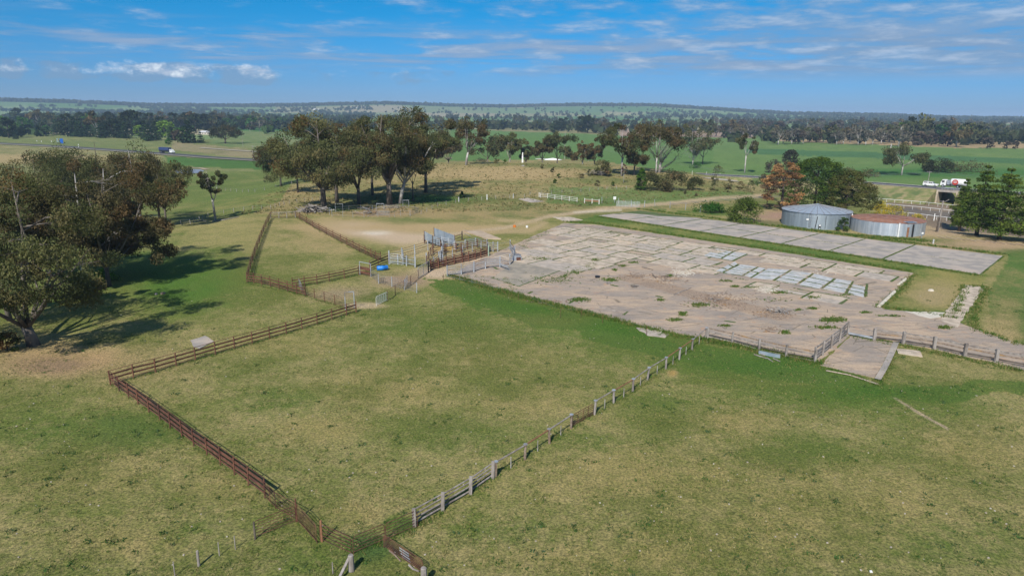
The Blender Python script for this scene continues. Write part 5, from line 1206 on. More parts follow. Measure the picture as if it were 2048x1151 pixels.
# timber and pipe fence along the near side of the big pen
g = 'near side of the big pen'
fence('timber_fence', 'grey split-rail timber fence with four rails near the folded gates', [(829.5, 1053), (885, 1019.6), (940.5, 986.8), (985.5, 956)], 1.32, [(1.2, .11, .11, 'timber'), (.88, .10, .10, 'timber'), (.52, .12, .12, 'timber'), (.18, .13, .13, 'timber')], ('box', .24, .17), 'timber', g, over=.1, leanj=.03, jit=.05)
PF = [(991.5, 953), (1049.5, 917.4), (1099, 886.3), (1142, 855.9)]
fence('pipe_fence', 'single pipe on capped timber posts left of the small rusty gate', PF, 1.3, [(1.28, .13, .13, ['timber', 'rust_bright', 'timber'])], ('tube', .21, .21), 'timber_brown', g, cap='galv', leanj=.035)
PG = [(1188.9, 828.3), (1227.7, 805.9), (1265.3, 783.3), (1294.6, 758.9), (1331.7, 737.5), (1358.4, 718.7), (1383.8, 699.3), (1411.2, 676.4)]
fence('pipe_fence', 'single pipe on capped timber posts climbing from the small rusty gate to the concrete', PG, 1.36, [(1.34, .12, .12, ['timber', 'rust_bright', 'timber', 'timber', 'rust_bright', 'rust_bright', 'timber'])], ('tube', .22, .22), 'timber', g, cap='galv', leanj=.035)
gate('steel_gate', 'small rusty mesh gate between two capped posts', (1145, 853), (1186, 829.5), 1.15, 5, 'rust', uprights=3, pipe=.06)
DR = []
for q, a, b in [(991.5, PF[0], PF[1]), (0, PF[1], PF[2]), (0, PF[2], PF[3])] + [(0, PG[i], PG[i + 1]) for i in range(7)]:
    p = P(a[0] + (b[0] - a[0]) * .52, a[1] + (b[1] - a[1]) * .52)
    DR.append(post('thin pale dropper stake', p, .95, .035, 'dead_wood', 'dropper_stake', 'stake', group='droppers of the pipe fence'))
for k, o in enumerate(DR): o['label'] = (ORD[3 - k - 1] + ' thin pale dropper stake left of the small rusty gate') if k < 3 else (ORD[k - 3] + ' thin pale dropper stake right of the small rusty gate')
WR = [(1.14, .025, .025, 'galv_dull')]
# weathered timber fences at the corner of the concrete
g = 'weathered timber fences by the loading pad'
fence('timber_fence', 'weathered timber fence with rusty top pipe along the front of the concrete yard', [(1415, 676), (1464, 686.5), (1517.8, 701), (1571.6, 713), (1629.5, 724)], 1.35, [(1.25, .10, .13, 'timber_brown'), (.85, .08, .14, 'timber'), (.42, .10, .10, 'bark_dark'), (.14, .12, .12, 'timber')], ('box', .22, .2), 'timber', g, over=.1, jit=.06)
fence('timber_fence', 'leaning weathered board fence running back to the concrete from the corner', [(1629.5, 724), (1645, 711), (1662, 697), (1679, 683), (1696, 669)], 1.65, [(1.5, .08, .2, 'timber'), (1.1, .08, .2, 'timber'), (.7, .08, .2, 'timber'), (.3, .08, .2, 'timber')], ('box', .2, .2), 'timber', g, over=.12, jit=.07, leanj=.05)
fence('timber_fence', 'heavy timber fence with big grey posts running off the right edge', [(1748, 680.5), (1805.5, 687.5), (1867.5, 697.6), (1929, 711.8), (1991.6, 723.5), (2058, 737)], 1.45, [(1.32, .10, .16, 'timber'), (.86, .10, .17, 'timber_brown'), (.34, .12, .16, 'bark_dark')], ('box', .34, .28), 'timber', g, over=.12, jit=.05)
fence('timber_fence', 'galvanised bottom rail and thin timber rails left of the first big grey post', [(1697, 670), (1748, 680.5)], 1.2, [(1.2, .07, .10, 'timber'), (.32, .16, .2, 'galv')], None, 'timber', g)
for a, b, l_ in [((1517, 707), (1560, 716), 'strip of flat grey metal leaning at the foot of the timber fence')]:
    p0, p1 = P(*a), P(*b); rt = empty('metal_sheet', p0); tag(rt, l_, 'metal sheet'); bar(p0 + Vector((0, 0, .2)), p1 + Vector((0, 0, .2)), .04, .42, 'corrugated', rt, 'sheet')
for a, b in [((1508, 709), (1533, 717)), ((1520, 708), (1530, 711)), ((1534, 716), (1545, 723)), ((1546, 717), (1560, 723))]:
    log('pale timber offcut lying in the grass before the timber fence', [a, b], .07, 'timber', 'timber_offcut', 'offcuts in the grass')
fence('gate_wing', 'narrow rail strip left of the leaning board fence', [(1411, 676), (1415, 676)], 1.3, [(1.2, .06, .06, 'timber')], ('box', .12, .12), 'timber', g)

# ------------------------------------------------------------------ cattle yards
g = 'steel cattle yards'
SI = [(1.72, .09, .09, ['galv', 'galv_dull', 'rust']), (1.38, .05, .11, 'galv'), (1.04, .05, .11, ['galv_dull', 'galv']), (.70, .05, .11, 'galv'), (.36, .05, .11, ['galv', 'galv_dull'])]
def yardf(label, pts, h=1.8, rails=SI, pm='galv', post=('box', .18, .18), **kw): return fence('yard_panel', label, pts, h, rails, post, pm, g, 'yard panel', over=.12, jit=.03, **kw)
yardf('curved run of silver rail panels at the front of the yards', [(894.8, 552.6), (922.7, 548.8), (947.7, 544), (971, 537.5), (999.6, 534)])
yardf('silver and rusty panels curving round the right end of the yards', [(1020, 529), (1027, 521), (1029, 512), (1020, 499)], 1.9)
gate('steel_gate', 'silver rail gate with a flat sheet swung out on the concrete', (1000, 535), (1020, 541.7), 1.6, 5, 'galv', uprights=0, plate=[(.0, .8, .5, .8, 'galv')], group=g)
gate('steel_gate', 'rusty topped gate leading from the silver gate up to the curved panels', (1000.5, 533), (1020, 528), 1.8, 5, 'rust', uprights=0, group=g)
yardf('heavy rusty boarded race along the middle of the yards', [(861.5, 540), (877, 536), (893, 532), (909, 528), (925, 524.5), (937.5, 522), (950, 518.5), (962, 515), (974.5, 511.5)], 1.75,
      [(1.70, .07, .07, 'rust'), (1.36, .06, .16, 'rust'), (.98, .08, .40, 'rust'), (.50, .08, .40, 'rust'), (.14, .06, .16, 'rust')], 'rust')
yardf('second rusty and grey rail line behind the boarded race', [(883, 521), (905, 515), (925, 509), (945, 503), (962, 498.5), (974, 496)], 1.8,
      [(1.75, .06, .06, 'rust'), (1.4, .05, .06, 'galv_dull'), (1.05, .05, .06, 'rust'), (.7, .05, .06, 'galv_dull'), (.35, .05, .06, 'rust')], 'galv_dull')
gate('steel_gate', 'rusty sheeted slide gate at the right end of the boarded race', (974.5, 511.5), (974, 496), 2.0, 3, 'rust', plate=[(.05, .95, .3, 1.1, 'rust'), (.3, .95, 1.2, 1.9, 'rust')], group=g)
post('green painted steel post at the end of the boarded race', (977, 512), 2.2, .12, 'galv_green' if 'galv_green' in M else 'galv', 'steel_post')
yardf('silver panels behind the green post', [(976, 503.5), (986, 503), (995.5, 502.8)], 1.9)
yardf('wide open rails between the silver panels and the curved end', [(995.5, 502.8), (1020, 499)], 1.7, [(1.6, .04, .04, 'galv_dull'), (1.1, .04, .04, 'rust'), (.6, .04, .04, 'galv_dull')], post=None)
yardf('silver and timber panel fence left of the race towards the drum', [(778.5, 527.8), (796, 528.5), (813, 531), (830.5, 534.2)], 1.75, [(1.6, .06, .1, 'timber'), (1.2, .06, .12, 'galv'), (.8, .06, .12, 'timber'), (.4, .06, .12, 'galv')])
gate('steel_gate', 'white tube gate standing behind the blue drum', (781, 527.5), (803, 530), 1.95, 4, 'white_paint', group=g, uprights=0)
yardf('rusty and silver rails along the back left of the yards', [(778.5, 521), (804, 516), (830, 508.5), (856, 500), (884, 492)], 1.8, [(1.75, .06, .06, 'rust'), (1.3, .05, .08, 'galv_dull'), (.85, .05, .08, 'rust'), (.4, .05, .08, 'timber')])
yardf('silver rails between the corrugated race and the inner yard', [(884, 492), (886, 503), (884, 514)], 2.0)
yardf('grey rails running right under the loading race', [(884, 492), (898, 493), (910.5, 498.5), (930, 496), (951, 492.5), (974, 496)], 1.7)
yardf('tall silver posts with thin rails across the inner yard', [(830, 533), (853.4, 528), (881, 522)], 2.0, [(1.7, .04, .04, 'galv_dull'), (1.3, .04, .04, 'rust'), (.9, .04, .04, 'galv_dull'), (.5, .04, .04, 'galv_dull')])
yardf('thin silver rails from the white gate to the inner yard', [(804, 516), (806, 529)], 1.9)
gate('steel_gate', 'bright silver barred gate at the front of the inner yard', (836.5, 557), (857, 544), 1.9, 6, 'galv', uprights=1, group=g, pipe=.09)
yardf('rusty bar fence closing the front of the boarded race', [(857, 544), (861.5, 540)], 1.8, SI, 'rust')
yardf('timber and rusty rails between the inner pens', [(853.4, 528), (858, 520), (862, 511), (866, 503)], 1.5, [(1.4, .04, .06, 'rust'), (.95, .04, .06, 'timber'), (.5, .04, .06, 'rust')], 'rust')
yardf('long rusty rail line between the loading race and the boarded race', [(866, 508), (890, 506), (912, 504), (935, 499), (955, 495)], 1.7, [(1.6, .08, .08, 'rust'), (1.2, .05, .12, 'rust'), (.8, .05, .12, 'rust'), (.4, .05, .12, 'rust')], 'rust')
yardf('rusty cross rails joining the boarded race to the rail line behind it', [(925, 524), (924, 514), (922, 503)], 1.7, [(1.6, .08, .08, 'rust'), (1.1, .05, .12, 'rust'), (.6, .05, .12, 'rust')], 'rust')
yardf('rusty and grey rails closing the inner yard behind the bright silver gate', [(857, 544), (868, 534), (878, 525)], 1.8, [(1.7, .08, .08, 'rust'), (1.25, .05, .12, 'galv_dull'), (.8, .05, .12, 'rust'), (.35, .05, .12, 'rust')], 'galv_dull')
yardf('silver stile gate posts at the left end of the boarded race', [(878, 525), (886, 531)], 2.0, [(1.8, .05, .05, 'galv'), (1.4, .05, .05, 'galv'), (1.0, .05, .05, 'galv'), (.6, .05, .05, 'galv')])
THIN = [(1.45, .04, .04, 'galv_dull'), (1.18, .03, .03, 'galv_dull'), (.92, .03, .03, 'galv_dull'), (.66, .03, .03, 'galv_dull'), (.4, .03, .03, 'galv_dull'), (.16, .03, .03, 'galv_dull')]
fence('yard_panel', 'thin silver panels in front of the drum ending at the corner post', [(742, 553.5), (757.5, 566.5), (783.9, 573), (808.9, 579.5), (833.5, 585.5)], 1.55, THIN, ('box', .1, .1), 'galv', g, 'yard panel', over=.1)
fence('yard_panel', 'dark thin rail panels from the white mesh gate up to the silver panels', [(775, 601), (790.7, 590), (809, 579.5), (822, 570), (836.5, 557)], 1.5, [(a, b, c, 'rust') for a, b, c, _ in THIN], ('box', .08, .08), 'rust', g, 'yard panel')
gate('white_gate', 'white framed mesh gate standing open on the grass below the yards', (752.6, 611.5), (775, 601), 1.35, 6, 'white_paint', uprights=5, pipe=.055, group=g)
gate('steel_gate', 'small silver gate leaning half open beside the thin panels', (809, 579), (815, 566), 1.4, 6, 'galv', group=g)
gate('steel_gate', 'dark small hurdle leaning at the corner post by the drum', (760, 566), (771, 566), .9, 3, 'black', uprights=2, group=g)
fence('wire_fence', 'low thin pipe and mesh fence between the grass and the front slab', [(895, 553.5), (920, 560), (944, 566), (968, 571.5), (997.9, 579)], 1.1, [(1.05, .03, .03, 'galv_dull'), (.8, .02, .02, 'galv_dull'), (.55, .02, .02, 'rust'), (.3, .02, .02, 'galv_dull'), (.1, .03, .03, 'galv_dull')], ('tube', .06, .06), 'galv_dull', g)
fence('wire_fence', 'rusty star pickets in the grass edge along the front of the concrete', [(887, 563), (1036, 600), (1120, 634), (1162, 634), (1205, 645), (1293, 670)], 1.25, [(1.1, .012, .012, 'galv_dull')], ('box', .05, .05), 'rust', leanj=.05)
# loading race with corrugated sides
def corr(label, a, b, za0, za1, zb0, zb1, ribs=9):
    """ribbed sheet wall from a to b, bottom and top heights at both ends"""
    a = P(*a); b = P(*b); root = empty('sheet_wall', a); tag(root, label, 'sheet wall', g); n = ribs
    for k in range(n):
        f0, f1 = k / n, (k + .86) / n
        la = za0 + (za1 - za0) * (f0 + f1) / 2; lb = zb0 + (zb1 - zb0) * (f0 + f1) / 2; th = ((za1 - za0) + (zb1 - zb0)) / 2 / n * .86
        bar(a + Vector((0, 0, la)), b + Vector((0, 0, lb)), .05 + .03 * (k % 2), th, 'corrugated', root, 'plank')
    nv = (b - a).normalized(); nv = Vector((nv.y, -nv.x, 0)) * .07
    for s in (0, .5, 1):
        q = a.lerp(b, s) + nv; t_ = za1 + (zb1 - za1) * s; bar(q, q + Vector((0, 0, t_ + .15)), .1, .1, 'rust' if s != .5 else 'galv_dull', root, 'post')
corr('blue-grey ribbed sheet wall at the back of the loading race', (869, 482), (910, 492.5), 1.0, 2.9, .2, 2.3)
corr('blue-grey ribbed sheet wall on the front left of the loading race', (849.5, 487), (881, 494), .9, 2.7, .2, 1.5, 6)
p0 = P(860, 484); p1 = P(896, 493.5); rt = empty('loading_ramp', p0); tag(rt, 'sloping plank floor of the loading race between the ribbed walls', 'ramp')
dn = (p1 - p0).normalized(); nn = Vector((-dn.y, dn.x, 0))
for k in range(12):
    s0 = (p1 - p0).length * k / 12; q = p0 + dn * (s0 + .3); z = .95 * (1 - k / 12)
    bar(q - nn * .55 + Vector((0, 0, z)), q + nn * .55 + Vector((0, 0, z)), .42, .06, 'timber', rt, 'plank')
m = MB().box((0, 0, 1.1), (.35, .12, 1.6), .6); o = m.build('rubber_buffer', M['black'], loc=P(849.5, 486)); tag(o, 'black rubber buffer on the end of the loading race', 'buffer')
post('dark timber post beside the front ribbed wall', (865.5, 494), 2.4, .13, 'bark_dark', 'timber_post')
post('pale concrete block post at the foot of the back ribbed wall', (909.5, 497), 1.35, .22, 'conc_pale', 'concrete_post')
post('dark timber post right of the loading race', (924, 479), 1.9, .13, 'bark_dark', 'timber_post')
fence('timber_rail', 'rusty rail from the ribbed wall to the dark post', [(911, 484), (924, 479.5)], 1.6, [(1.3, .05, .1, 'rust'), (.7, .05, .1, 'rust')], None, cat='rail')
log('pale rail lying on the edge of the dirt ramp', [(929, 467), (943, 473.5)], .07, 'dead_wood', 'pale_rail')
# blue drum and feed box
def drum():
    p = P(765, 540); m = MB(); ax_ = Vector((.88, .42, .0)).normalized(); h_ = .95
    m.tube([ax_ * s for s in (-h_, -h_ + .05, -.3, -.28, .3, .32, h_ - .05, h_)], [.36, .42, .42, .45, .45, .42, .42, .36], 16)
    r_ = empty('blue_drum', p + Vector((0, 0, .42))); tag(r_, 'bright blue plastic drum lying cut open as a trough in the small pen', 'drum')
    m.build('body', M['blue_plastic'], r_, True)
    MB().box((0, 0, .43), (.9, .34, .03), math.atan2(ax_.y, ax_.x)).build('opening', M['black'], r_)
drum()
def feeder():
    p = P(1034, 520); r_ = empty('feed_box', p, .5); tag(r_, 'small grey steel feed box with a dark open side right of the curved panels', 'feed box')
    m = MB(); m.add([(-.9, -.6, 0), (.9, -.6, 0), (.9, .6, 0), (-.9, .6, 0), (-.5, -.5, 1.1), (.5, -.5, 1.1), (.5, .5, 1.1), (-.5, .5, 1.1)], [(0, 3, 2, 1), (4, 5, 6, 7), (0, 1, 5, 4), (1, 2, 6, 5), (2, 3, 7, 6), (3, 0, 4, 7)])
    m.build('body', M['galv'], r_); MB().box((0, -.60, .38), (.9, .06, .55)).build('opening', M['rust'], r_); MB().box((0, 0, 1.14), (1.15, 1.15, .05)).build('lid', M['galv_dull'], r_)
    MB().box((.72, 0, .4), (.08, .7, .6), 0, .3).build('flap', M['black'], r_)
feeder()
for px, py, r, mt, l_ in [(1029, 454, .45, 'orange', 'small orange and white drum standing on the worn grass'), (1054, 455, .35, 'white_paint', 'small white drum standing on the worn grass')]:
    p = P(px, py); m = MB().tube([p, p + Vector((0, 0, .5))], r * .8, 12); o = m.build('drum', M[mt]); tag(o, l_, 'drum')
# ------------------------------------------------------------------ pipe pens and rubbish under the grove
g = 'pipe pens under the tall gum trees'
for i, (a, b, h_, l_) in enumerate([((659, 429), (664, 432), 1.9, 'small pale hoop frame at the left of the pipe pens'), ((671, 423), (686, 424), 2.2, 'wide pale hoop frame under the dark-trunked gum'), ((753, 420), (768, 420), 1.8, 'pale hoop frame behind the rubbish heap'), ((806, 412), (818, 412), 1.7, 'pale hoop frame at the back right of the pipe pens')]):
    arch(l_, a, b, h_, 'galv', .09)
fence('pipe_pen', 'faint low rail line along the front of the pipe pens', [(664, 433), (686, 434), (706, 435), (728, 435), (756, 434), (779, 434), (789, 433.5), (801, 431), (820, 432)], 1.5, [(1.4, .035, .035, 'galv_dull'), (.95, .03, .03, 'rust'), (.5, .03, .03, 'galv_dull')], ('tube', .07, .07), 'galv', g, 'fence')
fence('pipe_pen', 'back rail line of the pipe pens', [(672, 424), (698, 422), (722, 420), (745, 421), (770, 420), (806, 416), (817, 413)], 1.5, [(1.4, .035, .035, 'galv_dull'), (.8, .03, .03, 'galv_dull')], ('tube', .07, .07), 'galv', g, 'fence')
gate('steel_gate', 'grey mesh gate standing in the middle of the pipe pens', (752, 431), (779, 431), 1.4, 7, 'galv_dull', uprights=6, group=g)
gate('steel_gate', 'bent grey gate leaning at the right end of the pipe pens', (821, 431), (838, 425), 1.5, 6, 'galv', uprights=3, group=g)
def heap(label, px, py, n, sx, sy, hh, mats, L=(.6, 2.2), r=(.04, .12), name='wood_pile', seed=1):
    p = P(px, py); rd = random.Random(seed); root = empty(name, p); tag(root, label, 'wood pile')
    for k in range(n):
        c = Vector((rd.gauss(0, sx * .4), rd.gauss(0, sy * .4), 0)); c.z = hh * max(.08, 1 - (c.x / sx) ** 2 - (c.y / sy) ** 2) * rd.random() + .08
        a = rd.uniform(0, 6.28); l_ = rd.uniform(*L) / 2; dv = Vector((math.cos(a), math.sin(a), rd.uniform(-.25, .25))) * l_; q = rd.uniform(*r)
        bar(p + c - dv, p + c + dv, q, q, rd.choice(mats), root, rd.choice(['branch', 'branch', 'board']), rd.choice(['box', 'tube']))
heap('heap of brown bark, timber and netting in the middle of the pipe pens', 737, 428, 60, 3.6, 2.4, 2.2, ['timber_brown', 'rust_bright', 'timber', 'galv_dull', 'dead_wood'], seed=2, L=(.6, 2.6))
heap('pile of grey logs and planks at the foot of the dark-trunked gum', 625, 424, 70, 5.2, 2.5, 1.9, ['dead_wood', 'timber', 'bark_dark', 'timber'], L=(1.5, 4.5), r=(.10, .28), seed=3)
heap('scattered pale branches behind the pipe pens', 785, 416, 40, 7.5, 2.2, .8, ['dead_wood', 'timber'], seed=4, L=(1, 3))
heap('grey tangled heap of dead branches on the rise left of the young tree', 1198, 350, 90, 5.5, 3.0, 2.2, ['dead_wood', 'timber', 'timber'], L=(1.2, 4), r=(.06, .2), seed=5, name='branch_pile')
heap('pile of broken grey timber on the concrete yard', 1556, 624, 46, 1.6, .8, .45, ['dead_wood', 'timber', 'timber_brown'], L=(.6, 2.4), r=(.05, .16), seed=6)
heap('small pile of grey sticks on the concrete left of the larger timber pile', 1430, 600, 22, 1.3, .7, .3, ['dead_wood', 'timber_brown'], L=(.5, 2.2), r=(.05, .12), seed=7)
heap('few short grey boards on the concrete near the black drum lid', 1217, 567, 9, .7, .4, .15, ['dead_wood', 'timber'], L=(.5, 1.2), r=(.06, .14), seed=8)
heap('sticks and a grey board on the bare concrete by the trench', 1268, 574, 9, .8, .5, .2, ['bark_dark', 'timber'], L=(.6, 1.6), r=(.05, .1), seed=9)
heap('broken dark sticks along the far edge of the debris patch', 1330, 554, 14, 1.6, .6, .15, ['bark_dark', 'timber_brown'], L=(.4, 1.4), r=(.04, .1), seed=10)
heap('fallen branch and twigs on the edge of the far woodland slope', 900, 318, 22, 5, 2, 1.2, ['timber', 'timber_brown'], L=(1.5, 4), r=(.1, .25), seed=12, name='branch_pile')
log('long grey beam lying across the concrete yard', [(1348, 590), (1382, 576)], .10, 'timber', 'timber_beam'); log('short dark beam leaning beside the debris patch', [(1304, 548), (1312, 557)], .08, 'bark_dark', 'timber_beam')
log('dark plank lying at the back of the debris patch', [(1284, 535), (1306, 540)], .09, 'bark_dark', 'timber_beam'); log('grey board beside a broken slab near the grass edge', [(1198, 615), (1238, 624)], .08, 'timber', 'timber_beam')
log('pale fallen limb below the pond beside the wire fence', [(395, 443), (404, 441), (412, 443)], .14); log('long dark fallen branch right of the white-trunked tree', [(425, 443), (450, 440), (478, 434)], .14, 'timber'); log('pale branch on the ground in front of the pipe pens', [(735, 433), (745, 430), (754, 426)], .08)
p = P(1195, 555); m = MB().tube([p, p + Vector((0, 0, .32))], .42, 12); tag(m.build('tyre', M['black']), 'black round tyre lying on the bare concrete', 'tyre')
for px, py, s, mt, l_ in [(1862, 581, .5, 'conc_cream', 'pale broken concrete lump in the grass square'), (326, 587, .45, 'timber_brown', 'flat brown stump in the grass below the tree shadow'), (312, 588, .3, 'timber', 'low stump left of the flat brown one'), (1046, 332, .8, 'dead_wood', 'grey stump on the rise under the white post'), (1742, 1142, .12, 'white_paint', 'white stone at the bottom edge of the grass'), (705, 1121, .08, 'white_paint', 'white stone behind the stout timber post')]:
    p = P(px, py); rd = random.Random(px); m = MB(); n = 8
    m.add([(p.x + math.cos(6.28 * k / n) * s * rd.uniform(.7, 1.1), p.y + math.sin(6.28 * k / n) * s * rd.uniform(.7, 1.1), p.z - .05) for k in range(n)] + [(p.x + math.cos(6.28 * k / n) * s * rd.uniform(.45, .75), p.y + math.sin(6.28 * k / n) * s * rd.uniform(.45, .75), p.z + s * .5) for k in range(n)],
          [(k, (k + 1) % n, (k + 1) % n + n, k + n) for k in range(n)] + [tuple(k + n for k in range(n))]); tag(m.build('stump' if 'stump' in l_ else 'stone', M[mt]), l_, 'stump' if 'stump' in l_ else 'stone')
# pale stones scattered over the grass: countless
rd = random.Random(9); m = MB()
for _ in range(420):
    px, py = rd.uniform(20, 2030), rd.uniform(560, 1140)
    if inpoly(px, py, PAD): continue
    p = P(px, py); s = rd.uniform(.02, .06); m.box((p.x, p.y, p.z + s * .3), (s * 2, s * 1.5, s), rd.uniform(0, 3))
tag(m.build('pebbles', M['gravel_pale']), 'small pale stones scattered through the pasture', kind='stuff')
m = MB(); m2 = MB()
for cx, cy, rx, ry, n, mm in [(1370, 545, 26, 7, 260, m), (1535, 580, 20, 6, 200, m), (1640, 545, 30, 8, 60, m), (1270, 552, 30, 6, 200, m2), (1330, 558, 40, 10, 240, m2), (1440, 600, 70, 16, 500, m2), (1550, 625, 40, 10, 240, m2), (1105, 603, 34, 4, 120, m2), (1540, 660, 20, 6, 80, m2)]:
    for _ in range(n):
        p = P(cx + rd.gauss(0, rx * .5), cy + rd.gauss(0, ry * .5)); s = rd.uniform(.03, .12); mm.box((p.x, p.y, .05 + s * .2), (s * 2.2, s * 1.3, s * .6), rd.uniform(0, 3))
tag(m.build('rubble', M['conc_cream']), 'pale crushed rubble strewn on the concrete yard', kind='stuff'); tag(m2.build('bark_litter', M['timber_brown']), 'brown bark and timber litter on the concrete yard', kind='stuff')

# ------------------------------------------------------------------ far fences on the rise
g = 'white rail fence on the rise'
fence('white_fence', 'white post and rail fence standing alone on the rise', [(1078, 394), (1081, 395), (1095, 396), (1109.5, 398.5), (1123.5, 400), (1138.5, 402), (1154, 404)], 1.5, [(1.35, .07, .10, 'white_dirty'), (.85, .07, .10, 'white_dirty'), (.35, .07, .10, 'white_dirty')], ('box', .18, .18), 'white_dirty', g)
fence('white_fence', 'low pair of rails with rusty sheet at the right of the lone white fence', [(1169, 406), (1184, 407), (1198, 408)], 1.5, [(1.2, .06, .10, 'white_dirty'), (.8, .06, .4, 'rust_bright')], ('box', .25, .25), 'white_dirty', g)
post('white marker post left of the weathered slab on the rise', (974, 399), 1.6, .14, 'white_paint', 'white_post'); post('grey marker post by the weathered slab', (1026.5, 396), 1.4, .13, 'conc_pale', 'white_post')
post('pale post at the end of the grove shadow', (917.5, 403), 1.4, .16, 'conc_pale', 'white_post')
def wirefence(label, pts, n, h=1.15, material='dead_wood', wr=.02, group=None):
    q = [P(*s) for s in pts]; L = [0]
    for a, b in zip(q[:-1], q[1:]): L.append(L[-1] + (b - a).length)
    out = []
    for k in range(n):
        s = L[-1] * k / (n - 1); i = min(max(j for j in range(len(L)) if L[j] <= s + 1e-6), len(q) - 2); v_ = q[i].lerp(q[i + 1], (s - L[i]) / (L[i + 1] - L[i])); out.append(Vector((v_.x, v_.y, float(hz(v_.x, v_.y)))))
    return fence('wire_fence', label, out, h, [(h * .95, wr, wr, 'galv_dull'), (h * .5, wr, wr, 'galv_dull')], ('tube', .14, .14), material, group, leanj=.06)
wirefence('wire fence crossing the rise in front of the bare tree', [(1060, 389), (1137, 386), (1215, 379), (1290, 377), (1330, 372)], 16)
wirefence('wire fence down the slope left of the tall grove', [(300, 452), (380, 448), (420, 432), (480, 422), (540, 418), (575, 408), (640, 400)], 26)
wirefence('wire fence along the foot of the meadow by the spreading gum', [(430, 376), (515, 384), (560, 372), (620, 362)], 12)
wirefence('wire fence from the pipe pens along the edge of the worn ground', [(842, 428), (877, 412), (918, 404), (974, 399), (1027, 396), (1078, 394)], 12)
wirefence('tall wire netting fence with pale posts beside the vehicle track', [(1204, 406), (1240, 409), (1281, 415), (1305, 411), (1374, 420), (1400, 424)], 8, 1.9, 'galv')
gate('steel_gate', 'pale mesh gate across the vehicle track', (1232, 413), (1280, 415), 1.7, 8, 'galv', uprights=7)
p = P(1229, 405); m = MB().box((p.x, p.y, p.z + 1.4), (.9, .06, .9), .2); r_ = empty('sign', p); tag(r_, 'small pale square sign on the netting fence by the track', 'sign'); m2 = MB().box((0, 0, 1.4), (.9, .06, .9), .2).build('panel', M['white_paint'], r_); MB().box((0, .05, .7), (.1, .06, 1.4), .2).build('post', M['galv'], r_)
wirefence('dark wire fence behind the three pines', [(1800, 448), (1850, 452), (1930, 458), (2060, 470)], 9, 2.0, 'bark_dark')
# white obelisk and sheet on the crest
p = P(1045, 325); h_ = 4.6; m = MB(); vs = []
for z, s in ((0, .38), (h_ * .55, .33), (h_ * .6, .26), (h_ * .92, .24), (h_, .08)): vs += [(-s, -s, z), (s, -s, z), (s, s, z), (-s, s, z)]
m.add(vs, [(4 * k + i, 4 * k + (i + 1) % 4, 4 * k + 4 + (i + 1) % 4, 4 * k + 4 + i) for k in range(4) for i in range(4)] + [(16, 17, 18, 19)]); tag(m.build('white_pillar', M['white_paint'], loc=p), 'white pillar standing alone on the crest of the rise', 'pillar')
p = P(1106, 320); m = MB(); m.add([(-7, -1, 0), (2, -1.6, .0), (6, -1.2, .2), (7, .6, .2), (1, 1.2, .9), (-5, .8, .8), (0, 0, 1.5)], [(0, 1, 6), (1, 2, 6), (2, 3, 6), (3, 4, 6), (4, 5, 6), (5, 0, 6)]); tag(m.build('white_sheeting', M['white_paint'], loc=p), 'crumpled white sheeting heaped on the crest beside the power pole', 'sheeting')
p = P(1083, 318); m = MB(); m.add([(-5, -.5, 0), (5, -.8, 0), (4, .8, .3), (-4, .6, .3)], [(0, 1, 2, 3)]); tag(m.build('white_sheeting', M['white_dirty'], loc=p), 'flat pale sheet on the crest left of the heaped one', 'sheeting')
# ------------------------------------------------------------------ power poles and wires
def pole(label, px, yb, yt, arm=1.2, r=.16, p=None, material='timber', rot=0.0, group='power poles'):
    p = p or P(px, yb); h_ = hpx(p, yt); r_ = empty('power_pole', p); tag(r_, label, 'power pole', group)
    MB().tube([(0, 0, -.3), (0, 0, h_)], [r, r * .7], 8).build('shaft', M[material], r_)
    if arm:
        dv = Vector((math.cos(rot), math.sin(rot), 0)) * arm; MB().tube([-dv + Vector((0, 0, h_ - .5)), dv + Vector((0, 0, h_ - .5))], .07, 4).build('crossarm', M[material], r_)
        for s in (-1, -.4, .4, 1):
            q = dv * s * .95 + Vector((0, 0, h_ - .42)); MB().tube([q, q + Vector((0, 0, .22))], .05, 5).build('insulator', M['white_dirty'], r_)
    return p + Vector((0, 0, h_ - .25))
def wire(label, a, b, sag=1.0, r=.028):
    pts = [a.lerp(b, k / 12) - Vector((0, 0, sag * 4 * (k / 12) * (1 - k / 12))) for k in range(13)]; tag(MB().tube(pts, r, 4).build('power_line', M['galv_dull']), label, 'cable')
t1 = pole('tall pale power pole on the crest beside the white sheeting', 1129, 319, 264, 0, .2, material='dead_wood')
t2 = pole('shorter pole on the crest right of the tall pale one', 1177, 322, 291, 0, .15, material='dead_wood')
t3 = pole('timber power pole in front of the white utility on the road', 1851, 396, 342, 1.3, .17, rot=.4)
t4 = pole('power pole beside the main road left of the spreading gum', 507, 320, 291, 1.4, .2)
t5 = pole('thin power pole in the paddock beyond the main road', 486, 294, 272, 1.2, .15); t6 = pole('pale power pole in front of the homestead buildings on the left', 460, 258, 244, 1.0, .18); t7 = pole('pale power pole in front of the homestead buildings on the right', 494, 260, 244, 1.0, .18)
t8 = pole('thin roadside pole at the foot of the cedars', 335, 280, 266, 1.0, .15); t9 = pole('roadside pole left among the homestead trees', 131, 270, 255, 1.0, .15)
tA = pole('brown pole behind the dying cypress', 1533, 417, 350, 0, .12, material='bark_dark')
tB = PZ(2090, 352, 9.5); tC = P(1180, 330); tC.z += 8
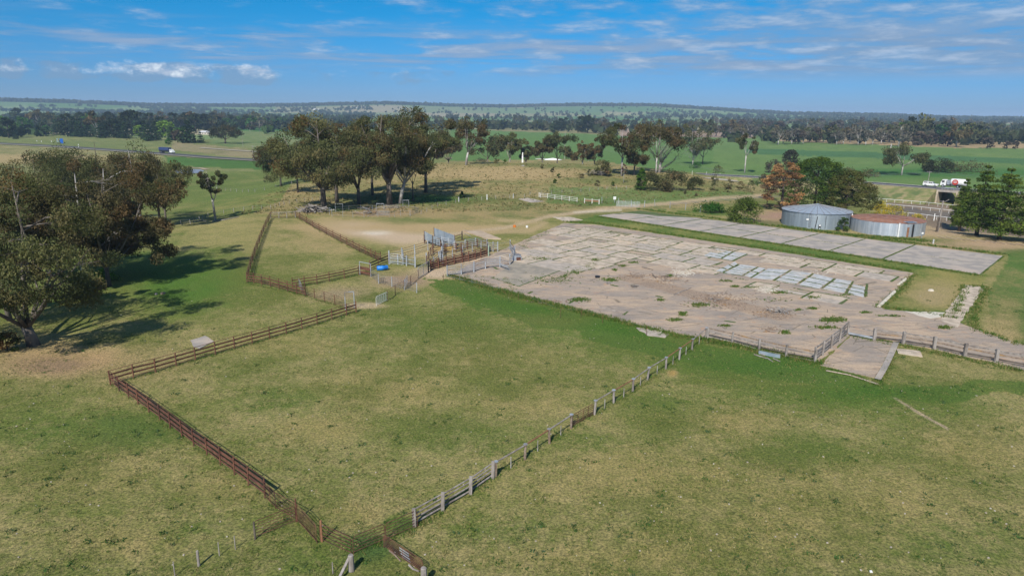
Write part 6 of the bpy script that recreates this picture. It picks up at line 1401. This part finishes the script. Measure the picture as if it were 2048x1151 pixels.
for dz, l_ in ((0, 'upper power line crossing the green field to the timber pole'), (-.5, 'lower power line crossing the green field to the timber pole')):
    wire(l_, t3 + Vector((0, 0, dz)), tA + Vector((0, 0, dz - .3)) + Vector((0, 3, 0)), .5)
    wire(('upper' if dz == 0 else 'lower') + ' power line from the timber pole to the right edge', t3 + Vector((0, 0, dz)), tB + Vector((0, 0, dz)), .5)
    wire(('upper' if dz == 0 else 'lower') + ' power line from the cypress side to the bare tree', tA + Vector((0, 3, dz - .3)), t2 + Vector((0, 0, dz)), 1.0)
# old timber pole with a brace at the pines
p = P(1874.5, 463); hh = hpx(p, 401); r_ = empty('old_pole', p); tag(r_, 'old grey timber pole with a dark bolted stub beside the leftmost pine', 'pole')
MB().tube([(0, 0, -.3), (.25, 0, hh)], [.26, .18], 8).build('shaft', M['timber'], r_); MB().tube([(-.28, -.15, -.3), (-.1, -.15, 3.6)], [.25, .2], 7).build('stub', M['bark_dark'], r_)
m = MB().tube([(.2, 0, hh - .6), (1.6, 0, hh + .3)], .06, 4); m.tube([(.2, 0, hh - .3), (-.5, .4, hh - .1)], .05, 4); m.build('bracket', M['timber'], r_)
# ------------------------------------------------------------------ race track rails
g = 'white running rails of the track'
def rail_line(label, a, b, n, h=1.15):
    a, b = P(*a), P(*b); pts = []
    for k in range(n):
        q = a.lerp(b, k / (n - 1)); pts.append(Vector((q.x, q.y, float(hz(q.x, q.y)))))
    return fence('running_rail', label, pts, h, [(h, .14, .14, 'white_paint')], ('tube', .10, .10), 'white_paint', g, 'rail', leanj=0, jit=0)
rail_line('farthest white running rail below the road bank', (1741, 401), (1912, 417), 11)
rail_line('middle white running rail beyond the rusty tank', (1757, 412.5), (2040, 443), 16)
rail_line('nearest white running rail behind the yellow broom', (1762, 427), (2045, 461), 15)
post('white winning post with a round disc on the nearest running rail', (1867.5, 441), 2.2, .13, 'white_paint', 'white_post')
p = P(1785, 400); r_ = empty('white_disc_sign', p); tag(r_, 'round white disc sign beside the farthest running rail', 'sign'); d0 = MB().tube([(0, 0, 1.6), (0, -.08, 1.6)], .62, 16); d0.build('disc', M['white_paint'], r_); MB().tube([(0, 0, 0), (0, 0, 1.5)], .05, 5).build('post', M['galv'], r_)
p = P(1843, 476); r_ = empty('water_meter', p); tag(r_, 'small white tap box on a blue stand right of the rusty tank', 'tap box'); MB().box((0, 0, 1.15), (.4, .3, .35)).build('box', M['white_paint'], r_); MB().tube([(0, 0, 0), (0, 0, 1.0)], .06, 6).build('stand', M['corrugated'], r_); MB().box((-.25, 0, .9), (.2, .15, .15)).build('tap', M['galv'], r_)
post('stubby grey post in the grass below the pines', (1866, 487), .95, .15, 'conc_pale', 'white_post')
for i in range(9):
    a = (1880 + i * 20, 474 + i * 1.9); log('worn pale furrow ridge in the bare ground below the pines', [(a[0] - 8, a[1] - 2.0), (a[0] + 12, a[1] + 3.0)], .10, 'dirt', 'soil_ridge', 'soil ridges below the pines')

# ------------------------------------------------------------------ water tanks
def tank(px0, px1, yb, ytop, label, roofh, roof, body, z_over=.2, seed=1):
    a, b = P(px0, yb - 14), P(px1, yb - 14)
    # centre: middle of the footprint
    c = (a + b) / 2; r = (b - a).length / 2; c.z = 0
    root = empty('water_tank', c); tag(root, label, 'water tank')
    return root, c, r
def front(px, r, c, py=None):           # point on the near side of a tank under a photo column
    dr = ray(px, 460); h_ = math.hypot(dr[0], dr[1]); d0 = Vector((dr[0] / h_, dr[1] / h_, 0)); cc = Vector((c.x, c.y, 0)); t = d0.dot(cc); perp = (cc - d0 * t).length
    t2 = t - math.sqrt(max(0, r * r - perp * perp)); q = d0 * t2; n_ = (q - cc).normalized(); return q, n_
def ring_wall(r, z0, z1, n, lap, material, root, name='wall_sheet'):
    """curved sheets, each a part"""
    for k in range(n):
        m = MB(); a0 = 6.2832 * k / n; a1 = 6.2832 * (k + 1) / n; st = 4; vs = []
        for j in range(st + 1):
            a = a0 + (a1 - a0 + lap) * j / st; rr_ = r + (.02 if k % 2 else 0) + .012 * (j % 2)
            for z in (z0, z0 + (z1 - z0) * .5, z1): vs.append((rr_ * math.cos(a), rr_ * math.sin(a), z))
        m.add(vs, [(3 * j + i, 3 * j + 3 + i, 3 * j + 4 + i, 3 * j + 1 + i) for j in range(st) for i in range(2)]); m.build(name, M[material], root)
    for k in range(6):
        z = z0 + (z1 - z0) * (k + .5) / 6; m = MB(); m.tube([(r * math.cos(6.2832 * j / 48) * 1.004, r * math.sin(6.2832 * j / 48) * 1.004, z) for j in range(49)], .012, 3, False); m.build('seam', M[material], root)
def corrug_mat(name, c1, c2, c3):
    m = bpy.data.materials.new(name); m.use_nodes = True; t = NT(m.node_tree); b = t.n['Principled BSDF']; b.inputs['Roughness'].default_value = .45; b.inputs['Metallic'].default_value = .35
    g_ = t.new('ShaderNodeNewGeometry').outputs['Position']; s = t.sep(g_)
    n_ = t.noise(t.vmul(g_, (1.1, 1.1, .12)), 1.0, 5, .6); c = t.mix(t.mr(n_, .4, .6), c1, c2); c = t.mix(t.mr(t.noise(t.vmul(g_, (2.2, 2.2, .1)), 1.3, 4, .6), .55, .65, 0, .7), c, c3)
    t.put(b.inputs['Base Color'], c); w_ = t.m('SINE', t.m('MULTIPLY', s[2], 52.0)); bn = t.new('ShaderNodeBump'); bn.inputs['Strength'].default_value = .4; bn.inputs['Distance'].default_value = .02
    t.put(bn.inputs['Height'], w_); t.l.new(bn.outputs[0], b.inputs['Normal']); M[name] = m
corrug_mat('tank_grey', (.23, .27, .30), (.28, .33, .36), (.20, .23, .25)); corrug_mat('tank_silver', (.32, .36, .40), (.44, .47, .50), (.24, .30, .35))
corrug_mat('roof_blue', (.33, .38, .43), (.37, .42, .47), (.30, .35, .40)); corrug_mat('roof_rust', (.34, .125, .05), (.46, .20, .09), (.46, .40, .36))
root, c1, r1 = tank(1568, 1692, 463, 0, 'large round corrugated water tank with a blue-grey conical roof', 0, 0, 0)
H1 = 3.8
ring_wall(r1, -.6, H1, 22, .02, 'tank_grey', root)
for k in range(32):                                   # conical roof of overlapping sheets
    a0, a1 = 6.2832 * k / 32, 6.2832 * (k + 1) / 32 + .01; R_ = r1 + .25; z0 = H1 - .05; z1 = H1 + 1.35; o_ = .0 if k % 2 else .03
    m = MB(); m.add([(R_ * math.cos(a0), R_ * math.sin(a0), z0 + o_), (R_ * math.cos(a1), R_ * math.sin(a1), z0 + o_), (.45 * math.cos(a1), .45 * math.sin(a1), z1 + o_), (.45 * math.cos(a0), .45 * math.sin(a0), z1 + o_)], [(0, 1, 2, 3)]); m.build('roof_sheet', M['roof_blue'], root)
    m = MB(); m.tube([(R_ * math.cos(a0), R_ * math.sin(a0), z0 + .05), (.45 * math.cos(a0), .45 * math.sin(a0), z1 + .05)], .045, 4); m.build('roof_seam', M['galv_dull'], root)
MB().tube([(0, 0, H1 + 1.3), (0, 0, H1 + 1.42), (0, 0, H1 + 1.55)], [.6, .6, .1], 12).build('roof_cap', M['roof_blue'], root)
def on_tank(root, c, r, px, parts):
    q, n_ = front(px, r, c); t_ = Vector((-n_.y, n_.x, 0)); q = q - Vector((c.x, c.y, 0)); return q + n_ * .06, n_, t_
q, n_, t_ = on_tank(root, c1, r1, 1618, 0)
m = MB()
for s in (-.22, .22): m.tube([q + t_ * s + n_ * .12 + Vector((0, 0, .5)), q + t_ * s + n_ * .12 + Vector((0, 0, H1 + .1))], .035, 4)
for k in range(9): z = .7 + k * .31; m.tube([q - t_ * .22 + n_ * .12 + Vector((0, 0, z)), q + t_ * .22 + n_ * .12 + Vector((0, 0, z))], .025, 4)
m.build('ladder', M['galv_dull'], root)
q, n_, t_ = on_tank(root, c1, r1, 1632, 0); MB().tube([q + n_ * .1 + Vector((0, 0, 3.2)), q + n_ * .2 + t_ * -.3 + Vector((0, 0, 0))], .09, 6).build('overflow_pipe', M['black'], root)
q, n_, t_ = on_tank(root, c1, r1, 1649, 0); MB().tube([q + n_ * .1 + Vector((0, 0, 3.3)), q + n_ * .12 + Vector((0, 0, .3))], .04, 6).build('thin_pipe', M['black'], root)
q, n_, t_ = on_tank(root, c1, r1, 1638, 0); a_ = math.atan2(t_.y, t_.x); MB().box(q + n_ * .3 + Vector((0, 0, .9)), (.5, .4, .7), a_).build('pump', M['black'], root); MB().box(q + n_ * .52 + Vector((0, 0, 1.1)), (.35, .05, .35), a_).build('pump_cover', M['white_paint'], root); MB().tube([q + n_ * .3 + Vector((0, 0, -.2)), q + n_ * .3 + Vector((0, 0, .6))], .2, 8).build('pump_stand', M['tank_silver'], root)
q, n_, t_ = on_tank(root, c1, r1, 1613, 0); a_ = math.atan2(t_.y, t_.x); MB().box(q + n_ * .04 + Vector((0, 0, 2.3)), (.55, .03, .42), a_).build('sign_plate', M['white_paint'], root)
root2, c2, r2 = tank(1709, 1836, 476, 0, 'lower round silver water tank with a flat rust-red roof', 0, 0, 0)
H2 = 3.0; ring_wall(r2, -.9, H2, 20, .02, 'tank_silver', root2)
for k in range(28):
    a0, a1 = 6.2832 * k / 28, 6.2832 * (k + 1) / 28 + .012; R_ = r2 + .10; o_ = .0 if k % 2 else .025
    for (ra, rb, za, zb) in ((R_, R_ * .5, H2 + .02, H2 + .42), (R_ * .5, .05, H2 + .46, H2 + .62)):
        m = MB(); m.add([(ra * math.cos(a0), ra * math.sin(a0), za + o_), (ra * math.cos(a1), ra * math.sin(a1), za + o_), (rb * math.cos(a1), rb * math.sin(a1), zb + o_), (rb * math.cos(a0), rb * math.sin(a0), zb + o_)], [(0, 1, 2, 3)]); m.build('roof_sheet', M['roof_rust'], root2)
q, n_, t_ = on_tank(root2, c2, r2, 1797, 0); MB().tube([q + n_ * .12 + Vector((0, 0, H2 + .15)), q + n_ * .14 + Vector((0, 0, 0.0))], .16, 8).build('downpipe', M['white_paint'], root2)
q, n_, t_ = on_tank(root2, c2, r2, 1824, 0); MB().tube([q + n_ * .25 + Vector((0, 0, H2 - .1)), q + n_ * .3 + Vector((0, 0, -.1))], .17, 8).build('dark_pipe', M['black'], root2); MB().box(q - n_ * .9 + Vector((0, 0, H2 + .28)), (2.4, 1.5, .14), math.atan2(t_.y, t_.x)).build('hatch_frame', M['tank_silver'], root2); MB().box(q - n_ * .9 + Vector((0, 0, H2 + .36)), (1.6, .9, .05), math.atan2(t_.y, t_.x)).build('hatch', M['glass_dark'], root2)
q, n_, t_ = on_tank(root2, c2, r2, 1816, 0); MB().box(q + n_ * .0 + Vector((0, 0, 1.1)), (.5, .05, 2.2), math.atan2(t_.y, t_.x)).build('rust_patch', M['rust_bright'], root2)
pa = Vector((c1.x, c1.y, H1 - .2)) + (c2 - c1).normalized() * r1; pb = Vector((c2.x, c2.y, H2 + .1)) - (c2 - c1).normalized() * r2 * .98; tag(MB().tube([pa, pb], .14, 8).build('link_pipe', M['white_paint']), 'white pipe linking the two water tanks at roof height', 'pipe')

# ------------------------------------------------------------------ roads, bank and bridge
g = None
def road(name, pts, width, dz=.12): return ribbon(name, pts, width, M['asphalt'], dz, step=8)
mat('shoulder', (.26, .235, .19), (.20, .19, .13), .5, 1.0)
# main road on the left
rd_pts = [(-120, 281), (0, 287), (120, 293), (235, 301), (300, 306), (345, 309), (420, 315), (505, 320), (560, 323)]
road('road', rd_pts, 8.5, .55)
ribbon('road_shoulder', [(x, y + 1) for x, y in rd_pts], 12.0, M['shoulder'], .40, step=8)
ribbon('side_road', [(400, 296), (440, 299), (480, 302), (530, 305)], 4.5, M['gravel_pale'], .4)
# right-hand road on its bank
def bank():
    q = [PZ(1385, 347, -.6), PZ(1520, 354, -.4), PZ(1660, 361, -.2), PZ(1750, 366, 0), PZ(1880, 376, 0.2), PZ(1960, 381, .3), PZ(2080, 389, .3), PZ(2300, 402, .3)]
    for p in q: pass
    W2 = 5.5
    def sect(p, t):
        n = Vector((-t.y, t.x, 0)); out = []
        for s, dz in ((-1, -0.08), (1, -0.08)): out.append((p + n * W2 * s + Vector((0, 0, dz))))
        for s in (-1, 1):
            e = p + n * (W2 + 7) * s; zz = float(hz(e.x, e.y)) - .3
            e2 = p + n * (W2 + 1.9 * max(0, p.z - zz)) * s; out.append(Vector((e2.x, e2.y, min(float(hz(e2.x, e2.y)) - .3, p.z - .1))))
        return out
    def strip(name, pts, material, kind='structure'):
        S = []; 
        for i, p in enumerate(pts):
            t = pts[min(i + 1, len(pts) - 1)] - pts[max(i - 1, 0)]; t.z = 0; t.normalize(); S.append(sect(p, t))
        vs = [v_ for s_ in S for v_ in (s_[2], s_[0], s_[1], s_[3])]; fs = []
        for i in range(len(pts) - 1):
            for k in range(3): fs.append((4 * i + k, 4 * i + 4 + k, 4 * i + 5 + k, 4 * i + 1 + k))
        fs += [(0, 1, 2, 3), tuple(4 * (len(pts) - 1) + k for k in (3, 2, 1, 0))]
        m = MB().add(vs, fs); return tag(m.build(name, material), kind=kind)
    fine = []
    for a, b in zip(q[:-1], q[1:]):
        n = max(1, int((b - a).length / 8)); fine += [a.lerp(b, k / n) for k in range(n)]
    fine.append(q[-1])
    br0, br1 = PZ(1886, 376.4, .2), PZ(1922, 378.8, .25)
    L = [p for p in fine if p.x < br0.x - 1] + [br0]; R2 = [br1] + [p for p in fine if p.x > br1.x + 1]
    gm = M['bank_grass']
    strip('road_bank', L, gm); strip('road_bank', R2, gm)
    # carriageway
    def flat(name, pts, w_, material, dz, off=0):
        S = []
        for i, p in enumerate(pts):
            t = pts[min(i + 1, len(pts) - 1)] - pts[max(i - 1, 0)]; t.z = 0; t.normalize(); n = Vector((-t.y, t.x, 0)); S += [p + n * (off - w_ / 2) + Vector((0, 0, dz)), p + n * (off + w_ / 2) + Vector((0, 0, dz))]
        m = MB().add(S, [(2 * i, 2 * i + 2, 2 * i + 3, 2 * i + 1) for i in range(len(pts) - 1)]); tag(m.build(name, material), kind='structure')
    flat('road_shoulder', fine, 10.6, M['gravel_pale'], 0.0); flat('road', fine, 7.6, M['asphalt'], .03); flat('road_edge_line', fine, .18, M['white_paint'], .05, 3.3); flat('road_edge_line', fine, .18, M['white_paint'], .05, -3.3)
    t = (br1 - br0).normalized(); n = Vector((-t.y, t.x, 0)); root = empty('road_bridge', br0); tag(root, 'low concrete road bridge over a dark underpass beside the pines', 'bridge')
    A = br0 - t * .8; B_ = br1 + t * .8
    m = MB(); vs = []
    for p in (A, B_):
        for s, z in ((-5.6, -.9), (5.6, -.9), (5.6, -.1), (-5.6, -.1)): vs.append(p - br0 + n * s + Vector((0, 0, z)))
    m.add(vs, [(0, 1, 2, 3), (4, 7, 6, 5), (0, 4, 5, 1), (1, 5, 6, 2), (2, 6, 7, 3), (3, 7, 4, 0)]); m.build('deck', M['conc_grey'], root)
    for p, nm in ((br0 - t * .4, 'abutment'), (br1 + t * .4, 'abutment')):
        o = p - br0; m = MB(); m.box((o.x, o.y, -3.2), (.8, 11.4, 5.2), math.atan2(t.y, t.x)); m.build(nm, M['conc'], root)
    for s in (-5.4, 5.4):
        bar(A + n * s + Vector((0, 0, .75)), B_ + n * s + Vector((0, 0, .75)), .08, .3, 'galv', root, 'guard_rail')
        for k in range(5): q_ = A.lerp(B_, k / 4) + n * s; bar(q_ - Vector((0, 0, .1)), q_ + Vector((0, 0, .8)), .12, .12, 'galv', root, 'post')
    for s in (-5.0,):
        for k in range(14):
            pass
    return fine, br0, t, n



# ------------------------------------------------------------------ vehicles
def vbox(m, pts_side, y0, y1):
    """side outline extruded across the width"""
    n = len(pts_side); m.add([(x, y0, z) for x, z in pts_side] + [(x, y1, z) for x, z in pts_side], [tuple(range(n)), tuple(range(2 * n - 1, n - 1, -1))] + [(k + n, (k + 1) % n + n, (k + 1) % n, k) for k in range(n)])
def wheels(root, xs, r, yw):
    for x in xs:
        for s in (-1, 1):
            w_ = MB().tube([(x, s * (yw - .24), r), (x, s * yw, r)], r, 14).build('wheel', M['black'], root, True); MB().tube([(x, s * (yw + .005) - s * .03, r), (x, s * (yw + .012), r)], r * .55, 10).build('rim', M['galv'], w_)
def utility(p, rz, s=1.0):
    r_ = empty('utility_truck', p, rz); tag(r_, 'white double-cab utility with a canopy driving on the road behind the timber pole', 'utility')
    m = MB(); vbox(m, [(-2.6, .45), (-2.6, 1.0), (.9, 1.05), (2.55, .98), (2.62, .5), (2.3, .35), (-2.3, .35)], -.9, .9); m.build('body', M['white_paint'], r_)
    m = MB(); vbox(m, [(-.75, 1.0), (-.65, 1.72), (.55, 1.75), (1.25, 1.05)], -.8, .8); m.build('cab', M['white_paint'], r_)
    m = MB(); vbox(m, [(-2.58, 1.0), (-2.5, 1.78), (-.8, 1.80), (-.78, 1.0)], -.84, .84); m.build('canopy', M['white_paint'], r_)
    for s_ in (-1, 1):
        for a, b in ((-.6, .0), (.08, .62)): MB().box(((a + b) / 2, s_ * .805, 1.42), (b - a, .03, .42)).build('window', M['glass_dark'], r_)
        MB().box((-1.65, s_ * .845, 1.45), (1.3, .03, .35)).build('canopy_window', M['glass_dark'], r_)
        MB().box((2.58, s_ * .65, .78), (.06, .3, .16)).build('headlight', M['galv'], r_); MB().box((-2.6, s_ * .75, .8), (.05, .16, .3)).build('tail_light', M['red'], r_)
        MB().box((.85, s_ * .98, 1.15), (.12, .2, .14)).build('mirror', M['white_paint'], r_)
    m = MB(); m.add([(.6, -.72, 1.70), (.6, .72, 1.70), (1.26, .76, 1.10), (1.26, -.76, 1.10)], [(0, 1, 2, 3)]); m.build('windscreen', M['glass_dark'], r_)
    wheels(r_, (-1.65, 1.65), .38, .9); MB().box((2.63, 0, .55), (.1, 1.6, .22)).build('bumper', M['galv_dull'], r_); MB().box((-1.7, 0, 1.86), (1.5, 1.3, .06)).build('roof_rack', M['galv'], r_)
def rigid(p, rz):
    r_ = empty('rigid_truck', p, rz); tag(r_, 'white tanker truck with a big red disc on its body half hidden by the pines', 'truck')
    m = MB(); vbox(m, [(-2.2 - 2.2, .9), (-4.4, 1.05), (1.6, 1.05), (1.6, .8), (-4.4, .8)], -.45, .45); m.build('chassis', M['black'], r_)
    m = MB(); vbox(m, [(1.7, .7), (1.7, 2.7), (1.95, 2.9), (3.0, 2.85), (3.5, 1.9), (3.6, .7)], -1.1, 1.1); m.build('cab', M['white_paint'], r_)
    m = MB(); m.add([(3.04, -1.0, 2.75), (3.04, 1.0, 2.75), (3.50, 1.0, 1.95), (3.50, -1.0, 1.95)], [(0, 1, 2, 3)]); m.build('windscreen', M['glass_dark'], r_)
    for s_ in (-1, 1): MB().box((2.65, s_ * 1.105, 2.2), (.9, .03, .7)).build('window', M['glass_dark'], r_); MB().box((3.6, s_ * .85, .95), (.06, .35, .2)).build('headlight', M['galv'], r_)
    m = MB(); m.box((.9, 0, 1.9), (1.0, 2.0, 1.6)); m.build('pump_unit', M['galv'], r_); MB().box((.9, -1.02, 1.6), (.9, .06, .9)).build('orange_panel', M['orange'], r_); MB().box((.35, -1.02, 1.3), (.3, .06, .6)).build('hose_reel', M['red'], r_)
    m = MB(); m.tube([(-5.0, 0, 2.15), (-4.8, 0, 2.15), (.1, 0, 2.15), (.3, 0, 2.15)], [1.0, 1.25, 1.25, 1.05], 20); m.build('tank', M['white_paint'], r_, True)
    for s_ in (-1, 1):
        MB().tube([(-1.4, s_ * 1.16, 2.15), (-1.4, s_ * 1.29, 2.15)], 1.02, 20).build('red_disc', M['red'], r_)
        for k, (w_, z) in enumerate(((.9, 2.55), (1.3, 2.25), (1.0, 1.95))): MB().box((-1.4, s_ * 1.30, z), (w_, .03, .12)).build('lettering', M['white_paint'], r_)
    wheels(r_, (2.6, -2.4, -3.6), .5, 1.15)
fine, br0, tdir, ndir = bank()
ang_ = math.atan2(tdir.y, tdir.x)
pu = PZ(1861, 372.5, .2); pu.z = .25; utility(pu, ang_)
pt = PZ(1902, 375.0, .25); pt.z = .3; rigid(pt, ang_ + math.pi)
def semi(p, rz):
    r_ = empty('semi_trailer', p, rz); tag(r_, 'white-cabbed truck with a dark blue covered trailer on the main road', 'truck')
    m = MB(); vbox(m, [(7.2, .8), (7.2, 2.6), (7.5, 3.0), (8.9, 2.9), (9.2, 1.9), (10.4, 1.8), (10.6, .8)], -1.2, 1.2); m.build('cab', M['white_paint'], r_)
    MB().box((8.2, -1.21, 2.3), (.9, .03, .7)).build('window', M['glass_dark'], r_); MB().box((8.2, 1.21, 2.3), (.9, .03, .7)).build('window', M['glass_dark'], r_)
    MB().box((0, 0, 3.2), (12.5, 2.5, 2.0)).build('load_cover', M['navy'], r_); MB().box((0, 0, 1.7), (12.3, 2.4, .9)).build('trailer_body', M['black'], r_); MB().box((1.5, 0, 1.05), (14, 1.0, .35)).build('chassis', M['galv_dull'], r_)
    wheels(r_, (9.6, 7.6, 6.5, -3.2, -4.4, -5.6), .52, 1.2); MB().tube([(7.3, .9, 2.5), (7.3, .9, 3.9)], .1, 6).build('exhaust', M['galv'], r_)
ps = P(331, 307.5); tv = P(345, 309) - P(300, 306); ps.z += .6; semi(ps, math.atan2(tv.y, tv.x))
# signs on the left road
for px, yb, w_, h0, h1, mt, l_ in [(124, 289, 3.0, .6, 4.8, 'blue_sign', 'large plain blue roadside sign beside the main road'), (116, 287, 2.2, 1.0, 4.0, 'blue_pale', 'smaller pale blue and orange roadside sign left of the big blue one')]:
    if mt not in M: mat(mt, (.12, .28, .34), (.3, .2, .1), .6, .6)
    p = P(px, yb); r_ = empty('road_sign', p); tag(r_, l_, 'road sign'); MB().box((0, 0, (h0 + h1) / 2 + .5), (w_, .12, h1 - h0)).build('panel', M[mt], r_)
    for s in (-1, 1): MB().tube([(s * w_ * .35, .12, 0), (s * w_ * .35, .12, h1)], .08, 5).build('leg', M['galv'], r_)
for px, py in [(74, 283), (83, 284), (103, 284), (157, 291), (158, 296)]: post('white guide post beside the main road', (px, py), 1.3, .22, 'white_paint', 'guide_post', 'post', group='guide posts of the main road')
# pond
pp_ = [(352, 340), (372, 338), (400, 339), (409, 342), (398, 346), (368, 348), (350, 345)]
q = [P(*s) for s in pp_]; zz = sum(v_.z for v_ in q) / len(q) + .12
m = MB(); m.add([(v_.x, v_.y, zz) for v_ in q], [tuple(range(len(q)))]); me = m.mesh('pond', M['water'])
if me.polygons[0].normal.z < 0: me.flip_normals()
tag(obj('pond', me), kind='structure')
q2 = [P(x, y - 1.5) for x, y in [(350, 339), (372, 337.5), (400, 338), (414, 341)]]
ribbon('pond_bank', None, 3.0, M['dirt'], .25, pts=q2, step=4)
# side road right in the distance and pale lay-by
ribbon('side_road', [(1410, 356), (1450, 360), (1500, 366), (1560, 372)], 4.5, M['gravel_pale'], .15)
wirefence('pale railing beside the far road at the start of the bank', [(1384, 349), (1400, 350), (1440, 353)], 4, 1.6, 'white_paint')
# ------------------------------------------------------------------ farm buildings
def house(label, px, yb, wpx, h=3.2, d=9.0, roof='roof_grey', wall='wall_cream', rz=0.0, name='farmhouse', group=None, gab=1.6, nw=4):
    p = P(px, yb); dist = math.hypot(p.x, p.y); w_ = wpx * dist / F; r_ = empty(name, p, rz); tag(r_, label, 'building', group)
    MB().box((0, 0, h / 2), (w_, d, h)).build('wall', M[wall], r_)
    e = .5; m = MB(); m.add([(-w_ / 2 - e, -d / 2 - e, h), (w_ / 2 + e, -d / 2 - e, h), (w_ / 2 + e, d / 2 + e, h), (-w_ / 2 - e, d / 2 + e, h), (-w_ / 2 + gab, 0, h + gab * 1.3), (w_ / 2 - gab, 0, h + gab * 1.3)], [(0, 1, 5, 4), (2, 3, 4, 5), (1, 2, 5), (3, 0, 4), (0, 3, 2, 1)]); m.build('roof', M[roof], r_)
    for k in range(nw):
        x = -w_ / 2 + w_ * (k + .5) / nw; MB().box((x, -d / 2 - .03, h * .55), (min(1.6, w_ / nw * .5), .06, 1.2)).build('window', M['glass_dark'], r_)
g = 'farm buildings in the middle distance'
house('cream farmhouse with a long tan roof left of the farm buildings', 1021, 250, 20, roof='roof_tan', group=g); house('low white shed with grey roof right of the cream farmhouse', 1077, 250.5, 16, roof='roof_grey', wall='white_paint', group=g)
house('white house glimpsed behind the dark trees of the farm', 1141, 250, 16, 4, roof='roof_grey', wall='white_paint', group=g); house('low pinkish house at the foot of the dark farm trees', 1137, 260, 12, roof='roof_tan', group=g)
house('tiny white shed alone in the far paddock', 1245, 245, 4, roof='roof_grey', wall='white_paint', group=g)
g = 'homestead buildings on the left'
house('pale grey homestead with a hipped roof among the left trees', 464, 256, 10, 5, wall='white_paint', group=g); house('green-roofed low shed beside the pale homestead', 480, 256.5, 8, 3, roof='green_roof' if 'green_roof' in M else 'roof_grey', group=g); house('small pale blue shed right of the homestead poles', 502, 256, 8, 4, wall='white_paint', group=g)
house('grey shed roof half hidden behind the small cedars', 411, 269, 18, 3, group=g); house('cream house with tan roof at the right end of the homestead paddock', 596, 256, 16, 4, roof='roof_tan', group=g); house('flat white building on the hillside at the far left', 59, 229, 20, 4, wall='white_paint', group=g, nw=6)
house('white barn on the distant hill right of the homestead wood', 545, 222, 8, 5, wall='white_paint', group=g); house('white long shed on the distant slope', 632, 220, 12, 5, wall='white_paint', group=g); house('small white house on the distant ridge slope', 713, 217, 4, 5, wall='white_paint', group=g)
house('small cream shed in the homestead garden', 83, 251, 5, 3, wall='white_paint', group=g); house('pink-walled sheds at the end of the green paddock', 605, 254, 14, 3, roof='roof_tan', group=g)
house('tiny white house seen through the right gum belt', 1973, 267, 6, 4, wall='white_paint', group='farm buildings on the right', nw=2)
# cattle resting as specks are left out; distant pale dead trunks of the belt
for i, (px, yb, yt) in enumerate([(1781, 297, 287), (1556, 288, 262), (1797, 292, 254)]):
    p = P(px, yb); h_ = hpx(p, yt); m = MB().tube([(0, 0, -.3), (.2, 0, h_ * .5), (0, 0, h_)], [.8, .6, .35], 6); tag(m.build('dead_snag', M['bark_pale'], loc=p), 'bare white dead trunk standing at the edge of the green field', 'tree trunk', 'dead trunks at the green field')

# ------------------------------------------------------------------ air
def haze():
    m = bpy.data.materials.new('haze'); m.use_nodes = True; t = NT(m.node_tree); t.n.clear()
    v = t.new('ShaderNodeVolumePrincipled'); v.inputs['Color'].default_value = (0.55, 0.76, 1.0, 1); v.inputs['Density'].default_value = 0.00011
    v.inputs['Anisotropy'].default_value = 0.0
    o = t.new('ShaderNodeOutputMaterial'); t.l.new(v.outputs[0], o.inputs['Volume'])
    me = MB().box((0, 0, 42), (52000, 52000, 110)).mesh('haze', m)
    tag(obj('haze', me), kind='stuff')
haze()
